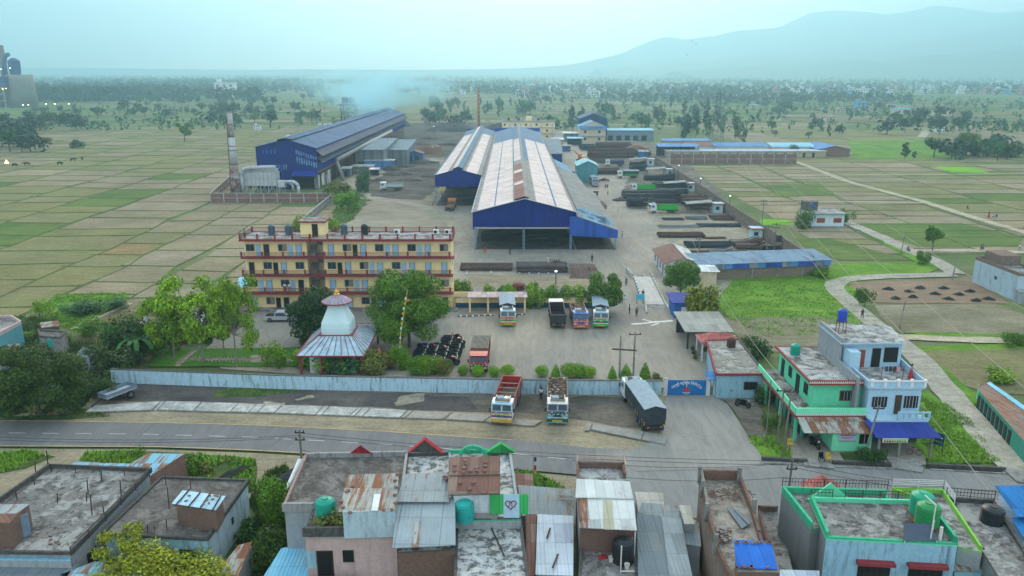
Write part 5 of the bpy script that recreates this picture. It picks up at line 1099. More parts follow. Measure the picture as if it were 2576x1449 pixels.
# ---------------------------------------------------------------- compound wall, gate, guard house
D('wall_bluewhite', m_wall, c=(.42,.62,.74), amt=1.0, sc=1.3); D('coping', m_plain, c=(.10,.10,.10), var=.4, sc=2)
wp = [(-53,98.6),(-30.3,96.4),(-2.4,95.0),(8,94.7),(19.0,94.5)]
for i,lab in enumerate(['leftmost stretch of the blue white roadside wall behind the handcart','stretch of the blue white roadside wall below the temple roof','stretch of blue white roadside wall behind the two loaded lorries','stretch of blue white roadside wall ending at the gate']):
    a, c = wp[i], wp[i+1]; L = hypot(c[0]-a[0],c[1]-a[1]); e = empty('roadside_wall',(a[0],a[1],0),atan2(c[1]-a[1],c[0]-a[0]),lab,'wall')
    b = MB(); b.box(0,L,-.12,.12,0,2.0,'wall_bluewhite'); b.build('wall_panel', e)
    b = MB(); b.box(0,L,-.17,.17,2.0,2.09,'coping'); b.build('coping', e)
b = MB(); b.box(-.12,.12,0,26,0,1.8,'wall_grey'); tag(b.build('side_wall',loc=(-53,98.7,0),rz=.25),'grey garden wall running back from the left end of the roadside wall','wall')
gt = empty('entrance_gate',(19.6,94.2,0),label='bright blue double leaf entrance gate with arched Devanagari lettering and red emblem',cat='gate')
D('gate_blue', m_plain, c=(.015,.16,.44), var=.12, rough=.5); D('letter_white', m_flat, c=(.8,.8,.76)); D('emblem_red', m_flat, c=(.55,.03,.05))
for s in (0,1):
    b = MB(); b.box(.12+2.5*s,2.5+2.5*s,-.04,.04,.12,2.25,'gate_blue'); o = b.build('gate_leaf', gt)
    b = MB()
    for k in range(4):
        x = .2+2.5*s+k*.57; b.box(x,x+.5,-.075,-.045,.25,1.0,'gate_blue'); b.box(x,x+.5,-.075,-.045,1.12,2.1,'gate_blue')
    b.build('gate_panel', o)
for x,w in ((-.3,.4),(5.05,.45),(5.95,.2)): b = MB(); b.box(x,x+w,-.22,.22,0,2.4,'white_wall'); b.box(x-.06,x+w+.06,-.28,.28,2.4,2.5,'concrete_pale'); b.build('gate_pillar', gt)
b = MB(); b.box(5.5,5.62,-.1,1.2,.1,2.2,'gate_blue'); b.build('side_leaf', gt)
b = MB(); b.panel([(5.0,-.8,2.6),(6.7,-.8,2.6),(6.7,1.4,2.9),(5.0,1.4,2.9)],.07,'tin_blue'); b.build('gate_canopy', gt)
def text_mesh(s, size, m):
    c = bpy.data.curves.new('lettering','FONT'); c.body = s; c.size = size; c.align_x = 'CENTER'; c.extrude = .012; c.resolution_u = 2
    o = bpy.data.objects.new('lettering', c); COL.objects.link(o); dg = bpy.context.evaluated_depsgraph_get(); me = bpy.data.meshes.new_from_object(o.evaluated_get(dg)); bpy.data.objects.remove(o)
    me.materials.clear(); me.materials.append(MT(m)); return me
def text_part(s, size, m, parent, loc, rx=pi/2, rz=0, ry=0, name='lettering'):
    o = bpy.data.objects.new(name, text_mesh(s,size,m)); COL.objects.link(o); o.parent = parent; o.location = loc; o.rotation_euler = (rx,ry,rz); return o
syl = ['ल','क्ष्','मी',' ','स्टी','ल्स',' ','िल','िम','टे','ड']; wd_ = [.36,.30,.36,.16,.52,.46,.16,.42,.42,.30,.30]; R_ = 2.75; tot = sum(wd_); acc = 0
for s_, w_ in zip(syl, wd_):
    a = ((acc+w_/2)/tot-.5)*R(82); acc += w_
    if s_ != ' ': text_part(s_, .50, 'letter_white', gt, (2.55+sin(a)*R_, -.09, 1.72-R_+cos(a)*R_), pi/2, 0, a)
b = MB()
for k in range(7):
    dx, dz = sin((k-3)*.5), cos((k-3)*.5); b.add([(2.55,-.09,.85),(2.55+dx*.3-dz*.07,-.09,.85+dz*.3+dx*.07),(2.55+dx*.52,-.09,.85+dz*.52),(2.55+dx*.3+dz*.07,-.09,.85+dz*.3-dx*.07)],[(0,1,2,3)],'emblem_red')
b.box(2.2,2.9,-.1,-.085,.76,.84,'emblem_red'); b.build('emblem', gt)
b = MB()
for k in range(9): b.box(2.02+k*.12,2.10+k*.12,-.1,-.085,.54,.60+.02*(k%2),'letter_white')
for k in range(6): b.box(2.22+k*.12,2.29+k*.12,-.1,-.085,.38,.44,'letter_white')
b.build('lettering', gt)
GH = House('guard_house','white guard house with stained flat roof, red edging and brown tank beside gate','guard house',[(27.5,106),(31.8,106.4),(31.5,93.4),(25.7,93.4)],3.25,'wall_sky',"roof_guard",par=[.15,.15,.15,.3],parm=['maroon','stone_black','maroon','maroon'],slab=.3,world=True)
D('roof_guard', m_conc, c=(.22,.215,.19), d=.5, sc=.3, dirt=(.08,.08,.07), light=(.42,.42,.40))
GH.feat(2,.12,.40,1.3,2.3,'dark_opening',frame='steel_blue',bars='rod'); GH.feat(2,.62,.70,1.0,1.3,'wall_grey','vent_box')
e = empty('porch',(29.6,107.4,0),0,'pinkish red hip roofed porch behind the guard house','porch')
b = MB(); z0=3.0; z1=4.0; P=[(-3,-1.4,z0),(3,-1.4,z0),(2.4,2.6,z0),(-3,2.6,z0),(-1.2,.6,z1),(1.2,.6,z1)]
for f in ((0,1,5,4),(1,2,5),(2,3,4,5),(3,0,4)): b.panel([P[i] for i in f],.07,'red_tile_pale')
b.build('roof', e)
for x in (-2.7,2.7): 
    for y in (-1.1,2.3): b = MB(); b.box(x-.1,x+.1,y-.1,y+.1,0,3,'white_wall'); b.build('post', e)
D('tank_brown', m_plain, c=(.075,.035,.03), var=.3); p = G(1839,872,3.4); e = water_tank((p[0],p[1],3.4),.6,1.3,'tank_brown','brown rusty water tank on the guard house roof')
e = mono_shed('car_shelter',25.9,32.1,111.6,119.6,3.0,3.3,'steel_dark','tin_pale3','flat pale grey carport roof on posts beside the guard house','carport',open_front=True); D('tin_pale3', m_tin, c=(.27,.28,.26), rust=.1, c2=(.25,.26,.24), per=.4)
e = mono_shed('booth',27.0,30.0,127.0,131.5,2.9,3.1,'tin_booth','tin_violet','small blue booth with white notice board by the weighbridge','booth'); D('tin_booth', m_plain, c=(.03,.12,.42), var=.25)
b = MB(); b.box(-.4,.9,-.5,-.44,1.2,2.2,'ac_white'); b.build('notice_board', e)
mono_shed('booth',32.2,34.4,128.5,131.5,2.8,3.0,'tin_booth','tin_blue','blue tin booth half hidden behind the yellow green tree','booth')
of = gable_shed('office',30.6,37.4,154.6,167.5,3.0,1.1,'white_wall','tin_brown','white office with brown tin roof by the weighbridge',cat='office',openings=[('window',-2.4,1,1.2,1.2,'dark_opening'),('door',.6,0,1,2.1,'pale_blue_paint')])
for i in range(4): b = MB(); b.box(-3.47,-3.41,1.5+i*3,2.7+i*3,.9 if i%2 else .1,2.2,'steel_blue'); b.build('window', of)
b = MB(); b.panel([(3.95,-.55,2.98),(0.6,-.55,4.12),(.6,13.5,4.12),(3.95,13.5,2.98)],.03,'white_patch'); b.build('roof_sheet', of); D('white_patch', m_tin, c=(.50,.52,.50), rust=.2, per=.4)
e = mono_shed('side_hut',36.5,39.0,147,150.5,3.2,3.4,'cream_side','tin_white','small cream hut behind the round tree at the office corner','hut')
# weighbridge
wb = empty('weighbridge',(26.2,144.6,0),label='long pale weighbridge deck with ramps and black white posts',cat='weighbridge')
b = MB(); b.prism([(-2.6,-10),(.6,-10),(1.5,9.4),(-1.7,9.4)],.02,.35,'deck_white'); b.build('deck', wb); D('deck_white', m_road, c=(.50,.49,.47), c2=(.40,.38,.36), sc=.15)
for y0,y1,xo in ((-14.5,-10,-1.0),(9.4,13.5,0)):
    b = MB(); zA,zB = (.06,.35) if y0<0 else (.35,.06); b.add([(-1.7+xo,y0,zA),(1.6+xo,y0,zA),(1.6+xo,y1,zB),(-1.7+xo,y1,zB)],[(0,1,2,3)],'concrete'); b.build('ramp', wb)
for (a,c,h) in (((-3.3,-15),(-2.7,-10.2),.5),((.9,-15),(1.0,-10.2),.5),((1.0,-9.8),(1.9,9.4),.35),((2.0,9.6),(2.0,13.5),.5),((-2.2,9.4),(-2.6,14.5),1.0)):
    b = MB(); b.bar((a[0],a[1],h/2),(c[0],c[1],h/2),.3,'concrete_pale',h); b.build('kerb', wb)
D('stripe_black', m_flat, c=(.02,.02,.02)); D('stripe_white', m_flat, c=(.7,.7,.7))
for i in range(7):
    b = MB(); x = -2.6-.1+i*.12; y = -4+i*2.0; b.box(x-.18,x+.18,y-.18,y+.18,0,.5,'stripe_black'); b.box(x-.19,x+.19,y-.19,y+.19,.5,.85,'stripe_white'); b.build('bollard', wb)
b = MB(); b.box(-4.3,-2.8,-9.4,-9.3,1.0,2.0,'sky_sign'); b.bar((-4.1,-9.25,0),(-4.1,-9.25,1.2),.1,'steel_dark'); b.bar((-3,-9.25,0),(-3,-9.25,1.2),.1,'steel_dark'); tag(b.build('notice_sign',loc=(26.2,144.6,0)),'sky blue notice board at the near end of the weighbridge','sign'); D('sky_sign', m_flat, c=(.08,.42,.62))
# bus shelter like walkway wall and striped kerb
e = empty('office_wall',(-9.8,133.2,0),label='low cream and navy wall between the yellow flats and round tree',cat='wall')
b = MB(); b.box(0,24,0,.2,0,1.0,'navy'); b.box(0,24,-.02,.22,1.0,1.9,'cream'); b.build('wall_panel', e); D('navy', m_plain, c=(.02,.07,.13), var=.2)
b = MB(); b.box(-.2,24.2,-.1,.3,1.9,2.0,'concrete_pale'); b.build('coping', e)
b = MB(); b.box(-1.5,4.5,.6,.8,0,2.8,'cream'); b.build('wall_return', e)
e = empty('walkway_shelter',(-2.6,131.4,0),label='walkway shelter with pale pink roof beside the yellow flats',cat='shelter')
b = MB(); b.panel([(-5,-1.3,2.9),(5.2,-1.3,2.9),(5.2,1.3,3.15),(-5,1.3,3.15)],.08,'tin_pinkish'); b.build('roof', e); D('tin_pinkish', m_tin, c=(.46,.36,.36), rust=.1, per=.4)
for x in (-4.6,-1.5,1.6,4.8): b = MB(); b.box(x-.15,x+.15,-1,-.7,0,2.85,'cream'); b.build('post', e)
for i in range(9):
    b = MB(); b.box(-.45,.45,-.12,.12,0,.22,'stripe_black'); b.box(-.15,.15,-.125,.125,.0,.225,'stripe_white'); o = b.build('kerb_block',loc=((-8.6+i*1.0 if i<6 else -.3+(i-6)*1.0),127.8+(i*.12 if i<6 else 1.0),.12),rz=.1); tag(o,'black and white painted kerb block in front of the walkway shelter','kerb','striped kerb blocks')
# ---------------------------------------------------------------- drain slabs beside the road
D('slab', m_conc, c=(.36,.37,.36), d=.3, sc=.8, dirt=(.18,.16,.13), light=(.55,.55,.53)); D('slab2', m_conc, c=(.30,.29,.26), d=.4, sc=.6, dirt=(.2,.17,.12))
up = [(234,1023),(406,1012),(519,1013),(722,1021),(811,1023),(902,1028),(1022,1034),(1135,1038),(1240,1046),(1290,1054),(1370,1060)]
lo = [(213,1038),(395,1032),(500,1035),(640,1038),(702,1040),(800,1044),(912,1048),(1020,1052),(1132,1056),(1245,1063),(1290,1070),(1360,1073)]
ux = [q for q in up]; k = 0
cuts = [236,404,417,508,600,646,668,711,814,830,900,912,932,1026,1040,1134,1140,1238,1292,1365]
def ip(line, u):
    for a, c in zip(line, line[1:]):
        if a[0] <= u <= c[0]: return a[1]+(c[1]-a[1])*(u-a[0])/(c[0]-a[0])
    return line[-1][1] if u > line[-1][0] else line[0][1]
for i in range(len(cuts)-1):
    a, c = cuts[i]+(1.5 if i else 0), cuts[i+1]-1.5
    sk = 20; q = [G(a-sk,ip(lo,a-sk),.2),G(c-sk,ip(lo,c-sk),.2),G(c,ip(up,c),.2),G(a,ip(up,a),.2)]; cx=sum(p[0] for p in q)/4; cy=sum(p[1] for p in q)/4
    b = MB(); b.prism([(x-cx,y-cy) for x,y in q],0,.15,'slab' if i < 13 else 'slab2'); rd=random.Random(i); o = b.build('drain_slab',loc=(cx,cy,.17+rd.uniform(-.03,.03)))
    o.rotation_euler = (rd.uniform(-.01,.01),0,rd.uniform(-.01,.01)); tag(o,'pale concrete slab in the row covering the roadside drain','drain slab','drain slabs along the road')
for i,q in enumerate([[(1486,1082),(1494,1068),(1620,1088),(1612,1108)],[(1614,1108),(1622,1088),(1678,1101),(1673,1120)],[(1470,1085),(1478,1066),(1490,1067),(1483,1084)]]):
    P = [G(u,v,.2) for u,v in q]; cx=sum(p[0] for p in P)/4; cy=sum(p[1] for p in P)/4; b = MB(); b.prism([(x-cx,y-cy) for x,y in P],0,.15,'slab3'); tag(b.build('drain_slab',loc=(cx,cy,.19)),['long drain slab behind the tarpaulin lorry','last drain slab at the corner of the gate apron','short drain slab left of the tarpaulin lorry ones'][i],'drain slab')
D('slab3', m_conc, c=(.27,.27,.25), d=.3, sc=.6, dirt=(.15,.14,.12))
# stone drain walls by the right houses
for (u0,v0,u1,v1,lab) in ((1915,1160,2030,1166,'stone drain wall left in front of the mint house'),(2094,1170,2240,1175,'stone drain wall between the two house ramps'),(2330,1176,2528,1187,'stone drain wall edging the weedy plot')):
    a=G(u0,v0);c=G(u1,v1); b=MB(); b.bar((0,0,.25),(c[0]-a[0],c[1]-a[1],.25),.35,'stone_black',.5); b.bar((0,-.8,.22),(c[0]-a[0],c[1]-a[1]-.8,.22),.2,'concrete',.1); tag(b.build('drain_wall',loc=(a[0],a[1],0)),lab,'drain wall')
for q,lab in (([(2024,1172),(2100,1178),(2085,1155),(2020,1150)],'concrete ramp with chairs before the mint house'),([(2245,1177),(2320,1188),(2325,1176),(2305,1152),(2230,1150)],'concrete ramp in front of the blue canopy'),([(2515,1172),(2576,1185),(2640,1215),(2560,1212)],'concrete culvert where the lane meets the road')):
    P=[G(u,v,.3) for u,v in q]; c=P[0]; b=MB(); b.prism([(x-c[0],y-c[1]) for x,y in P],0,.12,'concrete'); tag(b.build('ramp',loc=(c[0],c[1],.2)),lab,'ramp')
# ---------------------------------------------------------------- mint house and blue white house
D('mint_light', m_plain, c=(.20,.74,.46), var=.08); D('maroon_trim', m_plain, c=(.25,.05,.04), var=.15)
I = House('mint_house','mint green two storey house with maroon trimmed slab roof and rusty awning','house',[(33.6,94.2),(38.9,94.0),(39.0,82.7),(33.7,82.7)],6.45,'mint','roof_conc_light',par=[.06,0,.1,.1],parm='maroon_trim',slab=.55,z0=0,world=True)
b = MB(); b.box(-5.0,2.8,-7.2,6.6,3.15,3.38,'roof_conc'); b.build('terrace_slab', I.e)
b = MB(); b.box(-5.05,2.85,-7.35,-7.2,3.0,3.25,'maroon_trim'); b.box(-5.0,2.8,-7.3,-7.1,3.38,4.15,'mint_light'); 
x=-5.0
while x < 2.7: b.add([(x,-7.33,3.3),(x+.22,-7.33,3.3),(x+.11,-7.33,3.62)],[(0,1,2)],'stripe_white'); x += .24
b.build('terrace_parapet', I.e)
b = MB(); b.box(-5.1,-4.9,-7.2,6.6,3.0,3.3,'maroon_trim'); b.box(-5.0,-4.85,-7.2,6.6,3.38,4.1,'mint_light'); b.build('terrace_parapet', I.e)
b = MB(); b.box(-3.5,3.0,-6.45,-6.3,6.5,7.1,'maroon_trim'); x=-3.5
while x < 2.9: b.add([(x,-6.47,6.75),(x+.22,-6.47,6.75),(x+.11,-6.47,7.05)],[(0,1,2)],'stripe_white'); x += .24
b.build('roof_trim', I.e)
b = MB(); b.box(-1.6,2.7,-9.5,-7.0,0,2.55,'mint_light'); g = b.build('ground_room', I.e)
b = MB(); b.box(-1.5,2.6,-6.9,5,0,3.1,'mint'); b.box(-3.6,-3.4,-6.2,6,0,3.1,'mint_shaded'); b.box(-3.4,-1.5,5.5,5.7,0,3.1,'mint_shaded'); b.build('ground_floor_wall', I.e)
for k in range(4): b=MB(); b.box(-3.66,-3.61,-5.4+k*2.9,-3.6+k*2.9,.1,2.3,'dark_opening'); b.build('shop_opening', I.e)
b = MB(); b.box(-.9,.9,-9.58,-9.51,1.25,2.2,'notice'); b.build('notice_board', g); D('notice', m_flat, c=(.45,.50,.62))
b = MB(); b.box(-.8,.3,-9.6,-9.585,1.95,2.1,'emblem_red'); b.box(.38,.8,-9.6,-9.585,1.97,2.08,'gate_blue'); b.box(-.7,.5,-9.6,-9.585,1.75,1.79,'navy'); b.box(-.6,.2,-9.6,-9.585,1.6,1.64,'navy'); b.box(-.85,.85,-9.6,-9.585,1.28,1.4,'purple_cap'); b.build('print', g)
b = MB(); b.box(1.3,2.4,-9.56,-9.51,1.0,2.1,'dark_opening'); b.box(1.83,1.87,-9.59,-9.57,1,2.1,'rail_white'); b.build('window', g)
b = MB(); b.panel([(-4.9,-9.9,2.45),(2.9,-10.1,2.45),(2.2,-7.3,3.15),(-4.9,-7.3,3.15)],.05,'tin_patch'); b.build('awning', I.e)
for x,y in ((-4.8,-7.1),(-4.8,-2),(-4.8,3.5)): b = MB(); b.box(x-.15,x+.15,y-.15,y+.15,0,3.1,'mint'); b.build('pillar', I.e)
I.feat(2,.22,.62,4.5,5.6,'dark_opening',frame='maroon_trim',bars='rail_white') if 0 else None
b = MB(); b.box(.3,1.9,-5.78,-5.7,4.4,5.6,'maroon_trim'); g = b.build('window', I.e); c = MB(); c.box(.4,1.8,-5.84,-5.79,4.5,5.5,'dark_opening'); c.build('pane', g); c = MB()
for k in range(3): c.box(.75+k*.35,.78+k*.35,-5.87,-5.85,4.5,5.5,'rail_white')
c.build('grille', g)
for k in range(4): b = MB(); b.box(-2.72,-2.64,-4+k*2.6,-2.9+k*2.6,3.4 if k%2 else 4.3,5.6,'dark_opening'); b.build('door' if k%2 else 'window', I.e)
p=(34.6,91.8); water_tank((p[0],p[1],6.6),.6,1.35,'tank_green','green water tank on the mint house slab roof')
J = House('blue_white_house','blue white house with terrace, balcony and dark blue canopy next to mint house','house',[(38.9,93.2),(46.0,93.2),(44.9,81.2),(39.1,81.2)],6.5,'sky_house','roof_conc_light',par=[.0,.8,.75,.8],parm='sky_house',part=.18,world=True,slab=.25)
jx,jy = J.c
b = MB(); b.prism([(38.4-jx,93.4-jy),(46-jx,93.4-jy),(45.2-jx,87.2-jy),(38.4-jx,87.2-jy)],6.62,9.7,'sky_house'); g = b.build('top_room', J.e)
b = MB(); b.prism([(37.8-jx,93.6-jy),(46.4-jx,93.6-jy),(45.3-jx,86.5-jy),(37.8-jx,86.5-jy)],9.7,9.9,'roof_conc_light','sky_house'); b.build('roof', g)
b = MB(); b.box(37.9-jx,38.15-jx,81.5-jy,93.5-jy,0,7.6,'wall_grey'); b.box(37.95-jx,38.2-jx,87-jy,93.4-jy,7.6,10.3,'wall_grey'); b.build('party_wall', J.e)
for x0,x1,z0,z1,m,k in ((40.1,41.0,6.7,8.8,'wood_door','door'),(41.8,42.8,6.7,9.0,'dark_opening','door'),(43.2,44.8,7.3,9.1,'dark_opening','window'),(38.7,39.3,7.9,8.3,'dark_opening','window')):
    b = MB(); b.box(x0-jx,x1-jx,87.12-jy,87.18-jy,z0,z1,m); b.build(k, g)
b = MB(); b.box(38.4-jx,39.6-jx,85.2-jy,87-jy,6.62,9.2,'sky_house'); b.build('stair_hut', J.e)
for x0,x1,z0,z1,m,k in ((39.6,41.2,4.3,5.5,'dark_opening','window'),(42.1,42.8,3.5,5.7,'wood_dark','door'),(43.1,44.6,4.2,5.6,'dark_opening','window')):
    b = MB(); b.box(x0-jx,x1-jx,81.1-jy,81.17-jy,z0,z1,m); o = b.build(k, J.e)
    if k=='window':
        c = MB(); 
        for q in range(4): c.box(x0+.2+q*.35-jx,x0+.23+q*.35-jx,81.05-jy,81.08-jy,z0,z1,'rail_white')
        c.build('grille', o)
b = MB(); b.box(39-jx,45.3-jx,79.7-jy,81.2-jy,3.15,3.38,'sky_house'); b.build('balcony_slab', J.e)
b = MB(); b.box(41.9-jx,45.3-jx,79.7-jy,79.85-jy,3.38,3.6,'sky_house'); b.box(41.9-jx,45.3-jx,79.7-jy,79.85-jy,4.2,4.3,'sky_house')
for k in range(6): b.box(41.9-jx+k*.66,42.1-jx+k*.66,79.68-jy,79.87-jy,3.38,4.35,'sky_house')
b.build('balustrade', J.e)
b = MB()
for k in range(5): b.box(39.1-jx+k*1.45,39.4-jx+k*1.45,80.9-jy,81.2-jy,6.7,7.6,'stripe_white')
b.box(39.1-jx,45.2-jx,80.85-jy,80.95-jy,7.35,7.5,'stripe_white'); b.build('balustrade', J.e)
b = MB(); b.panel([(38.6-jx,77.2-jy,2.5),(45.6-jx,77.2-jy,2.5),(45.0-jx,80.0-jy,3.25),(38.4-jx,80.0-jy,3.25)],.06,'tin_violet'); b.build('canopy', J.e)
for x in (39.0,41.2,44.6): b = MB(); b.box(x-jx,x+.22-jx,77.4-jy,77.6-jy,0,2.55,'concrete'); b.build('pillar', J.e)
b = MB(); b.box(39-jx,45-jx,81-jy,81.15-jy,0,3.1,'int_dark'); b.build('shop_front', J.e); D('int_dark', m_plain, c=(.06,.065,.07), var=.3)
b = MB(); b.box(39.3-jx,42.0-jx,77.2-jy,77.28-jy,1.95,2.45,'sign_cream'); g = b.build('shop_sign', J.e); b = MB(); b.box(39.4-jx,41.9-jx,77.17-jy,77.19-jy,2.3,2.38,'mint')
for k in range(9): b.box(39.45-jx+k*.27,39.63-jx+k*.27,77.17-jy,77.19-jy,2.02,2.2,['red_tile','lush','wood_dark'][k%3] if k<4 else ['lush','rice','lush'][k%3])
b.build('print', g); D('sign_cream', m_flat, c=(.60,.62,.42))
b = MB(); b.box(-.6,.6,-.04,.04,1.0,2.4,'navy'); b.bar((-.55,0,0),(-.55,0,2.4),.06,'steel_dark'); b.bar((.55,0,0),(.55,0,2.4),.06,'steel_dark'); o = b.build('sign_board',loc=(46.0,78.6,0),rz=-.9); tag(o,'dark blue sign board standing by the blue canopy corner','sign'); b = MB()
for k in range(4): b.box(-.45+k*.24,-.28+k*.24,-.06,-.045,1.3+.0*k,1.5,'rice'); b.box(-.45+k*.24,-.25+k*.24,-.06,-.045,1.85,1.95,'letter_white')
b.build('print', o)
e = water_tank((39.3,90.5,9.9),.55,1.5,'tank_blue','deep blue water tank on a stand on the top roof',legs=1.4)
for u,v,z,lab,m in ((2145,960,6.7,'potted plants left on the blue white terrace','lush'),):
    pass
# clothes line
e = empty('clothes_line',(42.6,83.5,6.65),label='clothes hanging on a line on the blue white terrace',cat='clothes line'); b = MB(); b.bar((-1.2,0,0),(-1.2,0,1.5),.05,'rod'); b.build('post', e); b = MB(); b.bar((1.2,0,0),(1.2,0,1.5),.05,'rod'); b.build('post', e); b = MB(); b.bar((-1.2,0,1.5),(1.2,0,1.5),.02,'rod'); b.build('line', e)
for k,m in enumerate(('navy','rod','rod','pink_cloth')): b = MB(); b.box(-.9+k*.45,-.55+k*.45,-.01,.01,.9,1.48,m); b.build('garment', e)
D('pink_cloth', m_flat, c=(.60,.25,.30))
# ---------------------------------------------------------------- temple
tp = empty('temple',(-24.4,107.6,0),label='white temple with bulging tower, round purple cap and striped sky blue skirt roof',cat='temple')
D('temple_white', m_plain, c=(.52,.68,.70), var=.05, sc=.5); D('temple_roof', m_plain, c=(.34,.47,.56), var=.3, sc=.8); D('gold', m_flat, c=(.62,.36,.04), rough=.35); D('purple_cap', m_plain, c=(.30,.27,.34), var=.2)
hx,fy,by = 4.6,-7.1,7.2; tw=2.2; tc=-1.0; z0,z1=3.1,4.75
O=[(-hx,fy,z0),(hx,fy,z0),(hx,by,z0),(-hx,by,z0)]; N=[(-tw,tc-tw,z1),(tw,tc-tw,z1),(tw,tc+tw,z1),(-tw,tc+tw,z1)]
b = MB()
for i in range(4): j=(i+1)%4; b.panel([O[i],O[j],N[j],N[i]],.08,'temple_roof')
r = b.build('roof', tp)
b = MB()
def lerp(a,c,t): return tuple(x+(y-x)*t for x,y in zip(a,c))
for i in range(4):
    j=(i+1)%4; n=9 if i%2==0 else 11
    for k in range(n+1):
        t=k/n; p=lerp(O[i],O[j],t); q=lerp(N[i],N[j],t)
        b.bar((p[0],p[1],p[2]+.06),(q[0],q[1],q[2]+.06),.075,'maroon',.02)
    b.bar(O[i],O[j],.16,'maroon')
b.build('roof_batten', r)
b = MB()
def oct_(r_,z,sq): # blend square -> octagon -> circle
    o=[]
    for k in range(24):
        a=2*pi*k/24+pi/24*0; c,s_=cos(a),sin(a); m_=max(abs(c),abs(s_)); q=r_/m_; q=min(q,r_*1.30); rr=q*sq+r_*(1-sq); o.append((c*rr,tc+s_*rr,z))
    return o
prof=[(2.12,4.7,1),(2.15,5.6,1),(2.08,6.3,.97),(1.82,6.95,.85),(1.58,7.6,.65),(1.34,8.2,.4),(1.22,8.7,.15),(1.2,9.0,0)]
vs=[];fs=[]
for r_,z,sq in prof: vs+=oct_(r_,z,sq)
for k in range(len(prof)-1):
    for i in range(24): fs.append((k*24+i,k*24+(i+1)%24,(k+1)*24+(i+1)%24,(k+1)*24+i))
b.add(vs,fs,'temple_white'); b.build('tower', tp)
b = MB(); b.box(-2.35,2.35,tc-2.35,tc+2.35,4.62,4.8,'maroon'); b.build('tower_band', tp)
b = MB(); b.lathe([(2.0,9.0),(2.05,9.12),(1.3,9.55),(.5,9.95),(.25,10.05)],'purple_cap',(0,tc,0),20); c_ = b.build('cap', tp)
b = MB()
for k in range(20): a=2*pi*k/20; b.bar((cos(a)*2.05,tc+sin(a)*2.05,9.15),(cos(a)*.4,tc+sin(a)*.4,10.0),.05,'maroon',.02)
for k in range(24): a=2*pi*k/24; a2=2*pi*(k+1)/24; b.bar((cos(a)*2.08,tc+sin(a)*2.08,9.05),(cos(a2)*2.08,tc+sin(a2)*2.08,9.05),.14,'maroon')
b.build('cap_rib', c_)
b = MB(); b.lathe([(.42,10.0),(.42,10.12),(.2,10.2),(.34,10.4),(.2,10.6),(.1,10.75),(.02,11.1)],'gold',(0,tc,0),14); b.build('finial', tp)
b = MB(); b.box(-3.2,3.2,-5.5,5.6,.0,3.0,'white_wall'); b.build('wall', tp)
for x in (-4.1,-1.4,1.4,4.1):
    for y in (-6.5,6.6): b = MB(); b.box(x-.15,x+.15,y-.15,y+.15,0,3.1,'maroon'); b.build('pillar', tp)
b = MB(); b.lathe([(.95,0),(1.0,.5),(.9,1.0),(.5,1.4),(.1,1.5)],'white_wall',n=14); sh=b.build('shrine',loc=(-18.3,103.6,0.2)); tag(sh,'small domed white shrine with orange cloth cone beside the temple','shrine'); b=MB(); b.lathe([(.35,1.45),(.22,2.3),(.02,3.2)],'orange_cloth',n=10); b.build('cloth_cone', sh); D('orange_cloth', m_flat, c=(.60,.17,.06))
e = empty('flag_pole',(-15.9,105.6,0),label='tall leaning marigold wrapped pole in front of the big round tree',cat='flag pole'); b=MB(); b.path([(0,0,0),(.3,.5,4.5),(1.2,2.2,10.2)],.06,'marigold'); b.build('pole', e); b=MB()
for k in range(14): t=k/14; b.lathe([(.11,0),(.11,.3)],'temple_white' if k%2 else 'gold',(.1+1.0*t*t,2.1*t*t+.02,.4+9.3*t),6)
b.build('garland', e); D('marigold', m_plain, c=(.50,.36,.10), var=.3); b=MB(); b.add([(1.0,2.0,9.2),(1.7,2.0,8.9),(1.0,2.0,8.6)],[(0,1,2)],'orange_cloth'); b.build('flag', e)
EB=[MB().cbox((0,0,0),(.2,.14,.22),m).build('edging_brick') for m in ('concrete_pale','brick_pale')]
for i,(a,c) in enumerate([((485,884),(440,922)),((499,884),(454,922)),((485,903),(635,905)),((500,912),(630,916)),((670,907),(752,908)),((668,915),(752,918)),((505,881),(755,878))]):
    A1=G(*a);C1=G(*c);L=hypot(C1[0]-A1[0],C1[1]-A1[1]);n=int(L/.5)
    lab=['tilted edging brick left of the slanting garden path','tilted edging brick right of the slanting garden path','edging brick behind the straight garden path','edging brick in front of the straight garden path','edging brick behind the path stretch near the temple','edging brick before the path stretch near the temple','edging brick between lawn and drive'][i]
    for k in range(n):
        t=k/n; o=EB[k%2].copy(); COL.objects.link(o); o.location=(A1[0]+(C1[0]-A1[0])*t,A1[1]+(C1[1]-A1[1])*t,.27); o.rotation_euler=(0,0,.7); tag(o,lab,'brick','garden edging bricks')
for o in EB: bpy.data.objects.remove(o)
D('brick_pale', m_plain, c=(.36,.28,.20), var=.2)
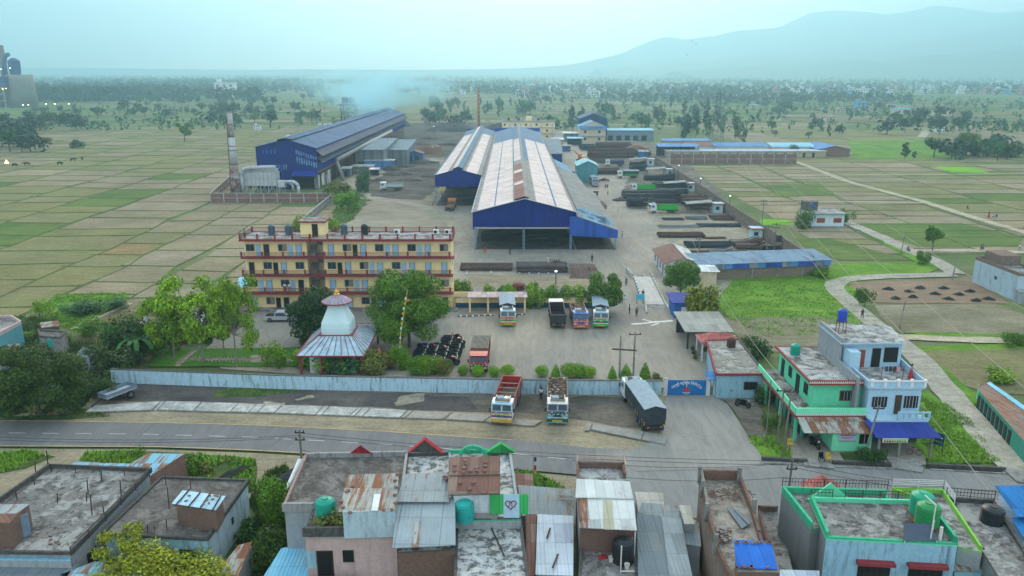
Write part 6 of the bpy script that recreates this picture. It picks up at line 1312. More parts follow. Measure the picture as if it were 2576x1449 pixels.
# ---------------------------------------------------------------- open yard: bar stacks
def bar_stack(u0,u1,vf,vb,h,cols,label,n=60,r=.09,curl=0,along='x',name='steel_bar_stack',spread=.35,X=None):
    a=G(u0,vf);c=G(u1,vf);d=G(u0,vb,h*.6); L=c[0]-a[0]; dp=max(.6,d[1]-a[1]); rd=random.Random(int(u0*7+vf)); b=MB(); n=min(230,int(n*1.5))
    for i in range(n):
        t=rd.random(); zz=rd.random()**.8*h*(1-abs(t-.5)*2*spread); y=t*dp
        x0=rd.uniform(0,L*.06); x1=L-rd.uniform(0,L*.06); m=cols[0] if rd.random()<.5 else rd.choice(cols)
        if rd.random()<.15: m=cols[-1]
        if curl and rd.random()<.12: m='bar_light'
        p=(x0,y,zz+r); q=(x1,y+rd.uniform(-.15,.15),zz+r)
        if curl and rd.random()<curl:
            k=rd.uniform(.5,1.4); b.path([p,((x0+x1)/2,y,zz+r+.1),(x1-L*.15,y+rd.uniform(-.5,.5),zz+r+k*.6),(x1,y+rd.uniform(-1,1),zz+k)],r,m,5)
        else: b.path([p,((x0+x1)/2,(p[1]+q[1])/2+rd.uniform(-.12,.12),zz+r-.04+rd.uniform(-.03,.05)),q],r,m,5)
    o=b.build(name,loc=(a[0],a[1],.15)); tag(o,label,'steel bars','stacks of steel bars in the yard'); return o
DG=['bar_dark','bar_grey','bar_black']; BR=['bar_rust','bar_brown','bar_dark']; GB=['bar_grey','bar_dark','bar_light']; BK=['bar_black','bar_dark','bar_dark']
bar_stack(1156,1290,684,664,.9,['bar_dark','bar_rust','bar_brown'],'low brown bar stack on sleepers left of the pair before the big shed',110,.07)
bar_stack(1298,1429,688,666,1.3,['bar_grey','bar_dark','bar_rust'],'tall blue grey bar stack on sleepers where workers sit',150,.08,spread=.1)
o=bar_stack(1436,1502,700,664,1.0,['bar_brown','bar_rust','bar_grey'],'sagging brown rod heap beside the tall blue grey stack',10,.05)
b=MB(); rd=random.Random(3)
for i in range(230):
    x=rd.uniform(0,5.2); b.path([(x,7.6,1.15-.1*rd.random()),(x+rd.uniform(-.2,.2),4,1.15+rd.uniform(-.25,.05)),(x*1.12-.2,1.2,.55),(x*1.2-.4+rd.uniform(-.3,.3),rd.uniform(-.3,.3),.06)],.05,rd.choice(['bar_brown','bar_brown','bar_rust','bar_grey']) ,4)
p=G(1440,702); tag(b.build('steel_bar_stack',loc=(p[0],p[1],.15)),'heap of rods drooping towards the camera beside the tall stack','steel bars','stacks of steel bars in the yard')
for i in range(6):
    p=G(1307+i*24 if i<4 else 1175+(i-4)*60,689,0); b=MB(); b.box(-.14,.14,-1.0,4.6,0,.2,'concrete_pale'); tag(b.build('sleeper',loc=(p[0],p[1]-.3,.13)),'concrete sleeper under the long bar stacks','sleeper','sleepers under the bar stacks')
for q in [(1668,1723,556,549,.35,DG,'thin dark bar bundle farthest left on the sandy floor',30),(1728,1781,554,546,.5,GB,'short grey bar bundle beside the brown pile, rear row',40),(1658,1762,575,568,.4,GB,'long thin grey bar bundle, left in the second row',50),(1756,1866,573,564,.6,DG,'long dark bar bundle, right in the second row',60),(1658,1776,600,586,.8,BR,'rust brown bar stack in the third row',100),(1772,1827,603,598,.25,BR,'thin brown rods right of the rust brown stack',25),(1728,1855,626,609,1.1,DG,'big dark grey bar stack in the front row',130),(1852,1930,630,606,1.1,BR,'tangled brown bar pile at the wall end, front row',90,.1,.3),(1930,2000,640,622,1.1,BK,'dark bar pile squeezed between wall and blue roof',60,.1,.2),(1743,1890,643,632,.3,BR,'scattered thin rods nearest to the blue roof',30),(1784,1848,642,630,.8,GB,'small grey bundle on top of scattered rods',40,.07,.3),(1793,1850,556,543,.7,BR,'brown bar pile below the nearest brick booth',60),
  (1580,1632,526,500,2.0,BK,'black coil bar pile left of the nearest green lorry',90,.11,.25),(1632,1731,512,496,1.8,BK,'black bar pile behind the nearest green lorry',100,.11,.25),(1566,1721,503,484,1.6,DG,'long dark bar pile in front of the second green lorry',120,.1,.2),(1650,1735,484,462,1.4,DG,'dark bar pile right of the second green lorry',90,.1,.3),(1731,1796,530,492,1.8,BR,'brown bar pile beside the near white canopy',100,.1,.2),(1498,1562,440,426,1.2,BR,'brown bar pile left of the third green lorry',70,.1),(1588,1630,432,414,1.8,BK,'black bar pile right of the navy lorry',70,.12,.3),(1621,1700,456,444,1.2,DG,'bar pile between the middle canopies',60,.1,.3),(1480,1600,399,380,2.4,BR,'wide brown scrap bar pile behind the navy lorry',120,.14),(1488,1531,412,398,1.0,BR,'low rusty rods beside the orange excavator',40,.1),(1600,1640,395,380,1.6,BR,'rusty tangle next to the pale blue booth',50,.13),(1460,1500,380,366,1.5,BK,'dark scrap heap along the far road',40,.16),(1500,1590,374,362,1.6,BR,'rusty scrap heap farthest up the yard road',70,.16),(1447,1490,432,416,2.2,BK,'black bars stacked beside the side huts',60,.14)]:
    u0,u1,vf,vb,h,cols,lab,n=q[:8]; h=h*1.8 if h>=1.2 and vf<540 else h; bar_stack(u0,u1,vf,vb,h,cols,lab,n,q[8] if len(q)>8 else .08,q[9] if len(q)>9 else 0)
rd=random.Random(12)
def scrap_heap(u,v,w,d,h,m,lab,name='scrap_heap',seed=0,sz=.7,n=140,base=True):
    p=G(u,v); r=random.Random(seed+int(u)); b=MB()
    if base:
        k=14; vs=[(0,0,h)]; fs=[]
        for ring,(rr,zz) in enumerate(((.4,.75),(.75,.35),(1,0))):
            for i in range(k): a=2*pi*i/k; q=1+.25*mnoise.noise(Vector((cos(a)*2+u,sin(a)*2,ring))); vs.append((cos(a)*rr*w/2*q,sin(a)*rr*d/2*q,zz*h*(1+.3*mnoise.noise(Vector((a*2,u,ring*3)))) if ring<2 else -.1))
        for i in range(k): fs.append((0,1+i,1+(i+1)%k))
        for ring in range(2):
            for i in range(k): fs.append((1+ring*k+i,1+(ring+1)*k+i,1+(ring+1)*k+(i+1)%k,1+ring*k+(i+1)%k))
        b.add(vs,fs,m[0])
    for i in range(n):
        a=r.uniform(0,2*pi); q=r.random()**.6; b.cbox((cos(a)*q*w/2,sin(a)*q*d/2,h*(1-q)*.85+.1),(r.uniform(.3,1)*sz,r.uniform(.2,.6)*sz,r.uniform(.1,.4)*sz),r.choice(m),rz=r.random()*3,rx=r.uniform(-.6,.6))
    return tag(b.build(name,loc=(p[0],p[1],.15)),lab,'scrap heap')
SD=['dark_dirt','steel_dark','steel_rust','bar_dark']
for q in [(1000,440,12,9,1.6,SD,'scrap heap nearest to the white lorry'),(1060,430,12,10,1.2,['dark_dirt','steel_rust','bar_brown'],'flat rusty scrap heap right of the nearest scrap heap'),(985,428,8,8,2.2,SD,'peaked dark scrap heap beside the blue container'),(1065,410,16,8,1.2,SD,'scrap heap in front of the brick hut'),(1070,386,18,16,4.0,['red_earth','dark_dirt'],'conical reddish earth mound behind the brick hut'),(1010,318,16,20,6,['coal','dark_dirt'],'black coal mound at the far right end of the furnace shed'),(1090,350,16,10,2,SD,'scrap along the back fence left of the thin chimney'),(1140,330,40,14,6,['coal','dark_dirt'],'wide black coal bank behind the yard by the thin chimney'),(1255,328,30,14,5,['coal','dark_dirt'],'black coal bank left of the distant yellow block'),(1515,520,2.5,12,1.6,['bar_brown','steel_rust','sand'],'rusty scrap strip along the lean-to wall'),(1030,455,9,6,.9,SD,'low scrap spread right of the white lorry'),(1085,445,8,7,1.0,SD,'small scrap mound by the side shed flank'),(950,455,6,5,.9,SD,'small scrap mound behind the slender tree'),(1020,420,10,7,1.4,SD,'scrap mound below the blue container'),(1060,365,12,9,1.5,SD,'dark scrap pile left of the two far lorries'),(1130,365,14,8,1.3,SD,'scrap pile along the back of the side shed'),(1520,455,4,3,.9,['bar_brown','steel_rust'],'little rusty pile beside the third green lorry'),(1560,505,5,4,.8,['bar_dark','steel_rust'],'loose scrap left of the long black bar pile'),(1745,505,7,5,1.3,['bar_brown','bar_rust','steel_rust'],'rusty scrap between canopy and yard wall'),(1700,470,6,5,1.2,['bar_brown','bar_rust','steel_rust'],'rusty scrap beside the middle booth'),(1600,375,14,8,2.2,['steel_rust','bar_brown','steel_dark'],'rusty scrap bank before the blue canopy'),(1380,395,8,20,2.5,SD,'scrap between the sheds and the side huts')]: scrap_heap(*q)
D('red_earth', m_soil, a=(.13,.06,.045), b=(.17,.09,.07), sc=.2)
# guard booths with canopies along the wall
for (u,v),dirn,lab in (((1641,418),'farthest','farthest'),((1690,445),'','second farthest'),((1743,483),'','middle'),((1812,538),'','second nearest'),((1910,605),'','nearest')):
    p=G(u,v); e=empty('guard_booth',(p[0]-.6,p[1],0.1),label=lab+' of the pale blue booths with orange rims along the yard wall',cat='booth'); 
    b=MB(); b.box(-1.3,1.3,0,2.4,0,2.6,'cyan_wall'); b.build('wall', e); b=MB(); b.box(-1.7,1.7,-.4,2.8,2.6,2.95,'orange_rim'); b.box(-1.6,1.6,-.3,2.7,2.95,2.98,'sky_top'); b.build('roof', e)
    b=MB(); b.box(-.8,.2,-.05,-.005,1.1,2.0,'dark_opening'); b.build('window', e); b=MB(); b.box(.5,1.1,-.05,-.005,.1,2.1,'ac_white'); b.build('door', e)
    if lab!='nearest' :
        c=empty('canopy',(p[0]-6.4,p[1]+1.5,.1),label='slanting pale canopy beside the '+lab+' pale blue booth',cat='canopy'); b=MB(); b.panel([(-3.6,-1.6,2.8),(4.0,-1.8,3.4),(4.2,1.6,3.6),(-3.4,1.8,3.0)],.08,'tin_grey'); b.build('roof', c)
        for x in (-3,3.4): b=MB(); b.bar((x,0,0),(x,0,3.0),.16,'steel_rust'); b.build('post', c)
D('orange_rim', m_flat, c=(.42,.12,.05)); D('sky_top', m_flat, c=(.22,.40,.52))
# ---------------------------------------------------------------- poles and wires
def pole(u,v,h,lab,arms=1,m='concrete',r=.13,lean=0,name='utility_pole',cat='utility pole',armw=1.6,world=None,az=0):
    p=world or G(u,v); e=empty(name,(p[0],p[1],0),az,lab,cat); b=MB(); b.tube((0,0,0),(lean,0,h),r,r*.7,m,8); b.build('pole', e)
    for k in range(arms):
        b=MB(); z=h-.35-k*.8; b.bar((-armw/2+lean,0,z),(armw/2+lean,0,z),.11,'steel_dark'); 
        for x in (-armw/2+.1,0,armw/2-.1): b.lathe([(.06,0),(.07,.12),(.03,.22)],'steel_dark',(x+lean,0,z+.05),6)
        b.build('cross_arm', e)
    return e
pole(1558,948,5.9,'left one of the twin grey poles before the hedge row',0,'concrete',.14)
e=pole(1593,948,6.4,'right one of the twin grey poles before the hedge row',1,'concrete',.14); b=MB(); b.bar((-3.0,0,4.0),(.3,0,3.8),.22,'wood_dark',.16); b.build('cross_beam', e)
pole(762,1200,5.3,'tangled wire pole rising behind the dark terrace corner',2,'wood_pole',.14,0,armw=1.0); D('wood_pole', m_plain, c=(.16,.15,.13), var=.3)
pole(1953,1122,6.9,'left one of the three poles before the mint house',1,'wood_pole',lean=.25); pole(1969,1148,7.8,'middle one of three poles before the mint house',1,'wood_pole',lean=.25); pole(1925,1118,7.6,'leftmost thin pole by the green bush near the mint house',0,'wood_pole',.09)
pole(2174,1148,5.9,'leaning pole with lamp arm before the blue canopy',1,'concrete',lean=.9,armw=1.2)
pole(1977,1285,5.5,'dark pole with messy wire knot in front of the mint edged roof',2,'wood_pole',.13,.15,armw=1.0)
for (u,v,h,lab) in ((2266,640,4.9,'concrete pole at the lane by the cyclist'),(2395,705,5.6,'concrete pole at the lane bend'),(2262,830,4.9,'leaning concrete pole beside the pale plots'),(2081,691,5.3,'leaning concrete pole behind the brick warehouse')): pole(u,v,h,lab,0,'concrete',.12,.35)
pole(1915,585,8.5,'double arm pole behind the nearest booth',2,'wood_pole',.14); pole(1757,660,5.5,'pole with insulators beside the office roof',1,'wood_pole',.16); pole(1945,655,8.4,'right pole of the transformer pair behind the blue roof',2,'wood_pole',.14); pole(1926,658,8.0,'left pole of the transformer pair behind the blue roof',1,'wood_pole',.14)
p=G(1955,645); b=MB(); b.box(-.6,.6,-.4,.4,3.6,4.8,'steel_dark'); b.box(-1,1,-.5,.5,3.4,3.6,'steel_dark'); b.bar((-.9,0,0),(-.9,0,3.5),.15,'steel_dark'); b.bar((.9,0,0),(.9,0,3.5),.15,'steel_dark'); tag(b.build('transformer',loc=(p[0],p[1],0)),'dark transformer on its frame behind the blue roof','transformer')
def lamp(u,v,h,lab):
    p=G(u,v); e=empty('street_lamp',(p[0],p[1],0),label=lab,cat='street lamp'); b=MB(); b.tube((0,0,0),(0,0,h),.1,.07,'steel_dark',6); b.build('pole', e); b=MB(); b.cbox((0,-.15,h),(.4,.3,.16),'lamp_glow'); b.build('lamp_head', e)
D('lamp_glow', m_emit, c=(.85,.95,1.0), s=5)
lamp(1705,455,5.8,'lit lamp post farthest along the yard wall'); lamp(1760,490,5.5,'lit lamp post second along the yard wall'); lamp(1833,540,5.5,'lit lamp post third along the yard wall'); lamp(1398,720,3.0,'lit lamp post behind the hedge at the bar stacks')
lamp(1092,342,6,'lit lamp far back in the scrap yard'); 
def wire(a,c,sag,lab,r=.02,m='wire_pale',n=14,grp=None):
    b=MB(); P=[]
    for i in range(n+1): t=i/n; P.append((a[0]+(c[0]-a[0])*t-a[0],a[1]+(c[1]-a[1])*t-a[1],a[2]+(c[2]-a[2])*t-4*sag*t*(1-t)))
    b.path(P,r,m,4); tag(b.build('overhead_wire',loc=(a[0],a[1],0)),lab,'wire',grp)
D('wire_pale', m_flat, c=(.30,.30,.24)); D('wire_dark', m_flat, c=(.02,.02,.025))
for i,(u0,v0,Y0,u1,v1,Y1) in enumerate([(1795,300,380,2540,1300,60),(1800,290,380,2650,1250,66),(1806,280,380,2760,1130,74),(1800,270,380,2780,900,100),(1740,600,168,2000,990,84)]):
    a=(XY(u0,v0,Y0),Y0,ZY(u0,v0,Y0)); c=(XY(u1,v1,Y1),Y1,ZY(u1,v1,Y1)); wire(a,c,2.0,'pale high wire crossing the right fields, number %s from the near side'%['one','two','three','four','five'][i],.035,'wire_pale',30)
for i,(u0,v0,Y0,u1,v1,Y1) in enumerate([(-200,1090,68,760,1095,73.4),(-200,1098,68,760,1100,73.4),(760,1090,73.4,1980,1160,67),(760,1098,73.4,1980,1170,67),(760,1132,73,1290,1200,60),(1980,1160,67,2700,1250,60),(1980,1172,67,2700,1270,60),(1480,1190,66,1980,1200,67),(1440,1158,66,1980,1165,67)]):
    a=(XY(u0,v0,Y0),Y0,ZY(u0,v0,Y0)); c=(XY(u1,v1,Y1),Y1,ZY(u1,v1,Y1)); wire(a,c,.6,'thin dark cable strung along the near side of the road','' and 0 or .022,'wire_dark',16,'dark cables along the road')
# pylon
pl=empty('lattice_pylon',(105.3,416,0),label='tall lattice power pylon standing among the trees behind the workers rows',cat='pylon'); b=MB()
Hh_=30
def pw(z): return 3.2*(1-z/Hh_)**1.1+.5
zs=[0,4,8,12,16,20,24,27,30]
for s in (-1,1):
    for t in (-1,1):
        for a_,c_2 in zip(zs,zs[1:]): b.bar((s*pw(a_),t*pw(a_),a_),(s*pw(c_2),t*pw(c_2),c_2),.14,'steel_pylon')
for a_,c_2 in zip(zs,zs[1:]):
    for s in (-1,1): b.bar((-pw(a_),s*pw(a_),a_),(pw(c_2),s*pw(c_2),c_2),.1,'steel_pylon'); b.bar((pw(a_),s*pw(a_),a_),(-pw(c_2),s*pw(c_2),c_2),.1,'steel_pylon'); b.bar((s*pw(a_),-pw(a_),a_),(s*pw(c_2),pw(c_2),c_2),.1,'steel_pylon')
b.build('lattice_body', pl)
for z in (20,24,27.5): b=MB(); b.bar((-4,0,z),(4,0,z),.2,'steel_pylon'); b.bar((-4,0,z),(0,0,z+1.4),.1,'steel_pylon'); b.bar((4,0,z),(0,0,z+1.4),.1,'steel_pylon'); b.build('cross_arm', pl)
D('steel_pylon', m_flat, c=(.10,.12,.13))
# ---------------------------------------------------------------- right fields: white house, grey house, shop row, dung heaps
fh_=House('field_house','white single storey house alone in the right fields with brown windows','house',[(79.2,215.5),(88.2,215.2),(88,208.2),(78.6,208.2)],3.5,'wall_skyw','roof_conc_light',par=[.1,.1,.1,.1],parm='concrete',slab=.7,world=True); D('wall_skyw', m_wall, c=(.55,.68,.72), amt=.3)
fh_.feat(2,.08,.30,1.2,2.4,'wood_door','window',frame='concrete_pale',bars='rod'); fh_.feat(2,.55,.77,1.2,2.4,'wood_door','window',frame='concrete_pale',bars='rod'); fh_.feat(3,.3,.45,.1,2.3,'dark_opening','door')
b=MB(); b.box(-4.6,-1.0,1.2,4,3.6,6.0,'stone_grey'); b.build('roof_room', fh_.e); b=MB(); b.box(-2.6,-1.9,1.1,1.16,4,5.8,'tarp_blue'); b.build('tarpaulin', fh_.e); D('stone_grey', m_conc, c=(.14,.13,.13), d=.5, sc=.8); b=MB(); b.box(-5.4,5.3,-4.6,-3.4,0,.25,'concrete'); b.build('plinth', fh_.e)
gh=House('grey_house','grey brick topped two level house with green tank at the right edge','house',[(90.2,151),(95.5,151.5),(96,137.5),(90.6,137.8)],4.6,['wall_blue_white','wall_blue_white','wall_blue_white','wall_blue_white'],'roof_conc',par=[.5,.4,.4,.5],parm='brick_grey',world=True)
b=MB(); b.box(-1.5,2.4,1,6,4.7,6.6,'brick_grey'); b.build('roof_room', gh.e); gh.feat(3,.45,.5,2.4,3,'dark_opening'); b=MB(); b.box(-3,-2,-8.4,-6.9,0,2.2,'wall_grey'); b.build('shed_annex', gh.e); b=MB(); b.box(-3.1,2,-8.6,-6.7,2.2,2.3,'tin_mid'); b.build('annex_roof', gh.e)
water_tank((94.2,139.6,4.8),.65,1.4,'tank_green','green water tank on the grey house at the right edge',legs=.5)
sr=House('shop_row','long mint walled shop row with brown and cyan tin roof at right edge','shop row',[(2484,964),(2700,1120),(2690,1240),(2462,985)],2.1,'mint_shaded','rust_roof2')
for k in range(9): sr.feat(2,.995-k*.05-.03,.995-k*.05,.1,1.8,'dark_opening','door')
D('mint_shaded', m_wall, c=(.05,.30,.22), amt=.4); D('rust_roof2', m_tin, c=(.22,.15,.12), rust=.5, c2=(.20,.20,.18), wid=1.2, per=.4)  # mint darkened to paint in the shade of walls set back behind pillars
b=MB(); q=[sr.loc(u,v,z) for u,v,z in ((2482,966,2.5),(2490,962,2.5),(2700,1108,2.5),(2700,1122,2.5))]; b.panel([(x,y,2.6) for x,y in q],.1,'tin_cyan'); b.build('ridge_sheet', sr.e)
for (u,v) in ((2460,1006),(2476,1019),(2492,1033),(2508,1047),(2523,1062),(2549,1083),(2576,1105)):
    p=sr.loc(u,v,0); b=MB(); b.box(p[0]-.15,p[0]+.15,p[1]-.15,p[1]+.15,0,2.0,'mint_light'); b.build('pillar', sr.e)
b=MB(); q=[sr.loc(u,v,z) for u,v,z in ((2464,968,2.3),(2484,966,2.4),(2700,1125,2.4),(2640,1180,2.1),(2459,975,2.1))]; zz=(2.35,2.5,2.5,2.05,2.05); b.add([(q[i][0],q[i][1],zz[i]) for i in range(5)],[(0,1,2,3,4)],'rust_roof2'); b.build('awning', sr.e)
D('dung', m_plain, c=(.02,.02,.018), var=.4)
for i,(u,v) in enumerate([(2234,729),(2286,735),(2314,726),(2353,741),(2251,752),(2297,749),(2373,727),(2386,754),(2413,743),(2440,735),(2456,758),(2486,754)]):
    p=G(u,v); r=random.Random(i); b=MB(); k=9; vs=[(0,0,.55)]
    for rr,zz in ((.45,.35),(1.0,0)):
        for j in range(k): a=2*pi*j/k; q=rr*(1+.3*r.uniform(-1,1)); vs.append((cos(a)*q*1.1,sin(a)*q*.8,zz))
    b.add(vs,[(0,1+j,1+(j+1)%k) for j in range(k)]+[(1+j,1+k+j,1+k+(j+1)%k,1+(j+1)%k) for j in range(k)],'dung'); tag(b.build('dung_heap',loc=(p[0],p[1],.1)),'small black dung heap spread on the ploughed brown plot','dung heap','dung heaps on the ploughed plot')
# left edge houses
lh=House('teal_house','pink and teal house cut by the left edge with a slanted rail','house',[(-80,805),(30,800),(55,815),(0,845),(-80,870)],4.6,'tealwall','roof_conc',par=.4,parm='wall_pink'); D('tealwall', m_wall, c=(.10,.30,.34), amt=.4)
House('small_house','grey flat roofed hut with pots beside the teal tank on the left','house',[(95,833),(168,838),(152,854),(100,850)],2.8,'concrete','roof_dark',par=.25,parm='stone_grey')
p=G(132,862,2.0); water_tank((p[0],p[1],0.5),.7,1.5,'tank_turq','turquoise tank half hidden behind the left house roofs',legs=1.0)
tin_hut('tin_shed','grey slanting tin shed right of the left edge huts',[(208,878),(243,886),(224,901),(192,892)],2.4,'tin_mid3'); tin_hut('tin_shed','low rusty white hut roof behind the clothes on the left',[(100,815),(148,810),(150,820),(104,824)],2.4,'tin_patch','brick'); tin_hut('tin_shed','grey tin roof above the big dark tree at far left',[(0,872),(50,868),(45,885),(-10,892)],2.6,'tin_mid')
tin_hut('tin_shed','pale roofed shed with brown front under the tall bright tree',[(440,795),(520,785),(505,818),(412,822)],3.0,'tin_white','tin_brown2'); D('tin_brown2', m_plain, c=(.12,.06,.05), var=.2)
tin_hut('tin_shed','light blue canopy roof at the left end of the yellow flats',[(600,702),(632,695),(628,722),(598,722)],3.4,'tin_cyan','cream'); tin_hut('tin_shed','sky blue roof peeping between the bright tree and the flats',[(540,738),(600,738),(596,752),(536,750)],3.0,'tin_cyan')
# cement works at far left
cw=empty('cement_works',(-570,935,0),label='cement works with grey silo and deep blue cyclone at the far left',cat='cement works')
b=MB(); b.lathe([(15.5,0),(13.6,30),(13.2,36)],'silo_conc',(8,5,0),28); b.build('silo', cw, True); b=MB(); b.lathe([(5.5,36),(6.3,44),(6.3,51),(4,52.5),(2.2,54)],'deep_blue',(7,0,0),16); b.build('cyclone', cw); b=MB(); b.path([(-6,0,36),(-3,0,52),(-1,0,57),(3,0,58)],2.2,'deep_blue',10); b.build('pipe', cw)
b=MB(); b.box(-14,2,-14,-4,22,34,'deep_blue'); b.build('clad_box', cw); b=MB(); 
for x in (-22,-15,-8,-1): b.box(x,x+1.6,-16,-14.5,0,22,'silo_conc')
for z in (7,14,21): b.box(-22,1,-16.2,-14.3,z,z+1.3,'silo_conc')
b.build('frame', cw); b=MB(); b.box(-34,-14,-8,8,0,22,'pinkish_conc'); b.box(-22,-15,-6,6,22,52,'pinkish_conc'); b.build('tower_block', cw); b=MB(); b.lathe([(5,0),(3.0,68)],'pinkish_conc',(-9,6,0),14); b.build('chimney', cw)
D('silo_conc', m_plain, c=(.27,.25,.23), var=.15, sc=.1); D('deep_blue', m_plain, c=(.02,.06,.20), var=.15, sc=.1); D('pinkish_conc', m_plain, c=(.24,.14,.15), var=.25, sc=.1); D('lamp_warm', m_emit, c=(1,.75,.3), s=14); D('lamp_white', m_emit, c=(.7,.95,1), s=12)
for i,(x,z) in enumerate([(-12,20),(0,20.5),(4,21),(2,42),(12,43),(-13,10),(20,3),(26,3)]): b=MB(); b.cbox((x,-17,z),(.7,.5,.6),'lamp_warm' if i%3 else 'lamp_white'); b.build('lamp', cw)
for i,x in enumerate((42,52,68)): b=MB(); b.cbox((0,0,0),(.9,.6,.7),'lamp_warm' if i else 'lamp_white'); tag(b.build('flood_lamp',loc=(-570+x,925,4)),'lit flood lamp on the ground right of the cement silo','lamp','lamps by the cement works')
# ---------------------------------------------------------------- hills, far woods
def ridge(name, pts, Y, depth, m, seed):
    us = [p[0] for p in pts]; vs = []; fs = []; n = 90; k = 12
    for i in range(n+1):
        u = us[0]+(us[-1]-us[0])*i/n
        for a, c in zip(pts, pts[1:]):
            if a[0] <= u <= c[0]: v = a[1]+(c[1]-a[1])*(u-a[0])/(c[0]-a[0])
        h = max(2, ZY(u, v, Y)); x = XY(u, v, Y)
        for j in range(k+1):
            t = j/k; f = (1-t)**1.25; g = 1+.35*mnoise.noise(Vector((x/260, t*4, seed)))*min(1,t*4)*(1-t)
            vs.append((x*(1-.05*t), Y-depth*t, h*f*g+ (6*mnoise.noise(Vector((x/120,t*9,seed+3))) if 0<t<1 else 0)))
        vs.append((x, Y+600, -2))
    w = k+2
    for i in range(n):
        for j in range(k): fs.append((i*w+j, i*w+j+1, (i+1)*w+j+1, (i+1)*w+j))
        fs.append((i*w, (i+1)*w, (i+1)*w+k+1, i*w+k+1))
    o = MB().add(vs, fs, m).build(name, smooth=True); o['kind'] = 'structure'
D('hill', m_plain, c=(.05,.075,.05), var=.3, sc=.004)
ridge('mountains', [(1150,176),(1300,172),(1420,165),(1480,154),(1560,136),(1600,118),(1650,98),(1680,92),(1720,100),(1800,90),(1850,78),(1960,70),(2010,45),(2040,32),(2100,26),(2180,30),(2230,38),(2300,26),(2350,14),(2420,20),(2500,34),(2600,25),(2750,10)], 7900, 1500, 'hill', 1)
ridge('hills', [(1500,172),(1700,158),(1800,148),(1900,136),(2000,128),(2120,120),(2230,118),(2330,100),(2430,84),(2520,66),(2620,50),(2750,40)], 6000, 1200, 'hill', 5)
ridge('hills', [(1700,177),(1850,170),(1960,160),(2060,158),(2160,150),(2240,152),(2340,138),(2440,134),(2540,118),(2640,108),(2750,100)], 4800, 900, 'hill', 11)
ridge('hills', [(-200,166),(60,170),(300,172),(600,176),(760,174),(980,176),(1150,175),(1400,172)], 7600, 1000, 'hill', 8)
# leaf clumps
def leaves(mb, n, lobes, size, rd, m, shell=.55, flat=.35, jit=.5):
    W = [l[3]*l[4]*l[5] for l in lobes]; vs = []; fs = []
    for i in range(n):
        l = rd.choices(lobes, W)[0]
        while True:
            d = Vector((rd.uniform(-1,1), rd.uniform(-1,1), rd.uniform(-1,1)))
            if .02 < d.length <= 1: break
        r = shell+(1-shell)*rd.random()**.6 if rd.random() < .8 else rd.random(); d = d.normalized()*r*rd.uniform(.88,1.06)
        c = Vector((l[0]+d.x*l[3], l[1]+d.y*l[4], l[2]+d.z*l[5]))
        nrm = (Vector((d.x, d.y, d.z+flat))+Vector((rd.uniform(-1,1),rd.uniform(-1,1),rd.uniform(-1,1)))*.8).normalized()
        a = nrm.cross(Vector((rd.uniform(-1,1),rd.uniform(-1,1),.3))).normalized(); b = nrm.cross(a); s = size*rd.uniform(1-jit,1+jit)
        k = len(vs); a = a*s; b = b*s*rd.uniform(.5,.9)
        vs += [c-a, c-b*.8-a*.1, c+a, c+b*.8+a*.1]; fs.append((k,k+1,k+2,k+3))
    mb.add(vs, fs, m)
def lobes_round(rd, k=9, spread=.3, r=.22, z0=.62, zh=.28):
    L = [(0,0,z0,r*1.25,r*1.25,r*1.1)]
    for i in range(k):
        a = rd.uniform(0,2*pi); q = spread*rd.uniform(.5,1); z = z0+rd.uniform(-.75,1)*zh*(1-q*.8); rr = r*rd.uniform(.6,1.0)*(1-.3*abs(z-z0)/zh); L.append((cos(a)*q,sin(a)*q,z,rr,rr,rr*.85))
    return L
def tree_mesh(name, n, lobes, size, m, rd, trunk_h=.5, tr=.03, tm='bark', limbs=5, h=1, lean=0, stems=1, parent=None, label=None, cat='tree', group=None, loc=(0,0,0), scale=(1,1,1), shell=.55):
    e = empty(name, loc, 0, label, cat, group); e.scale = scale
    b = MB()
    for s in range(stems):
        x0, y0 = (0,0) if stems == 1 else (rd.uniform(-.12,.12), rd.uniform(-.12,.12)); b.path([(x0,y0,0),(x0+lean*.4,y0,trunk_h*.55),(x0*1.3+lean,y0,trunk_h)], [tr,tr*.75,tr*.5], tm, 7)
    for l in rd.sample(lobes, min(limbs, len(lobes))): b.path([(lean*.5,0,trunk_h*.6),((l[0]+lean)*.5,l[1]*.5,(trunk_h*.7+l[2])/2),(l[0],l[1],l[2])], [tr*.5,tr*.35,tr*.15], tm, 5)
    b.build('trunk', e); c = MB(); leaves(c, n, lobes, size, rd, m, shell); c.build('crown', e); return e
D('bark', m_plain, c=(.10,.085,.065), var=.3); D('bark_pale', m_plain, c=(.22,.21,.18), var=.3); D('bark_white', m_plain, c=(.5,.5,.48), var=.2)
D('leaf_dark', m_leaf, c=(.030,.080,.015)); D('leaf_mid', m_leaf, c=(.075,.165,.012)); D('leaf_bright', m_leaf, c=(.15,.28,.012)); D('leaf_yellow', m_leaf, c=(.20,.24,.015)); D('leaf_olive', m_leaf, c=(.13,.155,.03)); D('leaf_far', m_leaf, c=(.022,.052,.030), var=.3); D('leaf_blue', m_leaf, c=(.045,.13,.04)); D('leaf_red', m_leaf, c=(.22,.06,.04)); D('leaf_vivid', m_leaf, c=(.11,.26,.008))
def mpp(v): return 40/((v-178)*.965)     # metres per photo pixel on the ground at row v
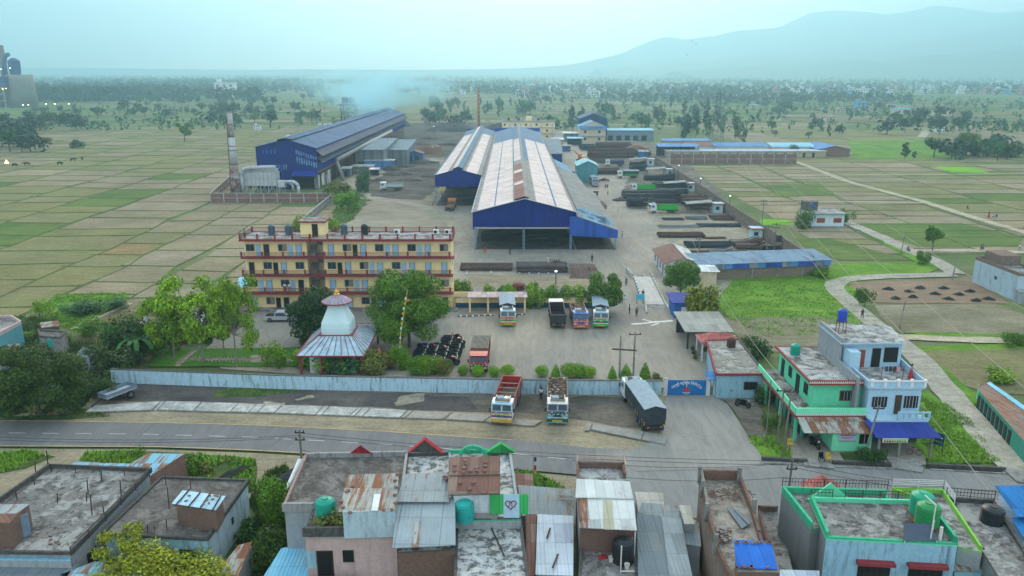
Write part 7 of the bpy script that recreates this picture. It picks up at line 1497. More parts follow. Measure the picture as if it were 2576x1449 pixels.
KIND = {  # trunk_h, tr, limbs, lobes fn
 'round': lambda rd: dict(lobes=lobes_round(rd,12,.34,.2,.6,.3), trunk_h=.42, tr=.03),
 'dome':  lambda rd: dict(lobes=[(0,0,.5,.3,.3,.3)]+[(lambda a,z:(cos(a)*.34*sqrt(max(.05,1-((z-.5)/.46)**2)),sin(a)*.34*sqrt(max(.05,1-((z-.5)/.46)**2)),z,.15,.15,.12))(rd.uniform(0,2*pi),rd.uniform(.22,.9)) for _ in range(34)], trunk_h=.5, tr=.022, limbs=8, shell=.6),
 'tall':  lambda rd: dict(lobes=[(rd.uniform(-.2,.2),rd.uniform(-.2,.2),.25+.7*i/9,.24*(1-.5*abs(i/9-.4)),.24*(1-.5*abs(i/9-.4)),.1) for i in range(10)], trunk_h=.85, tr=.02),
 'cone':  lambda rd: dict(lobes=[(0,0,.1+.8*i/7,.5*(1-(i/7)**1.6*.85),.5*(1-(i/7)**1.6*.85),.13) for i in range(8)], trunk_h=.5, tr=.04, shell=.8),
 'ball':  lambda rd: dict(lobes=[(0,0,.52,.48,.48,.46)]+[(rd.uniform(-.2,.2),rd.uniform(-.2,.2),.5+rd.uniform(-.1,.2),.33,.33,.33) for _ in range(4)], trunk_h=.4, tr=.04, shell=.75),
 'bush':  lambda rd: dict(lobes=[(rd.uniform(-.34,.34),rd.uniform(-.3,.3),rd.uniform(.2,.6),.22,.22,.3) for _ in range(9)], trunk_h=.3, tr=.02, shell=.5),
 'open':  lambda rd: dict(lobes=[(rd.uniform(-.38,.38),rd.uniform(-.38,.38),rd.uniform(.30,.93),.15,.15,.10) for _ in range(26)], trunk_h=.6, tr=.018, limbs=14, shell=.2),
}
def plant(kind, u, v, wpx, hpx, m, label, n=700, leaf=.055, cat='tree', name='tree', group=None, tm='bark', seed=None, zs=0, world=None):
    rd = random.Random(seed if seed is not None else int(u*3+v)); p = world or G(u, v, zs); k = mpp(v) if zs == 0 else CAMH/1.0*0+ (CAMH-zs)/((v-178)*.965)
    a = KIND[kind](rd); n = int(n*1.25); w, h = wpx*k*{'round':1.22,'bush':1.3,'open':1.15}.get(kind,1.05), hpx*k*{'round':1.1,'bush':1.3,'open':1.08}.get(kind,1.06)
    return tree_mesh(name, n, m=m, rd=rd, size=leaf, tm=tm, label=label, cat=cat, group=group, loc=(p[0],p[1],zs), scale=(w,w*.9,h), **a)
# hero trees
plant('dome',1030,876,210,196,'leaf_mid','big round mango like tree right of the temple tower',36000,0.0125,seed=3)
plant('dome',800,868,150,140,'leaf_dark','dark dense tree left of the temple tower hiding the pickup nose',14000,0.019,seed=5)
plant('dome',100,1048,250,190,'leaf_dark2','huge dark tree overhanging the road at the lower left',34000,0.0125,seed=7); D('leaf_dark2', m_leaf, c=(.038,.078,.010))
plant('dome',1521,790,90,100,'leaf_mid','round dark green tree between lorries and weighbridge',7000,0.025,seed=11); plant('dome',1712,742,98,88,'leaf_mid','round green tree in front of the office corner',7000,0.025,seed=13)
plant('bush',1762,812,66,88,'leaf_olive2','yellow green leaning tree above the grey carport roof',2400,.04,seed=17); D('leaf_olive2', m_leaf, c=(.18,.22,.018))
for i,(u,v,w,h,m,lab,k) in enumerate([(512,915,170,215,'leaf_bright','tallest bright feathery tree on the lawn, middle one','open'),(440,905,120,170,'leaf_bright','bright feathery tree leftmost of the lawn trio','open'),(596,925,110,225,'leaf_bright','slender bright feathery tree beside the yellow flats corner','open'),(565,900,90,160,'leaf_mid','mid green feathery tree between the two bright lawn trees','open'),(690,925,60,60,'leaf_bright','small bright bush on the lawn near the temple','bush'),(835,862,10,6,'leaf_mid','x','ball')]):
    if lab != 'x': plant(k,u,v,w,h,m,lab,7000 if k=='open' else 1800,.018 if k=='open' else .03,tm='bark_pale',seed=20+i)
plant('bush',430,1500,270,150,'leaf_yellow','yellow green tree top reaching up from the bottom edge',16000,.0125,seed=31); plant('open',320,1490,110,170,'leaf_yellow','thin yellow green branches beside the bright bottom tree',4500,.019,seed=32)
plant('bush',690,1330,90,130,'leaf_mid','tall green shrub growing along the alley left of the dark terrace',6000,.022,seed=33); plant('bush',700,1450,110,130,'leaf_dark2','dark shrub at the bottom of the alley',6000,.022,seed=34); plant('bush',620,1360,60,60,'leaf_dark','dark shrub beside the scrap tin roof',800,.05,seed=35)
plant('bush',840,1330,80,40,'leaf_olive','olive weeds growing on the pink house terrace',700,.05,name='shrub',cat='shrub',zs=6.7,seed=36)
plant('bush',480,1205,50,60,'leaf_mid','bush behind the flat roof with a brick hut',700,.05,name='shrub',cat='shrub',seed=37); plant('bush',515,1195,40,34,'leaf_olive','pale bush beside the loose dark planks',500,.06,name='shrub',cat='shrub',seed=38); plant('open',357,1150,20,30,'leaf_mid','tuft of tall grass at the kerb above the blue tin store',300,.05,name='shrub',cat='shrub',seed=39)
plant('ball',1500,720,44,36,'leaf_mid','leafy hedge end beside the round dark green tree',600,.05,name='shrub',cat='shrub')
# bushes left of compound
for i,(u,v,w,h,m,k) in enumerate([(340,905,110,110,'leaf_dark','bush'),(300,880,80,70,'leaf_mid','bush'),(390,895,90,80,'leaf_mid','bush'),(250,925,90,60,'leaf_dark2','bush'),(290,950,100,70,'leaf_dark2','bush'),(210,850,70,50,'leaf_mid','bush'),(100,795,38,40,'leaf_bright','bush'),(130,815,40,24,'leaf_mid','bush'),(250,790,90,34,'leaf_blue','bush'),(190,790,60,28,'leaf_blue','bush'),(300,775,44,22,'leaf_blue','bush'),(560,830,60,30,'leaf_olive','bush'),(470,830,70,34,'leaf_olive','bush'),(380,835,80,30,'leaf_olive','bush'),(60,860,50,30,'leaf_mid','bush'),(270,1000,70,60,'leaf_dark2','bush'),(190,940,60,50,'leaf_mid','bush')]):
    plant(k,u,v,w,h,m,'leafy bush in the scrub left of the compound wall',1800,.03,'shrub','shrub','bushes in the scrub left of the compound')
# banana like palm
e = empty('banana_plant',(*G(350,915),0),0,'banana plant with long drooping fronds beside the leaning lamp pole','banana plant'); b=MB(); b.path([(0,0,0),(0,0,3)],.16,'bark',6); b.build('trunk',e); b=MB()
for i in range(11):
    a=i*2.4; L_=2.8+.4*(i%3); pts=[Vector((cos(a)*L_*t,sin(a)*L_*t,3+1.4*sin(t*2.4)-1.0*t*t)) for t in (0,.25,.5,.75,1)]; side=Vector((-sin(a),cos(a),0))*.34
    for p,q in zip(pts,pts[1:]): b.add([p-side,p+side,q+side*.8,q-side*.8],[(0,1,2,3)],'leaf_blue')
b.build('frond',e); pole(330,915,4.7,'leaning lamp pole with broken arm among the banana plants',1,'concrete',.12,-.5,'utility_pole','utility pole',.9)
# clipped bushes along the road wall
for (u,v,w,h,k,m,lab) in [(1047,946,46,44,'ball','leaf_vivid','round clipped bush leftmost below the motorcycles'),(1083,948,50,44,'bush','leaf_bright','bushy shrub second below the motorcycles'),(1118,946,40,40,'ball','leaf_olive','reddish tipped shrub third below the motorcycles'),(1165,947,24,26,'ball','leaf_vivid','small round bush left of the red lorry cab'),(1202,950,28,30,'ball','leaf_vivid','small round bush in front of the red lorry cab'),(1242,950,26,27,'ball','leaf_vivid','small round bush right of the red lorry cab'),(1276,948,34,28,'ball','leaf_bright','bush behind the red open lorry corner'),(1364,950,30,27,'ball','leaf_vivid','single round bush left of the loaded lorry'),(1398,950,20,34,'cone','leaf_vivid','narrow conical bush behind the loaded lorry'),(1430,952,40,36,'ball','leaf_bright','broad bush first of the hedge clump'),(1456,952,40,34,'ball','leaf_vivid','broad bush second of the hedge clump'),(1482,952,34,28,'ball','leaf_bright','broad bush last of the hedge clump'),(1540,954,20,32,'cone','leaf_vivid','conical bush between the hedge clump and twin poles'),(1574,954,28,36,'cone','leaf_vivid','conical bush between the twin poles'),(1622,956,26,42,'cone','leaf_vivid','tallest conical bush near the gate'),(1650,960,20,20,'bush','leaf_olive','straggly bush beside the left gate pillar'),(1005,928,36,56,'bush','leaf_vivid','upright bright bush by the leaning marigold pole'),(795,932,90,58,'bush','leaf_vivid','bright shrubs at the temple front left corner'),(845,932,70,50,'bush','leaf_dark2','dark low shrub under the temple front eave'),(885,936,74,50,'bush','leaf_blue','blue green bush before the temple front'),(935,938,74,50,'bush','leaf_olive','olive bush right of the temple front'),(970,930,40,40,'bush','leaf_red2','reddish bush beside the little shrine'),(765,875,22,28,'ball','leaf_mid','small bush at the temple left rear corner'),(1505,905,1,1,'ball','leaf_mid','x')]:
    if lab!='x': plant(k,u,v,w*1.18,h*1.15,m,lab,3000,.03,'shrub','shrub')
D('leaf_red2', m_leaf, c=(.14,.09,.03))
for (u,v,w,h,m,lab) in [(1236,752,30,34,'leaf_bright','bright bush on the pink shelter roof line, left one'),(1266,745,26,30,'leaf_mid','bush behind the pink shelter, middle one'),(1280,752,30,40,'leaf_vivid','bush behind the pink shelter, right one'),(1165,750,40,50,'leaf_bright','feathery bush at the right end of the yellow flats'),(1345,775,40,58,'leaf_bright','small tree first in the row behind the lorries'),(1378,772,34,50,'leaf_vivid','small tree second in the row behind the lorries'),(1408,772,44,60,'leaf_mid','small tree third in the row behind the lorries'),(1440,772,44,56,'leaf_bright','small tree fourth in the row behind the lorries'),(1468,772,40,54,'leaf_mid','small tree fifth in the row behind the lorries'),(1340,735,26,24,'leaf_mid','dark bush behind the row of small trees'),(1302,733,28,24,'leaf_red','pinkish red bush behind the shelter'),(760,590,44,50,'leaf_bright','bright shrub above the yellow roof, left of stair hut'),(838,600,54,50,'leaf_bright','bright shrub above the yellow roof, right of stair hut'),(848,508,54,54,'leaf_olive','pale eucalyptus at the end of the framed wall'),(876,528,44,44,'leaf_vivid','bright round bush beside the pale eucalyptus'),(918,485,30,62,'leaf_blue','slender drooping tree near the white lorry'),(1745,895,1,1,'leaf_mid','x')]:
    if lab!='x': plant('bush' if w<50 else 'round',u,v,w*1.1,h,m,lab,2000,.034,'tree' if 'tree' in lab or 'eucal' in lab else 'shrub','tree' if 'tree' in lab or 'eucal' in lab else 'shrub')
for i,(u,v,m) in enumerate([(1743,885,'leaf_dark'),(1746,895,'leaf_dark'),(1749,907,'leaf_dark'),(1773,887,'leaf_dark'),(1783,908,'leaf_red'),(1790,928,'leaf_dark')]):
    p=G(u,v); e=plant('ball',u,v,13,16,m,['potted ball bush farthest of the left row','potted ball bush middle of the left row','potted ball bush nearest of the left row','ball bush beside the blue lamp stand','red leaved potted bush by the guard house wall','dark potted bush nearest to the guard house window'][i],350,.07,'potted plant','potted_plant'); b=MB(); b.lathe([(.3,0),(.42,.22)],'yellow_paint',n=10); b.build('pot',e)
for (u,v,w,h,m,lab,k) in [(2345,632,44,66,'leaf_mid','round dark tree at the lane junction','round'),(2022,575,34,48,'leaf_mid','bush against the field house left wall','bush'),(2130,560,26,34,'leaf_mid','bush right of the field house','bush'),(2325,665,30,34,'leaf_mid','low bush by the lane bend','bush'),(2175,770,36,48,'leaf_mid','scrubby bush on the lane verge by walking woman','bush'),(2545,870,50,40,'leaf_mid','round bush on the right lane verge','bush'),(1905,900,60,50,'leaf_dark','dark bush behind the guard house','bush'),(1925,1010,50,46,'leaf_dark','dark bush between guard house and mint house','bush'),(1940,1085,34,46,'leaf_mid','bush at the foot of the three poles','bush'),(2190,1165,50,46,'leaf_dark','dark bush at the leaning pole foot','bush'),(2510,960,60,40,'leaf_bright','bright bush behind the shop row','bush'),(2050,690,50,24,'leaf_mid','weedy bush at the brick warehouse corner','bush'),(2065,700,30,20,'leaf_vivid','bright small bush by the lane curve','bush'),(1995,388,30,24,'leaf_dark','dark round tree by the brick hall end','ball'),(2275,400,26,38,'leaf_dark','dark leaning tree alone in the right fields','tall'),(2228,300,10,10,'leaf_mid','x','ball'),(2299,400,14,18,'leaf_dark','small tree next to the dark leaning field tree','tall'),(2427,392,56,58,'leaf_mid','broad tree in the right field hedge','round'),(2540,395,70,44,'leaf_dark','dark hedge tree at the right edge','bush'),(2473,395,50,36,'leaf_dark','dark hedge bush left of the right edge tree','bush'),(2500,350,18,14,'leaf_dark','tiny round field tree on the far right','round'),(465,357,34,48,'leaf_mid','lone forked tree in the left fields','round'),(112,378,38,34,'leaf_olive','bare browed round tree in the left fields','round'),(196,372,28,20,'leaf_dark','low dark bush in the left fields','bush'),(2245,790,1,1,'leaf_mid','x','ball')]:
    if lab!='x': plant(k,u,v,w*1.1,h,m,lab,1600,.036,'tree' if 'tree' in lab else 'shrub','tree' if 'tree' in lab else 'shrub')
# standing far trees (individuals cloned from a few)
rd = random.Random(42); protos = []
for i,(k,m,n) in enumerate([('round','leaf_far',240),('round','leaf_dark',240),('tall','leaf_far',200),('bush','leaf_far',200),('tall','leaf_blue',200),('round','leaf_blue',240)]):
    r2 = random.Random(i+60); a = KIND[k](r2); protos.append(tree_mesh('field_tree', n, m=m, rd=r2, size=.075, label='x', group='x', limbs=3, **{q:w for q,w in a.items() if q!='limbs'}))
LAB = ['round leafy tree standing in the hazy middle distance','dark round tree standing in the hazy middle distance','tall slim tree standing in the hazy middle distance','bushy low tree standing in the hazy middle distance','pale green slim tree standing in the hazy middle distance','blue green round tree standing in the hazy middle distance']
spots = []
def belt(n, u0, u1, v0, v1, kinds, h0=8, h1=14):
    for _ in range(n):
        u = rd.uniform(u0,u1); v = v0+(v1-v0)*rd.random(); p = G(u, v); 
        spots.append((p, rd.choice(kinds), rd.uniform(h0,h1)))
belt(22,0,90,330,390,[1,3,0],9,16); belt(10,70,200,310,330,[1,3]); belt(34,80,640,262,300,[1,3,5,0],7,14); belt(24,530,800,285,325,[0,5,3,1],8,15); belt(12,620,860,240,285,[1,0],10,16)
belt(46,1320,1800,262,345,[2,4,0,5,2],8,17); belt(26,1080,1320,262,300,[2,4,5],9,15); belt(14,1060,1180,300,318,[4,5,3],7,13); belt(11,1690,1880,335,375,[4,2,4,2],9,17); belt(14,1300,2500,262,330,[0,3,5,1],5,10); belt(16,1750,2100,250,285,[1,0,3],8,14); belt(16,2230,2430,290,345,[0,1,3],7,13); belt(16,2330,2576,370,405,[1,3,5],6,12); belt(16,1900,2300,290,350,[2,3,5],4,9)
first = {}
for p, k, h in spots:
    w = h*{0:.95,1:1.0,2:.5,3:1.3,4:.5,5:.95}[k]*rd.uniform(.85,1.15)
    c = clone(protos[k], (p[0],p[1],0), rd.uniform(0,6.3), LAB[k], (w,w,h), 'field trees in the hazy middle distance')
for q in protos: trash(q)
# woods: nobody could count them
def woods(name, N, region, m, size, lab, leafn=14):
    b = MB(); vs = []; fs = []
    for _ in range(N):
        p, h = region()
        while mnoise.noise(Vector((p[0]*.0045,p[1]*.0022,7.3)))<.02 and rd.random()<.8: p, h = region()
        w = h*rd.uniform(.55,.95); 
        for k in range(leafn):
            t = rd.random(); a = rd.uniform(0,2*pi); q = w*.5*sqrt(max(0,1-(2*t-.9)**2))*rd.uniform(.4,1.05); c = Vector((p[0]+cos(a)*q,p[1]+sin(a)*q,h*(.15+.85*t)))
            s = h*size*rd.uniform(.7,1.4); u_ = Vector((rd.uniform(-1,1),rd.uniform(-1,1),rd.uniform(-.6,.6))).normalized(); w_ = u_.cross(Vector((rd.uniform(-1,1),rd.uniform(-1,1),rd.uniform(-1,1)))).normalized(); n0 = len(vs)
            vs += [c-u_*s,c-w_*s*.8,c+u_*s,c+w_*s*.8]; fs.append((n0,n0+1,n0+2,n0+3))
    b.add(vs,fs,m); tag(b.build(name),lab,'woods',kind='stuff')
def reg(u0,u1,v0,v1,h0,h1,pw=1.0):
    def f():
        p = (0,9e9)
        while p[1] > 7400: v = v0+(v1-v0)*rd.random()**pw; p = G(rd.uniform(u0,u1), v)
        return p, rd.uniform(h0,h1)
    return f
woods('woods',2600,reg(-60,2640,181,197,9,17,.9),'leaf_far',.16,'endless blue green woods fading into the haze at the horizon',10)
woods('woods',1900,reg(70,660,195,258,10,19),'leaf_far2',.15,'dense dark woods on the left plain behind the cement works',22)
woods('woods',1300,reg(640,1280,195,238,9,16),'leaf_far',.15,'scattered woods behind the smoke in the middle',18)
woods('woods',2400,reg(1280,2640,195,241,8,14),'leaf_far',.16,'trees mixed among the town houses on the right',16)
woods('woods',420,reg(1300,2300,240,262,7,12),'leaf_far',.15,'low woods edging the fields before the town',16)
D('leaf_far2', m_leaf, c=(.018,.044,.026), var=.25)
woods('woods',700,reg(1290,2640,250,335,2.5,6),'leaf_blue',.2,'low hedges and bushes between the right hand fields',12)
woods('woods',260,reg(80,900,262,330,2.5,6),'leaf_blue',.2,'low hedges and bushes between the left hand fields',12)
# town houses far away
HP = []
for i,(w,d,h,wl,rf) in enumerate([(9,9,6.5,'town_white','roof_conc_light'),(8,10,9.5,'town_pink','roof_conc_light'),(10,8,3.4,'town_cream','tin_sky'),(12,8,6.5,'town_blue','roof_conc_light'),(9,7,3.2,'town_cream','tin_brown'),(14,9,9.8,'town_white','tin_white')]):
    b = MB(); b.box(-w/2,w/2,-d/2,d/2,0,h,wl); b.box(-w/2-.5,w/2+.5,-d/2-.6,d/2+.5,h,h+.4,rf)
    for f in range(max(1,int(h/3.1))):
        for k in range(3): x=-w/2+w*(k+.5)/3; b.box(x-.7,x+.7,-d/2-.06,-d/2-.01,f*3.1+.9,f*3.1+2.3,'dark_opening')
    if h>5: b.box(-w/2+1,-w/2+4,-1,2,h+.4,h+2.6,wl)
    HP.append(b.build('town_house'))
D('town_white', m_plain, c=(.7,.72,.74), var=.1); D('town_pink', m_plain, c=(.42,.27,.25), var=.1); D('town_cream', m_plain, c=(.6,.55,.42), var=.15); D('town_blue', m_plain, c=(.16,.36,.52), var=.1)
HL = ['small white flat roofed house of the hazy town','tall pinkish house of the hazy town','low cream house with blue tin roof in the hazy town','blue two storey house of the hazy town','low cream house with brown roof in the hazy town','big white three storey house of the hazy town']
def th(k, u, v, rz=0, label=None, sc=1, group='far houses of the hazy town'):
    p = G(u,v); c = HP[k].copy(); COL.objects.link(c); c.location=(p[0],p[1],0); c.rotation_euler=(0,0,rz); c.scale=(sc,sc,sc); c['label']=label or HL[k]; c['category']='house'
    if group: c['group']=group
for _ in range(190): th(rd.choice([0,0,1,2,3,4,0]), rd.uniform(1300,2600), 198+46*rd.random()**.8, rd.uniform(-.5,.5), None, rd.uniform(1.1,1.5))
for _ in range(50): th(rd.choice([0,2,4,2]), rd.uniform(660,1300), 205+35*rd.random(), rd.uniform(-.5,.5))
for _ in range(10): th(rd.choice([0,2]), rd.uniform(300,640), 205+30*rd.random(), rd.uniform(-.5,.5))
for q in HP[:0]: pass
for (k,u,v,lab,sc) in [(5,570,243,'wide white hotel like block with red roof among the left woods',2.2),(3,2165,274,'bright cyan house standing out in front of the town',1.15),(4,2118,276,'pink roofed low house left of the cyan house',1),(2,2265,287,'long blue roofed shed in the right plain',1.5),(4,2367,291,'salmon house with red roof in the right plain',1.6),(0,1945,250,'small white house at the far field edge',.9),(2,1895,270,'pale blue low house left in the far fields',.9),(0,2010,236,'white house behind the far white track',1),(4,2085,305,'brown field hut with pale roof',.9),(4,1970,303,'small dark field hut left of the brown one',.6),(2,1470,330,'grey low store left of the white gable house',1.2),(0,648,327,'small pinkish hut alone in the left fields',.5),(0,2360,333,'pale hut by the bend of the dirt road',.6),(2,1850,248,'low blue roofed shed at the middle field edge',1.6),(4,2240,268,'red roofed cream house right of the cyan house',1)]: th(k,u,v,.1,lab,sc,None)
for q in HP: bpy.data.objects.remove(q)
# smoke
sm = bpy.data.materials.new('smoke'); sm.use_nodes = True; t = sm.node_tree; t.nodes.clear(); N_ = t.nodes.new; so_ = N_('ShaderNodeOutputMaterial'); pv = N_('ShaderNodeVolumePrincipled'); tc_ = N_('ShaderNodeTexCoord'); ns = N_('ShaderNodeTexNoise'); ns.inputs['Scale'].default_value = 2.2; ns.inputs['Detail'].default_value = 4; ns.inputs['Distortion'].default_value = .6
gr = N_('ShaderNodeVectorMath'); gr.operation = 'LENGTH'; t.links.new(tc_.outputs['Object'], gr.inputs[0]); t.links.new(tc_.outputs['Object'], ns.inputs['Vector'])
def mt(op,a,b,c=True):
    x=N_('ShaderNodeMath'); x.operation=op; x.use_clamp=c
    for i,q in ((0,a),(1,b)):
        if hasattr(q,'links'): t.links.new(q,x.inputs[i])
        else: x.inputs[i].default_value=q
    return x.outputs[0]
f1 = mt('SUBTRACT',1.0,gr.outputs['Value']); f2 = mt('MULTIPLY',mt('SUBTRACT',ns.outputs['Fac'],.40),5.0); t.links.new(mt('MULTIPLY',mt('MULTIPLY',f1,f2),.07,False),pv.inputs['Density']); pv.inputs['Color'].default_value=(.55,.90,1,1); pv.inputs['Anisotropy'].default_value=.1; t.links.new(pv.outputs[0],so_.inputs[1]); MATS['smoke']=sm
for (x,y,z,sx,sy,sz,rx,lab) in [(-84,480,25,17,66,15,0,'blue smoke plume rising from the furnace shed roof'),(-92,560,28,60,60,16,0,'thin blue smoke spreading behind the furnace shed')]:
    b = MB(); b.lathe([(.02,-1),(.5,-.87),(.87,-.5),(1,0),(.87,.5),(.5,.87),(.02,1)],'smoke',n=16); o=b.build('smoke',loc=(x,y,z)); o.scale=(sx,sy,sz); tag(o,lab,'smoke',kind='stuff')
# ---------------------------------------------------------------- lorries
for k,c in dict(l_red=(.36,.03,.03),l_green=(.01,.40,.03),l_navy=(.03,.04,.14),l_blue=(.05,.16,.42),l_white=(.60,.62,.62),l_orange=(.52,.16,.02),l_purple=(.16,.08,.22),l_pink=(.5,.09,.12),l_sky=(.18,.42,.55),l_black=(.035,.033,.038),l_yellow=(.50,.36,.05),l_dgreen=(.01,.10,.05),l_silver=(.45,.47,.48)).items(): D(k, m_plain, c=c, var=.18, sc=3, rough=.45)
D('rail_brown', m_plain, c=(.16,.11,.09), var=.3); D('load_brown', m_plain, c=(.14,.10,.07), var=.4); D('tyre', m_flat, c=(.018,.018,.018), rough=.8); D('rim', m_plain, c=(.12,.12,.12), var=.3); D('tarp_grey', m_plain, c=(.24,.31,.37), var=.15, sc=2); D('tarp_side', m_plain, c=(.035,.045,.055), var=.3); D('lorry_glass', m_flat, c=(.05,.09,.15), rough=.15, spec=.6); D('head_lamp', m_flat, c=(.7,.7,.6), rough=.2); D('wood_bed', m_plain, c=(.14,.085,.065), var=.3)
def wheel(e, x, y, r=.5, w=.3):
    b = MB(); b.tube((x-w/2,y,r),(x+w/2,y,r),r,r,'tyre',14); o = b.build('wheel', e); b = MB(); s = 1 if x > 0 else -1; b.tube((x+s*w*.5,y,r),(x+s*(w*.5+.02),y,r),r*.55,r*.5,'rim',10); b.build('rim', o)
def lorry(u, v, deg, label, kind='open', cab='l_white', bands=('l_blue','l_pink','l_yellow'), body='l_red', L=8.6, bh=1.5, rack=True, sc=1.0, z=.17, world=None, load=None, tarp='tarp_grey'):
    p = world or G(u, v); e = empty('lorry', (p[0],p[1],z), R(deg), label, 'lorry'); e.scale=(sc,sc,sc); w = 1.22
    b = MB(); b.xprof([(0,.75),(1.95,.75),(1.95,2.55),(1.7,2.75),(.45,2.75),(.12,2.45),(0,1.75)],-w,w,cab); c = b.build('cab', e)
    b = MB(); b.box(-w+.02,w-.02,-.03,-.004,1.52,1.7,bands[0]); b.box(-w+.02,w-.02,-.035,-.004,1.25,1.5,bands[1]); b.box(-w+.02,w-.02,-.04,-.004,.98,1.22,bands[2]); b.box(-.5,.5,-.06,-.04,1.02,1.2,'l_black'); [b.box(-1.15+q*.4,-.95+q*.4,-.055,-.036,1.53,1.66,('l_orange','l_white','l_pink','l_green')[q%4]) for q in range(6)]; [b.box(-1.1+q*.5,-.8+q*.5,-.055,-.036,1.28,1.4,('l_white','l_sky')[q%2]) for q in range(5)]; b.box(-.32,.32,-.07,-.06,1.1,1.3,bands[0]); b.build('painted_band', c)
    for s in (-1,1):
        b = MB(); b.panel([(s*.08,.0,1.82),(s*1.1,.0,1.82),(s*1.06,.13,2.45),(s*.1,.13,2.45)][::s],.03,'lorry_glass'); o=b.build('windscreen', c); o.location=(0,-.045,0)
        b = MB(); b.box(min(s*.75,s*1.05),max(s*.75,s*1.05),-.07,-.02,.82,.98,'head_lamp'); b.build('headlight', c)
        b = MB(); b.box(min(s*1.3,s*1.5),max(s*1.3,s*1.5),.1,.18,1.6,2.1,'l_black'); b.bar((s*1.2,.15,2.0),(s*1.4,.15,2.0),.04,'l_black'); b.build('mirror', c)
        b = MB(); b.box(min(s*1.225,s*1.24),max(s*1.225,s*1.24),.5,1.3,1.75,2.4,'lorry_glass'); b.build('side_window', c)
    b = MB(); b.box(-1.25,1.25,-.25,.1,.45,.8,bands[1] if kind!='tipper' else 'l_black'); b.box(-.6,.6,-.27,-.25,.5,.7,'l_yellow'); b.box(-1.2,1.2,-.22,0,.32,.44,bands[2]); b.build('bumper', e)
    b = MB(); b.box(-w+.1,w-.1,-.18,.5,2.62,2.72,cab if cab!='l_white' else 'l_sky'); b.build('visor', c)
    if rack:
        b = MB(); b.box(-.85,.85,.5,.58,2.78,3.0,'wood_pale'); b.box(-.85,-.78,.5,1.7,2.78,3.1,'l_silver'); b.box(.78,.85,.5,1.7,2.78,3.1,'l_silver'); b.build('roof_rack', e)
        b = MB(); b.cbox((-.3,1.1,2.95),(.8,.8,.3),'tarp_grey',rz=.2); b.cbox((.4,1.2,2.92),(.6,.7,.24),'l_silver' if kind=='open' else 'tarp_side',rz=-.3); b.build('bundle', e)
    b = MB(); b.box(-.45,.45,1.9,L,.7,.95,'l_black'); b.build('chassis', e)
    y0, z0 = 2.15, 1.05; z1 = z0+bh
    if kind == 'flat': b=MB(); b.box(-w,w,y0,L,z0,z0+.15,body); b.box(-w,w,y0,y0+.08,z0+.15,z0+1.0,body); b.build('cargo_bed', e)
    else:
        b = MB(); bm_ = 'wood_bed' if kind in ('open','load') else body; b.box(-w,w,y0,L,z0,z0+.1,bm_)
        for s in (-1,1): b.box(min(s*(w-.08),s*w),max(s*(w-.08),s*w),y0,L,z0+.1,z1,body)
        b.box(-w+.08,w-.08,y0,y0+.08,z0+.1,z1+.25,body if kind!='open' else 'wood_bed'); b.box(-w+.08,w-.08,L-.08,L,z0+.1,z1-.1,body); b.build('cargo_bed', e)
        b = MB(); n_=int((L-y0)/.9)
        for i in range(n_+1):
            yy=y0+(L-y0)*i/n_
            for s in (-1,1): b.box(min(s*(w+.003),s*(w+.05)),max(s*(w+.003),s*(w+.05)),yy-.05,yy+.05,z0,z1+.02,bands[i%3] if kind!='tipper' and body not in ('l_green','l_navy') else body if kind!='tipper' else 'l_black')
        for s in (-1,1): b.bar((s*w,y0,z1+.03),(s*w,L,z1+.03),.08,'rail_brown' if kind!='tipper' else 'steel_dark')
        b.build('side_rib', e)
        if kind == 'open': b=MB(); [b.bar((-w,y0+k,z1),(w,y0+k,z1),.1,'bark_pale') for k in (1.3,2.8,4.3)]; b.build('cross_bar', e)
        if kind in ('load','scrap'):
            rr=random.Random(int(u)); b=MB(); b.box(-w+.1,w-.1,y0+.1,L-.1,z0+.1,z1-.25,'bar_brown')
            for i in range(260): b.cbox((rr.uniform(-w+.15,w-.15),rr.uniform(y0+.2,L-.2),z1-.25+rr.random()*.25),(rr.uniform(.1,.5),rr.uniform(.08,.3),rr.uniform(.05,.2)),rr.choice(['bar_brown','load_brown','bar_rust','load_brown','bar_dark','l_silver' if rr.random()<.2 else 'bar_brown']),rz=rr.random()*3,rx=rr.uniform(-.5,.5))
            b.build('load', e)
        if kind == 'tarp':
            b=MB(); b.yprof([(-w-.06,z0+.5),(w+.06,z0+.5),(w+.06,z1+.5),(0,z1+.85),(-w-.06,z1+.5)],y0+.05,L+.06,'tarp_side'); o=b.build('tarpaulin_side', e); b=MB(); b.panel([(-w-.1,y0,z1+.5),(0,y0,z1+.88),(0,L+.1,z1+.88),(-w-.1,L+.1,z1+.5)],.04,tarp); b.panel([(w+.1,y0,z1+.5),(0,y0,z1+.88),(0,L+.1,z1+.88),(w+.1,L+.1,z1+.5)],.04,tarp); b.build('tarpaulin_top', e)
        if kind == 'poles':
            b=MB(); 
            for i in range(14): b.bar((-1.1+i*.17,y0+.1,z1+.1),(-1.1+i*.17,L-.1,z1+.1),.09,'bark_pale')
            b.build('roof_slat', e)
    for s in (-1,1):
        wheel(e,s*1.02,1.25)
        for yy in ((L-3.3,L-2.2,L-1.1) if L>9 else (L-2.4,L-1.3)): wheel(e,s*1.02,yy)
        b=MB(); b.box(min(s*.6,s*1.1),max(s*.6,s*1.1),L-.05,L,.35,.9,'l_black'); b.build('mud_flap', e)
    b=MB(); b.box(-1.0,1.0,L,L+.06,.6,.95,'steel_dark'); b.box(-.9,-.6,L+.06,L+.08,.75,.88,'l_orange'); b.box(.6,.9,L+.06,L+.08,.75,.88,'l_orange'); b.build('tail_board', e)
    return e
lorry(1262,1073,-8,'red sided empty lorry with open slatted bed parked on the roadside','open','l_white',('l_blue','l_yellow','l_purple'),'l_red',9.2,1.6)
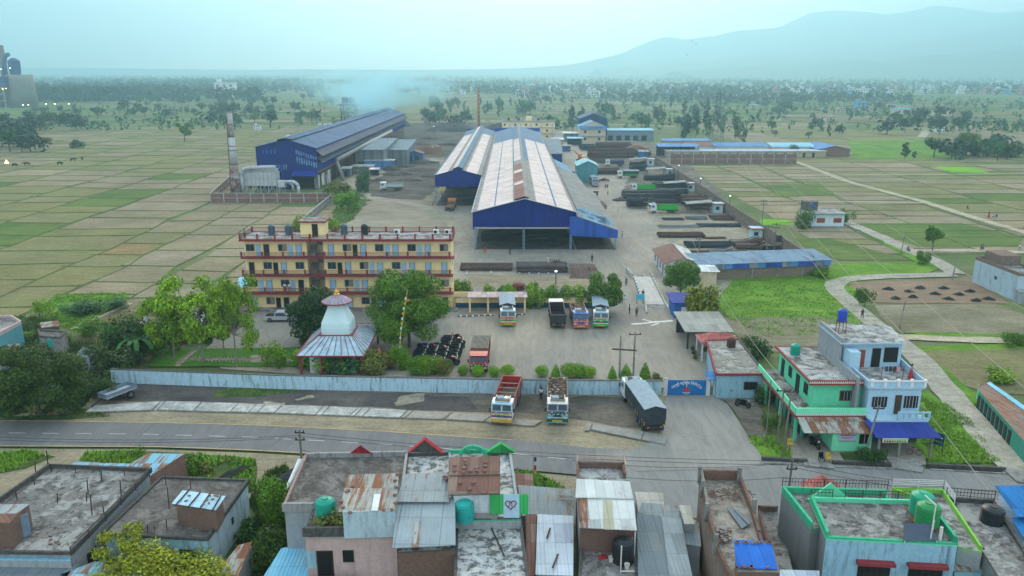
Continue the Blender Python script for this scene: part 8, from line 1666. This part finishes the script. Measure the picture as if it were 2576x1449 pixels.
lorry(1402,1072,-3,'lorry loaded with brown rubble on the roadside, dark green bumper','load','l_silver',('l_navy','l_dgreen','l_sky'),'l_dgreen',9.0,1.4)
lorry(1604,1006,0,'roadside lorry seen from behind under a tight grey tarpaulin','tarp','l_white',('l_yellow','l_blue','l_yellow'),'tarp_side',10.6,1.5,world=(14.9,93.6)).rotation_euler=(0,0,R(180+7))
lorry(1278,825,2,'lorry with grey pitched canvas leftmost in the parking row','tarp','l_white',('l_pink','l_orange','l_green'),'l_navy',8.8,1.5)
e=lorry(1404,835,0,'black empty tipper lorry parked with its back to the camera','tipper','l_silver',('l_black','l_black','l_black'),'l_black',8.4,1.5,False); p=G(1404,832); e.location=(p[0],p[1]+8.4,.17); e.rotation_euler=(0,0,pi)
lorry(1461,831,1,'purple and blue painted lorry with raised load, second from right','scrap','l_blue',('l_purple','l_pink','l_orange'),'l_purple',8.0,1.1)
lorry(1511,829,-4,'lorry with grey pitched canvas rightmost in the parking row','tarp','l_white',('l_orange','l_green','l_navy'),'l_dgreen',9.0,1.5)
lorry(1204,944,-1,'bright red lorry with slatted pole roof behind the clipped bushes','poles','l_red',('l_red','l_black','l_red'),'wood_bed',8.6,1.7,False)
for (u,v,body,lab,kd) in ((1634,536,'l_green','bright green lorry nearest beside the bar piles','open'),(1588,483,'l_green','second green lorry half hidden by dark bar piles','open'),(1553,448,'l_green','third green lorry with white topped bed','tarp'),(1523,418,'l_navy','navy lorry farthest in the bar yard','open')):
    lorry(u,v,-90,lab,kd,'l_white',('l_sky','l_yellow','l_pink'),body,8.6,1.4,sc=.93)
lorry(958,479,-90,'white lorry parked side on near the scrap yard','open','l_white',('l_white','l_white','l_white'),'l_white2',7.6,1.3,False); D('l_white2', m_plain, c=(.42,.50,.52), var=.2)
e=lorry(1135,533,0,'flat bed lorry driving into the side shed mouth','flat','l_orange',('l_orange',)*3,'wood_bed',8.0,.4,False); p=G(1134,533); e.location=(p[0],p[1]+8,.17); e.rotation_euler=(0,0,R(176))
lorry(1498,471,2,'pale blue lorry beside the turquoise hall','tarp','l_sky',('l_sky','l_pink','l_sky'),'l_sky',8,1.4)
lorry(1084,384,0,'blue lorry left of the pair far in the scrap yard','scrap','l_sky',('l_white','l_sky','l_blue'),'l_blue',7,1.3,False); lorry(1100,382,0,'orange lorry right of the pair far in the scrap yard','scrap','l_orange',('l_orange','l_black','l_orange'),'l_orange',7,1.3,False)
lorry(1455,456,3,'faint pale lorry farther up beside the side huts','tarp','l_white',('l_sky','l_white','l_sky'),'l_sky',8,1.4)
# pickup
p=G(728,812); e=empty('pickup',(p[0]+1.0,p[1]+.6,.17),R(90),'silver double cab pickup parked before the yellow flats','pickup'); w=.9
b=MB(); b.xprof([(0,.4),(5.1,.4),(5.1,1.0),(0,.95)],-w,w,'l_silver'); b.xprof([(1.1,1.0),(3.4,1.0),(3.2,1.65),(1.7,1.68)],-w+.08,w-.08,'l_silver'); b.build('body', e)
b=MB(); b.xprof([(1.3,1.05),(3.2,1.05),(3.05,1.55),(1.8,1.58)],-w+.06,w-.06,'lorry_glass'); b.build('window', e); b=MB(); b.box(-w+.1,w-.1,3.5,5.0,1.0,1.03,'l_black'); b.build('cargo_bed', e)
for s in (-1,1):
    for y in (.95,4.1): wheel(e,s*.82,y,.38,.22)
    b=MB(); b.box(min(s*.5,s*.8),max(s*.5,s*.8),-.03,0,.65,.85,'head_lamp'); b.build('headlight', e)
# tractor trailer, excavator
p=G(318,1010); e=empty('farm_trailer',(p[0]-1.0,p[1]+.3,.2),R(-28),'grey farm trailer with big wheels left of the coal dark verge','trailer'); b=MB(); b.box(-.9,.9,-2.2,2.0,.95,1.05,'l_silver')
for s in (-1,1): b.box(min(s*.86,s*.9),max(s*.86,s*.9),-2.2,2.0,1.05,1.5,'steel_blue'); 
b.box(-.86,.86,-2.2,-2.14,1.05,1.5,'steel_blue'); b.box(-.86,.86,1.94,2,1.05,1.5,'steel_blue'); b.build('tray', e); b=MB(); b.bar((0,-2.2,.9),(0,-3.8,.4),.15,'steel_dark'); b.build('drawbar', e)
for s in (-1,1): wheel(e,s*1.05,.9,.5,.25)
p=G(1493,494); e=empty('farm_trailer',(p[0],p[1],.2),R(10),'brown small trailer below the pale blue lorry','trailer'); b=MB(); b.box(-1.4,1.4,-1,3,1,1.1,'wood_bed'); b.box(-1.4,1.4,-1,-.9,1.1,1.7,'wood_bed'); b.box(-1.4,-1.3,-1,3,1.1,1.7,'wood_bed'); b.build('tray', e)
for s in (-1,1): wheel(e,s*1.5,.9,.55,.3)
p=G(1462,405); e=empty('excavator',(p[0],p[1],.15),R(-60),'orange excavator with raised arm beside the brown scrap heap','excavator'); b=MB(); b.box(-1.3,-.8,-1.8,1.8,0,.8,'l_black'); b.box(.8,1.3,-1.8,1.8,0,.8,'l_black'); b.build('track', e); b=MB(); b.box(-1.2,1.2,-1,2,.9,2,'l_orange'); b.box(-1.1,-.1,-1.1,.3,2,3.1,'l_orange'); b.build('body', e); b=MB(); b.bar((.4,-1,1.8),(.4,-4,4.6),.45,'l_orange'); b.bar((.4,-4,4.6),(.4,-7,5.4),.35,'l_orange'); b.build('arm', e); b=MB(); b.cbox((.4,-7.3,5.0),(.8,.7,.8),'l_black'); b.build('bucket', e)
# motorcycles
D('bike_black', m_flat, c=(.012,.013,.017), rough=.85, spec=.05); D('bike_blue', m_flat, c=(.03,.10,.30), rough=.35); D('bike_red', m_flat, c=(.25,.02,.03), rough=.35); D('chrome', m_flat, c=(.06,.065,.07), rough=.3)
def motorcycle(col):
    e = empty('motorcycle', (0,0,0), 0, 'x', 'motorcycle')
    for y in (-.65,.65):
        b=MB(); b.tube((-.06,y,.3),(.06,y,.3),.3,.3,'tyre',14); o=b.build('wheel', e); b=MB(); b.tube((-.065,y,.3),(.065,y,.3),.17,.17,'chrome',10); b.build('rim', o)
    b=MB(); b.cbox((0,-.15,.78),(.26,.5,.26),col,rx=.1); b.cbox((0,0,.45),(.34,.7,.36),'bike_black'); b.build('tank', e)
    b=MB(); b.cbox((0,.38,.78),(.34,.75,.14),'bike_black',rx=.06); b.build('seat', e); b=MB(); b.path([(-.35,-.35,1.05),(0,-.5,.98),(.35,-.35,1.05)],.025,'chrome',5); b.build('handlebar', e)
    b=MB(); b.bar((-.08,-.65,.3),(-.08,-.42,.95),.05,'chrome'); b.bar((.08,-.65,.3),(.08,-.42,.95),.05,'chrome'); b.build('fork', e); b=MB(); b.tube((0,-.6,.9),(0,-.68,.88),.1,.09,'head_lamp',10); b.build('headlight', e); b=MB(); b.cbox((0,-.66,.62),(.14,.3,.04),col); b.cbox((0,.78,.68),(.18,.3,.06),col,rx=-.3); b.build('mudguard', e); return e
mp = [motorcycle('bike_black'),motorcycle('bike_blue'),motorcycle('bike_red'),motorcycle('bike_black')]
rd = random.Random(15)
x0,y0_ = G(1050,912); 
for r_ in range(13):
    for c_ in range(4 if r_ < 11 else 3):
        if r_ > 8 and c_ < 2: continue
        k = rd.choice([0,3,0,1,3,2,0,3,0]) ; x = -13.3+c_*1.6+r_*.04+rd.uniform(-.1,.1); y = 104.0+r_*.9+c_*.25+rd.uniform(-.12,.12)
        clone(mp[k],(x,y,.17),R(90)+rd.uniform(-.7,.35),['black motorcycle parked in the packed rows','blue tanked motorcycle parked in the packed rows','red tanked motorcycle parked in the packed rows','black motorcycle parked in the packed rows'][k],1.18,'motorcycles parked beside the round tree')
for (u,v,k,a,lab) in ((1868,1027,0,60,'motorcycle standing alone before the guard house'),(2048,1128,0,15,'motorcycle parked beside the mint ground room'),(1148,858,3,80,'outermost motorcycle at the top right of the packed rows'),(2567,1075,2,20,'motorcycle by the shop row at the right edge')):
    p=G(u,v); clone(mp[k],(p[0],p[1],.17),R(a),lab,1.05)
for q in mp: trash(q)
def bicycle(u,v,a,col,lab):
    p=G(u,v); e=empty('bicycle',(p[0],p[1],.17),R(a),lab,'bicycle')
    for y in (-.5,.5):
        b=MB(); 
        for i in range(14): t0=2*pi*i/14; t1=2*pi*(i+1)/14; b.bar((0,y+cos(t0)*.34,.34+sin(t0)*.34),(0,y+cos(t1)*.34,.34+sin(t1)*.34),.04,'tyre')
        b.build('wheel', e)
    b=MB(); b.path([(0,-.5,.34),(0,-.38,.85),(0,.2,.8),(0,0,.34),(0,-.38,.75)],.025,col,4); b.path([(0,.2,.8),(0,.5,.34),(0,0,.34)],.02,col,4); b.build('frame', e); b=MB(); b.cbox((0,.24,.9),(.14,.26,.05),'bike_black'); b.build('saddle', e); b=MB(); b.path([(-.28,-.3,.98),(0,-.4,.98),(.28,-.3,.98)],.02,'chrome',4); b.build('handlebar', e)
bicycle(1905,1027,75,'chrome','bicycle leaning near the dark bush by the guard house'); bicycle(2299,1148,80,'bike_red','pink red bicycle under the blue canopy corner')
def chair(u,v,a,m,lab):
    p=G(u,v); e=empty('plastic_chair',(p[0],p[1],.3),R(a),lab,'chair'); b=MB(); b.box(-.25,.25,-.25,.25,.42,.46,m); b.build('seat', e); b=MB(); b.box(-.25,.25,.21,.26,.46,.9,m); b.build('backrest', e)
    for x in (-.22,.22):
        for y in (-.22,.22): b=MB(); b.bar((x,y,0),(x,y,.42),.05,m); b.build('leg', e)
        b=MB(); b.box(x-.02,x+.02,-.22,.22,.62,.66,m); b.build('armrest', e)
chair(2065,1166,0,'bike_black','black plastic chair on the ramp by the road'); chair(2083,1167,10,'l_yellow','yellow plastic chair on the ramp next to the black one'); chair(1986,1131,0,'l_yellow','yellow plastic chair under the mint terrace by the poles')
# prayer flag, small flags
p=G(1341,1218); e=empty('prayer_flag',(p[0],p[1],0),0,'tall prayer flag pole with dark, red, yellow and green cloth by the road','flag pole'); b=MB(); b.path([(0,0,0),(.1,0,3.2)],.04,'bark_pale'); b.build('pole', e)
for i,(m,z) in enumerate((('rice',.6),('l_yellow',1.1),('l_red',1.6),('l_white',2.1),('l_navy',2.5))): b=MB(); b.box(.02,.32,-.01,.01,z,z+.5,m); b.build('cloth', e)
p=G(340,1085); b=MB(); b.add([(0,0,3.6),(.5,.1,3.2),(.3,.1,2.7),(.1,0,3.0)],[(0,1,2,3),(3,2,1,0)],'orange_cloth'); b.bar((0,0,0),(0,0,3.7),.04,'rod'); 
# dark plank pile & bar bundles near south houses
for (u,v,L_,n_,m,lab,a) in ((575,1205,5,10,'steel_dark','pile of long dark planks in the yard behind the flat roofs',68),(715,1210,6.5,24,'bar_dark','coil of dark bars by the narrow white tin strip',62)):
    p=G(u,v); rr=random.Random(int(u)); b=MB()
    for i in range(n_): x=rr.uniform(-.6,.6); b.path([(x,-L_/2,.1+rr.random()*.3),(x+.1,0,.3+rr.random()*.3),(x+rr.uniform(-.1,.3),L_/2,.1+rr.random()*.3)],.06,m,4)
    tag(b.build('plank_pile' if n_<12 else 'steel_bar_stack',loc=(p[0],p[1],.1),rz=R(a-90)),lab,'pile')
# ---------------------------------------------------------------- people and animals
def skin(vs, es, rs, sub=1):
    me = bpy.data.meshes.new('sk'); me.from_pydata(vs, es, []); o = bpy.data.objects.new('sk', me); COL.objects.link(o); m = o.modifiers.new('s','SKIN'); m.use_smooth_shade = True
    for i, r in enumerate(rs): q = me.skin_vertices[0].data[i]; q.radius = (r,r) if not isinstance(r,tuple) else r; q.use_root = (i == 0)
    if sub: o.modifiers.new('u','SUBSURF').levels = sub
    dg = bpy.context.evaluated_depsgraph_get(); r_ = bpy.data.meshes.new_from_object(o.evaluated_get(dg)); bpy.data.objects.remove(o); return r_
def pose(kind):
    s = dict(pel=(0,0,.95),ch=(0,0,1.3),nk=(0,-.01,1.48),hd=(0,-.03,1.60),tp=(0,-.02,1.72))
    if kind == 'sit': s.update(pel=(0,0,.5),ch=(0,-.03,.85),nk=(0,-.05,1.02),hd=(0,-.09,1.14),tp=(0,-.09,1.26))
    z = s['pel'][2]; c = s['ch'][2]; j = {}
    for q in (-1,1):
        if kind == 'stand': j[q]=[(q*.1,0,z-.07),(q*.11,-.02,z-.47),(q*.12,0,.08),(q*.12,-.14,.04)]
        elif kind == 'walk': j[q]=[(q*.09,0,z-.07),(q*.1,-.12*q-.06,z-.45),(q*.1,-.22*q+.02,.1),(q*.1,-.22*q-.12,.05)]
        else: j[q]=[(q*.11,-.02,z-.04),(q*.13,-.42,z-.02),(q*.13,-.45,.1),(q*.13,-.58,.05)]
    a = {}
    for q in (-1,1):
        if kind == 'walk': a[q]=[(q*.19,0,c+.1),(q*.25,.1*q,c-.17),(q*.26,.02+.14*q,c-.40),(q*.26,.0+.17*q,c-.48)]
        elif kind == 'sit': a[q]=[(q*.19,-.03,c+.1),(q*.26,-.12,c-.15),(q*.16,-.34,c-.22),(q*.13,-.40,c-.23)]
        else: a[q]=[(q*.19,0,c+.1),(q*.26,.02,c-.17),(q*.22,-.12,c-.36) if q>0 else (q*.27,-.02,c-.42),(q*.19,-.19,c-.38) if q>0 else (q*.27,-.04,c-.5)]
    return s, j, a
PM = {}
def pmesh(kind, what, m):
    key = (kind, what, m)
    if key in PM: return PM[key]
    s, j, a = pose(kind); g = {'body':0,'top':.018,'legs':.02}[what if what in ('body','top','legs') else 'body']
    if what == 'body':
        vs=[s['pel'],s['ch'],s['nk'],s['hd'],s['tp']]; rs=[.12,.14,.055,.095,.07]; es=[(0,1),(1,2),(2,3),(3,4)]
        for q in (-1,1): k=len(vs); vs+=j[q]; rs+=[.085,.06,.04,.03]; es+=[(0,k),(k,k+1),(k+1,k+2),(k+2,k+3)]; k=len(vs); vs+=a[q]; rs+=[.055,.042,.032,.026]; es+=[(1,k),(k,k+1),(k+1,k+2),(k+2,k+3)]
        me=skin(vs,es,rs); b=MB()
        for q in (-1,1):
            h=Vector(a[q][3]); d=(h-Vector(a[q][2])).normalized(); sd=Vector((0,1,0)).cross(d).normalized() if abs(d.y)<.9 else Vector((1,0,0))
            for f,(o_,L_) in enumerate(((-.024,.075),(-.008,.085),(.008,.08),(.024,.065))): b.path([h+sd*o_,h+sd*o_+d*L_*.55,h+sd*o_+d*L_+Vector((0,-.015,0))],[.009,.008,.006],m,5)
            b.path([h-d*.02+sd*.02,h+sd*.05+d*.02,h+sd*.055+d*.045],[.011,.009,.007],m,5)
        hd=Vector(s['hd'])+Vector((0,0,.02)); b.add([hd+Vector((-.015,-.09,-.02)),hd+Vector((.015,-.09,-.02)),hd+Vector((0,-.125,-.02)),hd+Vector((0,-.092,.03))],[(0,2,3),(2,1,3),(0,1,2)],m)
        o2=b.build('t'); bm=bmesh.new(); bm.from_mesh(me); bm.from_mesh(o2.data); bm.to_mesh(me); bm.free(); bpy.data.objects.remove(o2)
    elif what == 'top':
        vs=[tuple(Vector(s['pel'])+Vector((0,0,.03))),s['ch'],tuple(Vector(s['nk'])-Vector((0,0,.05)))]; rs=[.14,.165,.08]; es=[(0,1),(1,2)]
        for q in (-1,1): k=len(vs); vs+=[a[q][0],a[q][1]]; rs+=[.075,.06]; es+=[(1,k),(k,k+1)]
        me=skin(vs,es,rs)
    elif what == 'legs':
        vs=[tuple(Vector(s['pel'])-Vector((0,0,.0)))]; rs=[.135]; es=[]
        for q in (-1,1): k=len(vs); vs+=j[q][:3]; rs+=[.1,.075,.058]; es+=[(0,k),(k,k+1),(k+1,k+2)]
        me=skin(vs,es,rs)
    elif what == 'skirt': b=MB(); z=s['pel'][2]; b.lathe([(.30,.1),(.22,z*.6),(.14,z+.08)],m,n=12); o2=b.build('t'); me=o2.data; bpy.data.objects.remove(o2)
    elif what == 'hair': b=MB(); h=s['hd']; b.lathe([(.085,-.02),(.108,.04),(.10,.10),(.06,.15),(.02,.165)],m,(h[0],h[1]+.015,h[2]),12); o2=b.build('t'); me=o2.data; bpy.data.objects.remove(o2)
    me.materials.clear(); me.materials.append(MT(m)); me.polygons.foreach_set('material_index',[0]*len(me.polygons)); PM[key]=me; return me
D('skin', m_flat, c=(.20,.10,.06)); D('hair', m_flat, c=(.01,.009,.009))
CL=dict(white=(.62,.62,.60),black=(.02,.02,.022),navy2=(.03,.04,.09),grey=(.18,.18,.18),blue2=(.08,.22,.40),red2=(.42,.04,.06),yellow2=(.45,.38,.15),brown2=(.12,.08,.05),green2=(.05,.16,.08),pink2=(.5,.16,.2),maroon2=(.18,.03,.05))
for k,c in CL.items(): D('cloth_'+k, m_flat, c=c, rough=.9, spec=.1)
def person(u,v,kind,top,legs,deg,label,z=0.17,world=None,skirt=False,sc=1.0):
    p=world or G(u,v,z); e=empty('person',(p[0],p[1],z),R(deg),label,'person'); e.scale=(sc,sc,sc)
    for nm,me in (('body',pmesh(kind,'body','skin')),('shirt',pmesh(kind,'top','cloth_'+top)),('skirt' if skirt else 'trousers',pmesh(kind,'skirt' if skirt else 'legs','cloth_'+legs)),('hair',pmesh(kind,'hair','hair'))):
        o=bpy.data.objects.new(nm,me); COL.objects.link(o); o.parent=e
    return e
for q in [(1361,1007,'stand','white','black',150,'person in white shirt and black trousers between the two roadside lorries'),(1575,720,'walk','grey','navy2',0,'person walking alone near the weighbridge top in grey'),(1563,765,'walk','maroon2','navy2',10,'left person of the pair walking by the round tree'),(1571,766,'walk','white','white',0,'right person in white of the pair by the round tree'),(1583,790,'stand','grey','navy2',100,'person in grey looking down beside the blue notice board'),(1601,797,'stand','green2','black',200,'person in greenish shirt standing alone near the deck ramp'),(1489,660,'walk','black','black',0,'person in black walking before the big shed mouth'),(1565,599,'walk','white','grey',20,'person in white beside the lean-to corner'),(1523,475,'walk','red2','black',180,'left person in red on the yard road'),(1528,475,'walk','maroon2','black',180,'right person in dark red on the yard road'),(1529,492,'walk','yellow2','brown2',180,'person in yellow farther down the yard road'),(1555,537,'stand','white','white',0,'person in long white clothes on the yard road'),(1220,638,'stand','red2','red2',0,'person in red at the left column of the big shed'),(1283,642,'walk','black','navy2',0,'dark dressed person at the big shed opening'),(2168,802,'walk','black','black',0,'woman in black walking down the grey lane'),(2467,632,'walk','red2','navy2',30,'left person of the pair on the far right track'),(2472,632,'walk','blue2','navy2',30,'right person of the pair on the far right track'),(2564,632,'walk','white','blue2',0,'person in pale clothes at the right end of the track'),(1617,752,'stand','black','blue2',0,'person in sky blue lower clothes standing on the weighbridge deck')]: person(*q)
person(2487,547,'stand','red2','red2',0,'woman in bright red working in the far right field',skirt=True); person(2497,549,'sit','white','blue2',60,'person in white crouching beside the woman in red'); person(2506,549,'sit','brown2','brown2',-30,'person in brown crouching rightmost in the far field'); person(2433,527,'sit','maroon2','maroon2',0,'person in dark red seated by the small field trees')
person(2290,952,'stand','pink2','red2',60,'woman in red dress at the blue white terrace parapet',6.65,skirt=True)
person(0,0,'stand','blue2','black',90,'person in blue shirt on the left roof corner of the yellow flats',12.6,(-45.2,132.2))
person(0,0,'stand','white','navy2',0,'left person in white leaning on the yellow flats balcony',3.25,(-39.0,131.9)); person(0,0,'stand','white','grey',0,'right person in white leaning on the yellow flats balcony',3.25,(-38.2,131.9))
for i,(du,t_,l_) in enumerate(((0,'white','white'),(5,'yellow2','grey'),(10,'grey','black'),(16,'maroon2','black'),(21,'brown2','black'),(27,'green2','grey'))):
    k='stand' if i==0 else 'sit'; p=G(1379+du,663,1.2); person(0,0,k,t_,l_,180 if i%2 else 0,'%s person from the left resting on the tall bar stack'%['standing first','second','third','fourth','fifth','sixth'][i],1.25 if k=='stand' else .95,(p[0],p[1]-.5+.2*(i%2)))
e=person(2283,633,'sit','blue2','navy2',20,'cyclist in blue riding on the lane junction',.55); bicycle(2283,634,20,'bike_black','bicycle ridden by the cyclist in blue at the lane junction')
def buffalo():
    vs=[(0,.7,1.15),(0,0,1.1),(0,-.75,1.2),(0,-1.15,1.15),(0,-1.5,.95),(0,-1.75,.8)]; rs=[.36,.42,.38,.22,.2,.11]; es=[(0,1),(1,2),(2,3),(3,4),(4,5)]
    for x in (-1,1):
        k=len(vs); vs+=[(x*.2,.85,.9),(x*.22,.75,.65),(x*.22,.95,.4),(x*.22,.88,.05)]; rs+=[.2,.13,.075,.07]; es+=[(0,k),(k,k+1),(k+1,k+2),(k+2,k+3)]
        k=len(vs); vs+=[(x*.2,-.75,.85),(x*.21,-.78,.45),(x*.21,-.76,.05)]; rs+=[.16,.08,.07]; es+=[(2,k),(k,k+1),(k+1,k+2)]
    k=len(vs); vs+=[(0,1.1,1.1),(0,1.2,.6)]; rs+=[.04,.03]; es+=[(0,k),(k,k+1)]
    me=skin(vs,es,rs); me.materials.append(MT('hide')); return me
D('hide', m_flat, c=(.018,.018,.02), rough=.7); bme=buffalo()
for i,(u,v,a,lab) in enumerate([(37,420,80,'black buffalo leftmost in the left field'),(68,417,-80,'black buffalo second from the left in the left field'),(151,416,85,'black buffalo third from the left in the left field'),(184,406,95,'black buffalo fourth from the left in the left field'),(207,403,20,'black buffalo farthest right in the left field')]):
    p=G(u,v); o=bpy.data.objects.new('buffalo',bme); COL.objects.link(o); o.location=(p[0],p[1],.05); o.rotation_euler=(0,0,R(a)); o.scale=(1.1,1.1,1.1); tag(o,lab,'buffalo'); b=MB()
    for s in (-1,1): b.path([(s*.12,-1.35,1.15),(s*.4,-1.2,1.2),(s*.5,-1.0,1.35)],[.05,.04,.02],'bar_dark',5)
    b.build('horn', o)
b=MB(); b.lathe([(.9,0),(.6,.7),(.05,1.6)],'flame',n=8); p=G(17,411); tag(b.build('field_fire',loc=(p[0],p[1],0)),'small orange fire burning at the left field edge','fire'); D('flame', m_emit, c=(1,.35,.08), s=6)
# birds
b=MB(); b.tube((0,-.25,0),(0,.25,0),.07,.04,'bike_black',6); b.add([(0,-.1,.02),(.6,0,.15),(0,.1,.02)],[(0,1,2),(2,1,0)],'bike_black'); b.add([(0,-.1,.02),(-.6,0,.15),(0,.1,.02)],[(0,1,2),(2,1,0)],'bike_black'); bo=b.build('bird')
for i,(u,v) in enumerate([(1707,119),(1728,138),(1750,110),(1022,158),(1103,105),(1741,104)]):
    Y=260; c=bo if i==0 else bo.copy(); 
    if i: COL.objects.link(c)
    c.location=(XY(u,v,Y),Y,ZY(u,v,Y)); c.rotation_euler=(0,0,i); tag(c,'dark bird gliding in the pale sky','bird','birds in the sky')
# grass tufts along verges and on the scrub: one uncountable mass
gb=MB(); vs=[]; fs=[]; rd=random.Random(99)
def tufts(poly, n, h, mat, wd=.09):
    P=[G(*q) for q in poly]; x0=min(p[0] for p in P); x1=max(p[0] for p in P); y0=min(p[1] for p in P); y1=max(p[1] for p in P); vs=[]; fs=[]; c=0
    def ins(x,y):
        r=False; j=len(P)-1
        for i in range(len(P)):
            if (P[i][1]>y)!=(P[j][1]>y) and x<(P[j][0]-P[i][0])*(y-P[i][1])/(P[j][1]-P[i][1])+P[i][0]: r=not r
            j=i
        return r
    t=0
    while c<n and t<n*6:
        t+=1; x=rd.uniform(x0,x1); y=rd.uniform(y0,y1)
        if not ins(x,y) or mnoise.noise(Vector((x*.35,y*.35,2)))<-.12+rd.uniform(-.2,.2): continue
        c+=1
        for k in range(3):
            a=rd.uniform(0,2*pi); hh=h*rd.uniform(.5,1.3); q=rd.uniform(.1,.4); X=x+rd.uniform(-.2,.2); Y=y+rd.uniform(-.2,.2); k0=len(vs); vs+=[(X-wd*sin(a),Y+wd*cos(a),.05),(X+wd*sin(a),Y-wd*cos(a),.05),(X+cos(a)*q,Y+sin(a)*q,hh)]; fs.append((k0,k0+1,k0+2))
    gb.add(vs,fs,mat)
tufts([(2330,985),(2370,1010),(2440,1060),(2520,1165),(2340,1168),(2270,1100),(2290,1000)],3600,.3,'grass_lush')
tufts([(1792,705),(2190,690),(2140,720),(2200,800),(2215,830),(1930,850),(1830,800),(1790,760)],5200,.22,'grass_lush')
tufts([(140,742),(310,737),(330,745),(200,835),(150,820),(110,780)],2600,.3,'grass_lush')
tufts([(0,800),(110,800),(180,860),(330,870),(420,880),(300,925),(240,1000),(200,1035),(0,1050)],3500,.7,'grass_dark')
tufts([(205,835),(300,785),(420,780),(620,790),(600,830),(430,860),(330,880)],3000,.4,'grass_dry')
tufts([(215,1140),(350,1135),(640,1155),(640,1230),(590,1260),(440,1200),(330,1170),(200,1160)],1500,.4,'grass_lush'); tufts([(0,1143),(60,1136),(140,1150),(60,1180),(0,1190)],500,.4,'grass_lush'); tufts([(655,1200),(720,1175),(740,1200),(720,1449),(560,1449)],1800,.6,'grass_dark')
tufts([(540,985),(600,978),(740,978),(750,990),(640,998),(545,1000)],350,.2,'grass_lush'); tufts([(1300,1180),(1370,1200),(1440,1240),(1300,1250)],300,.4,'grass_lush'); tufts([(800,468),(870,462),(930,505),(880,560),(830,575),(845,520)],700,.8,'grass_lush'); tufts([(1880,1100),(1940,1100),(1990,1145),(1985,1165),(1915,1160)],300,.4,'grass_lush')
tufts([(0,1040),(220,1030),(280,1050),(0,1060)],400,.35,'grass_dark')
tag(gb.build('grass'),'grass and weeds growing over verges, scrub and field edges','grass',kind='stuff')
D('grass_lush', m_leaf, c=(.13,.26,.02), var=.45); D('grass_dark', m_leaf, c=(.06,.105,.02), var=.5); D('grass_dry', m_leaf, c=(.22,.21,.08), var=.4)
# ---------------------------------------------------------------- haze
hm = bpy.data.materials.new('haze'); hm.use_nodes = True; hn = hm.node_tree; hn.nodes.clear()
ho = hn.nodes.new('ShaderNodeOutputMaterial'); hv = hn.nodes.new('ShaderNodeVolumePrincipled')
hv.inputs['Color'].default_value = (.41,.69,.82,1); hv.inputs['Density'].default_value = .00037; hv.inputs['Anisotropy'].default_value = .62
hn.links.new(hv.outputs[0], ho.inputs[1]); MATS['haze'] = hm
hz = MB(); hz.box(-9500,9500,-250,9000,-1,860,'haze'); tag(hz.build('haze'), 'pale blue evening haze lying over the whole plain', 'haze', kind='stuff')
finish_materials()
for k in MATS:
    if k not in MDEF and k != 'haze': print('UNDEFINED MATERIAL', k)
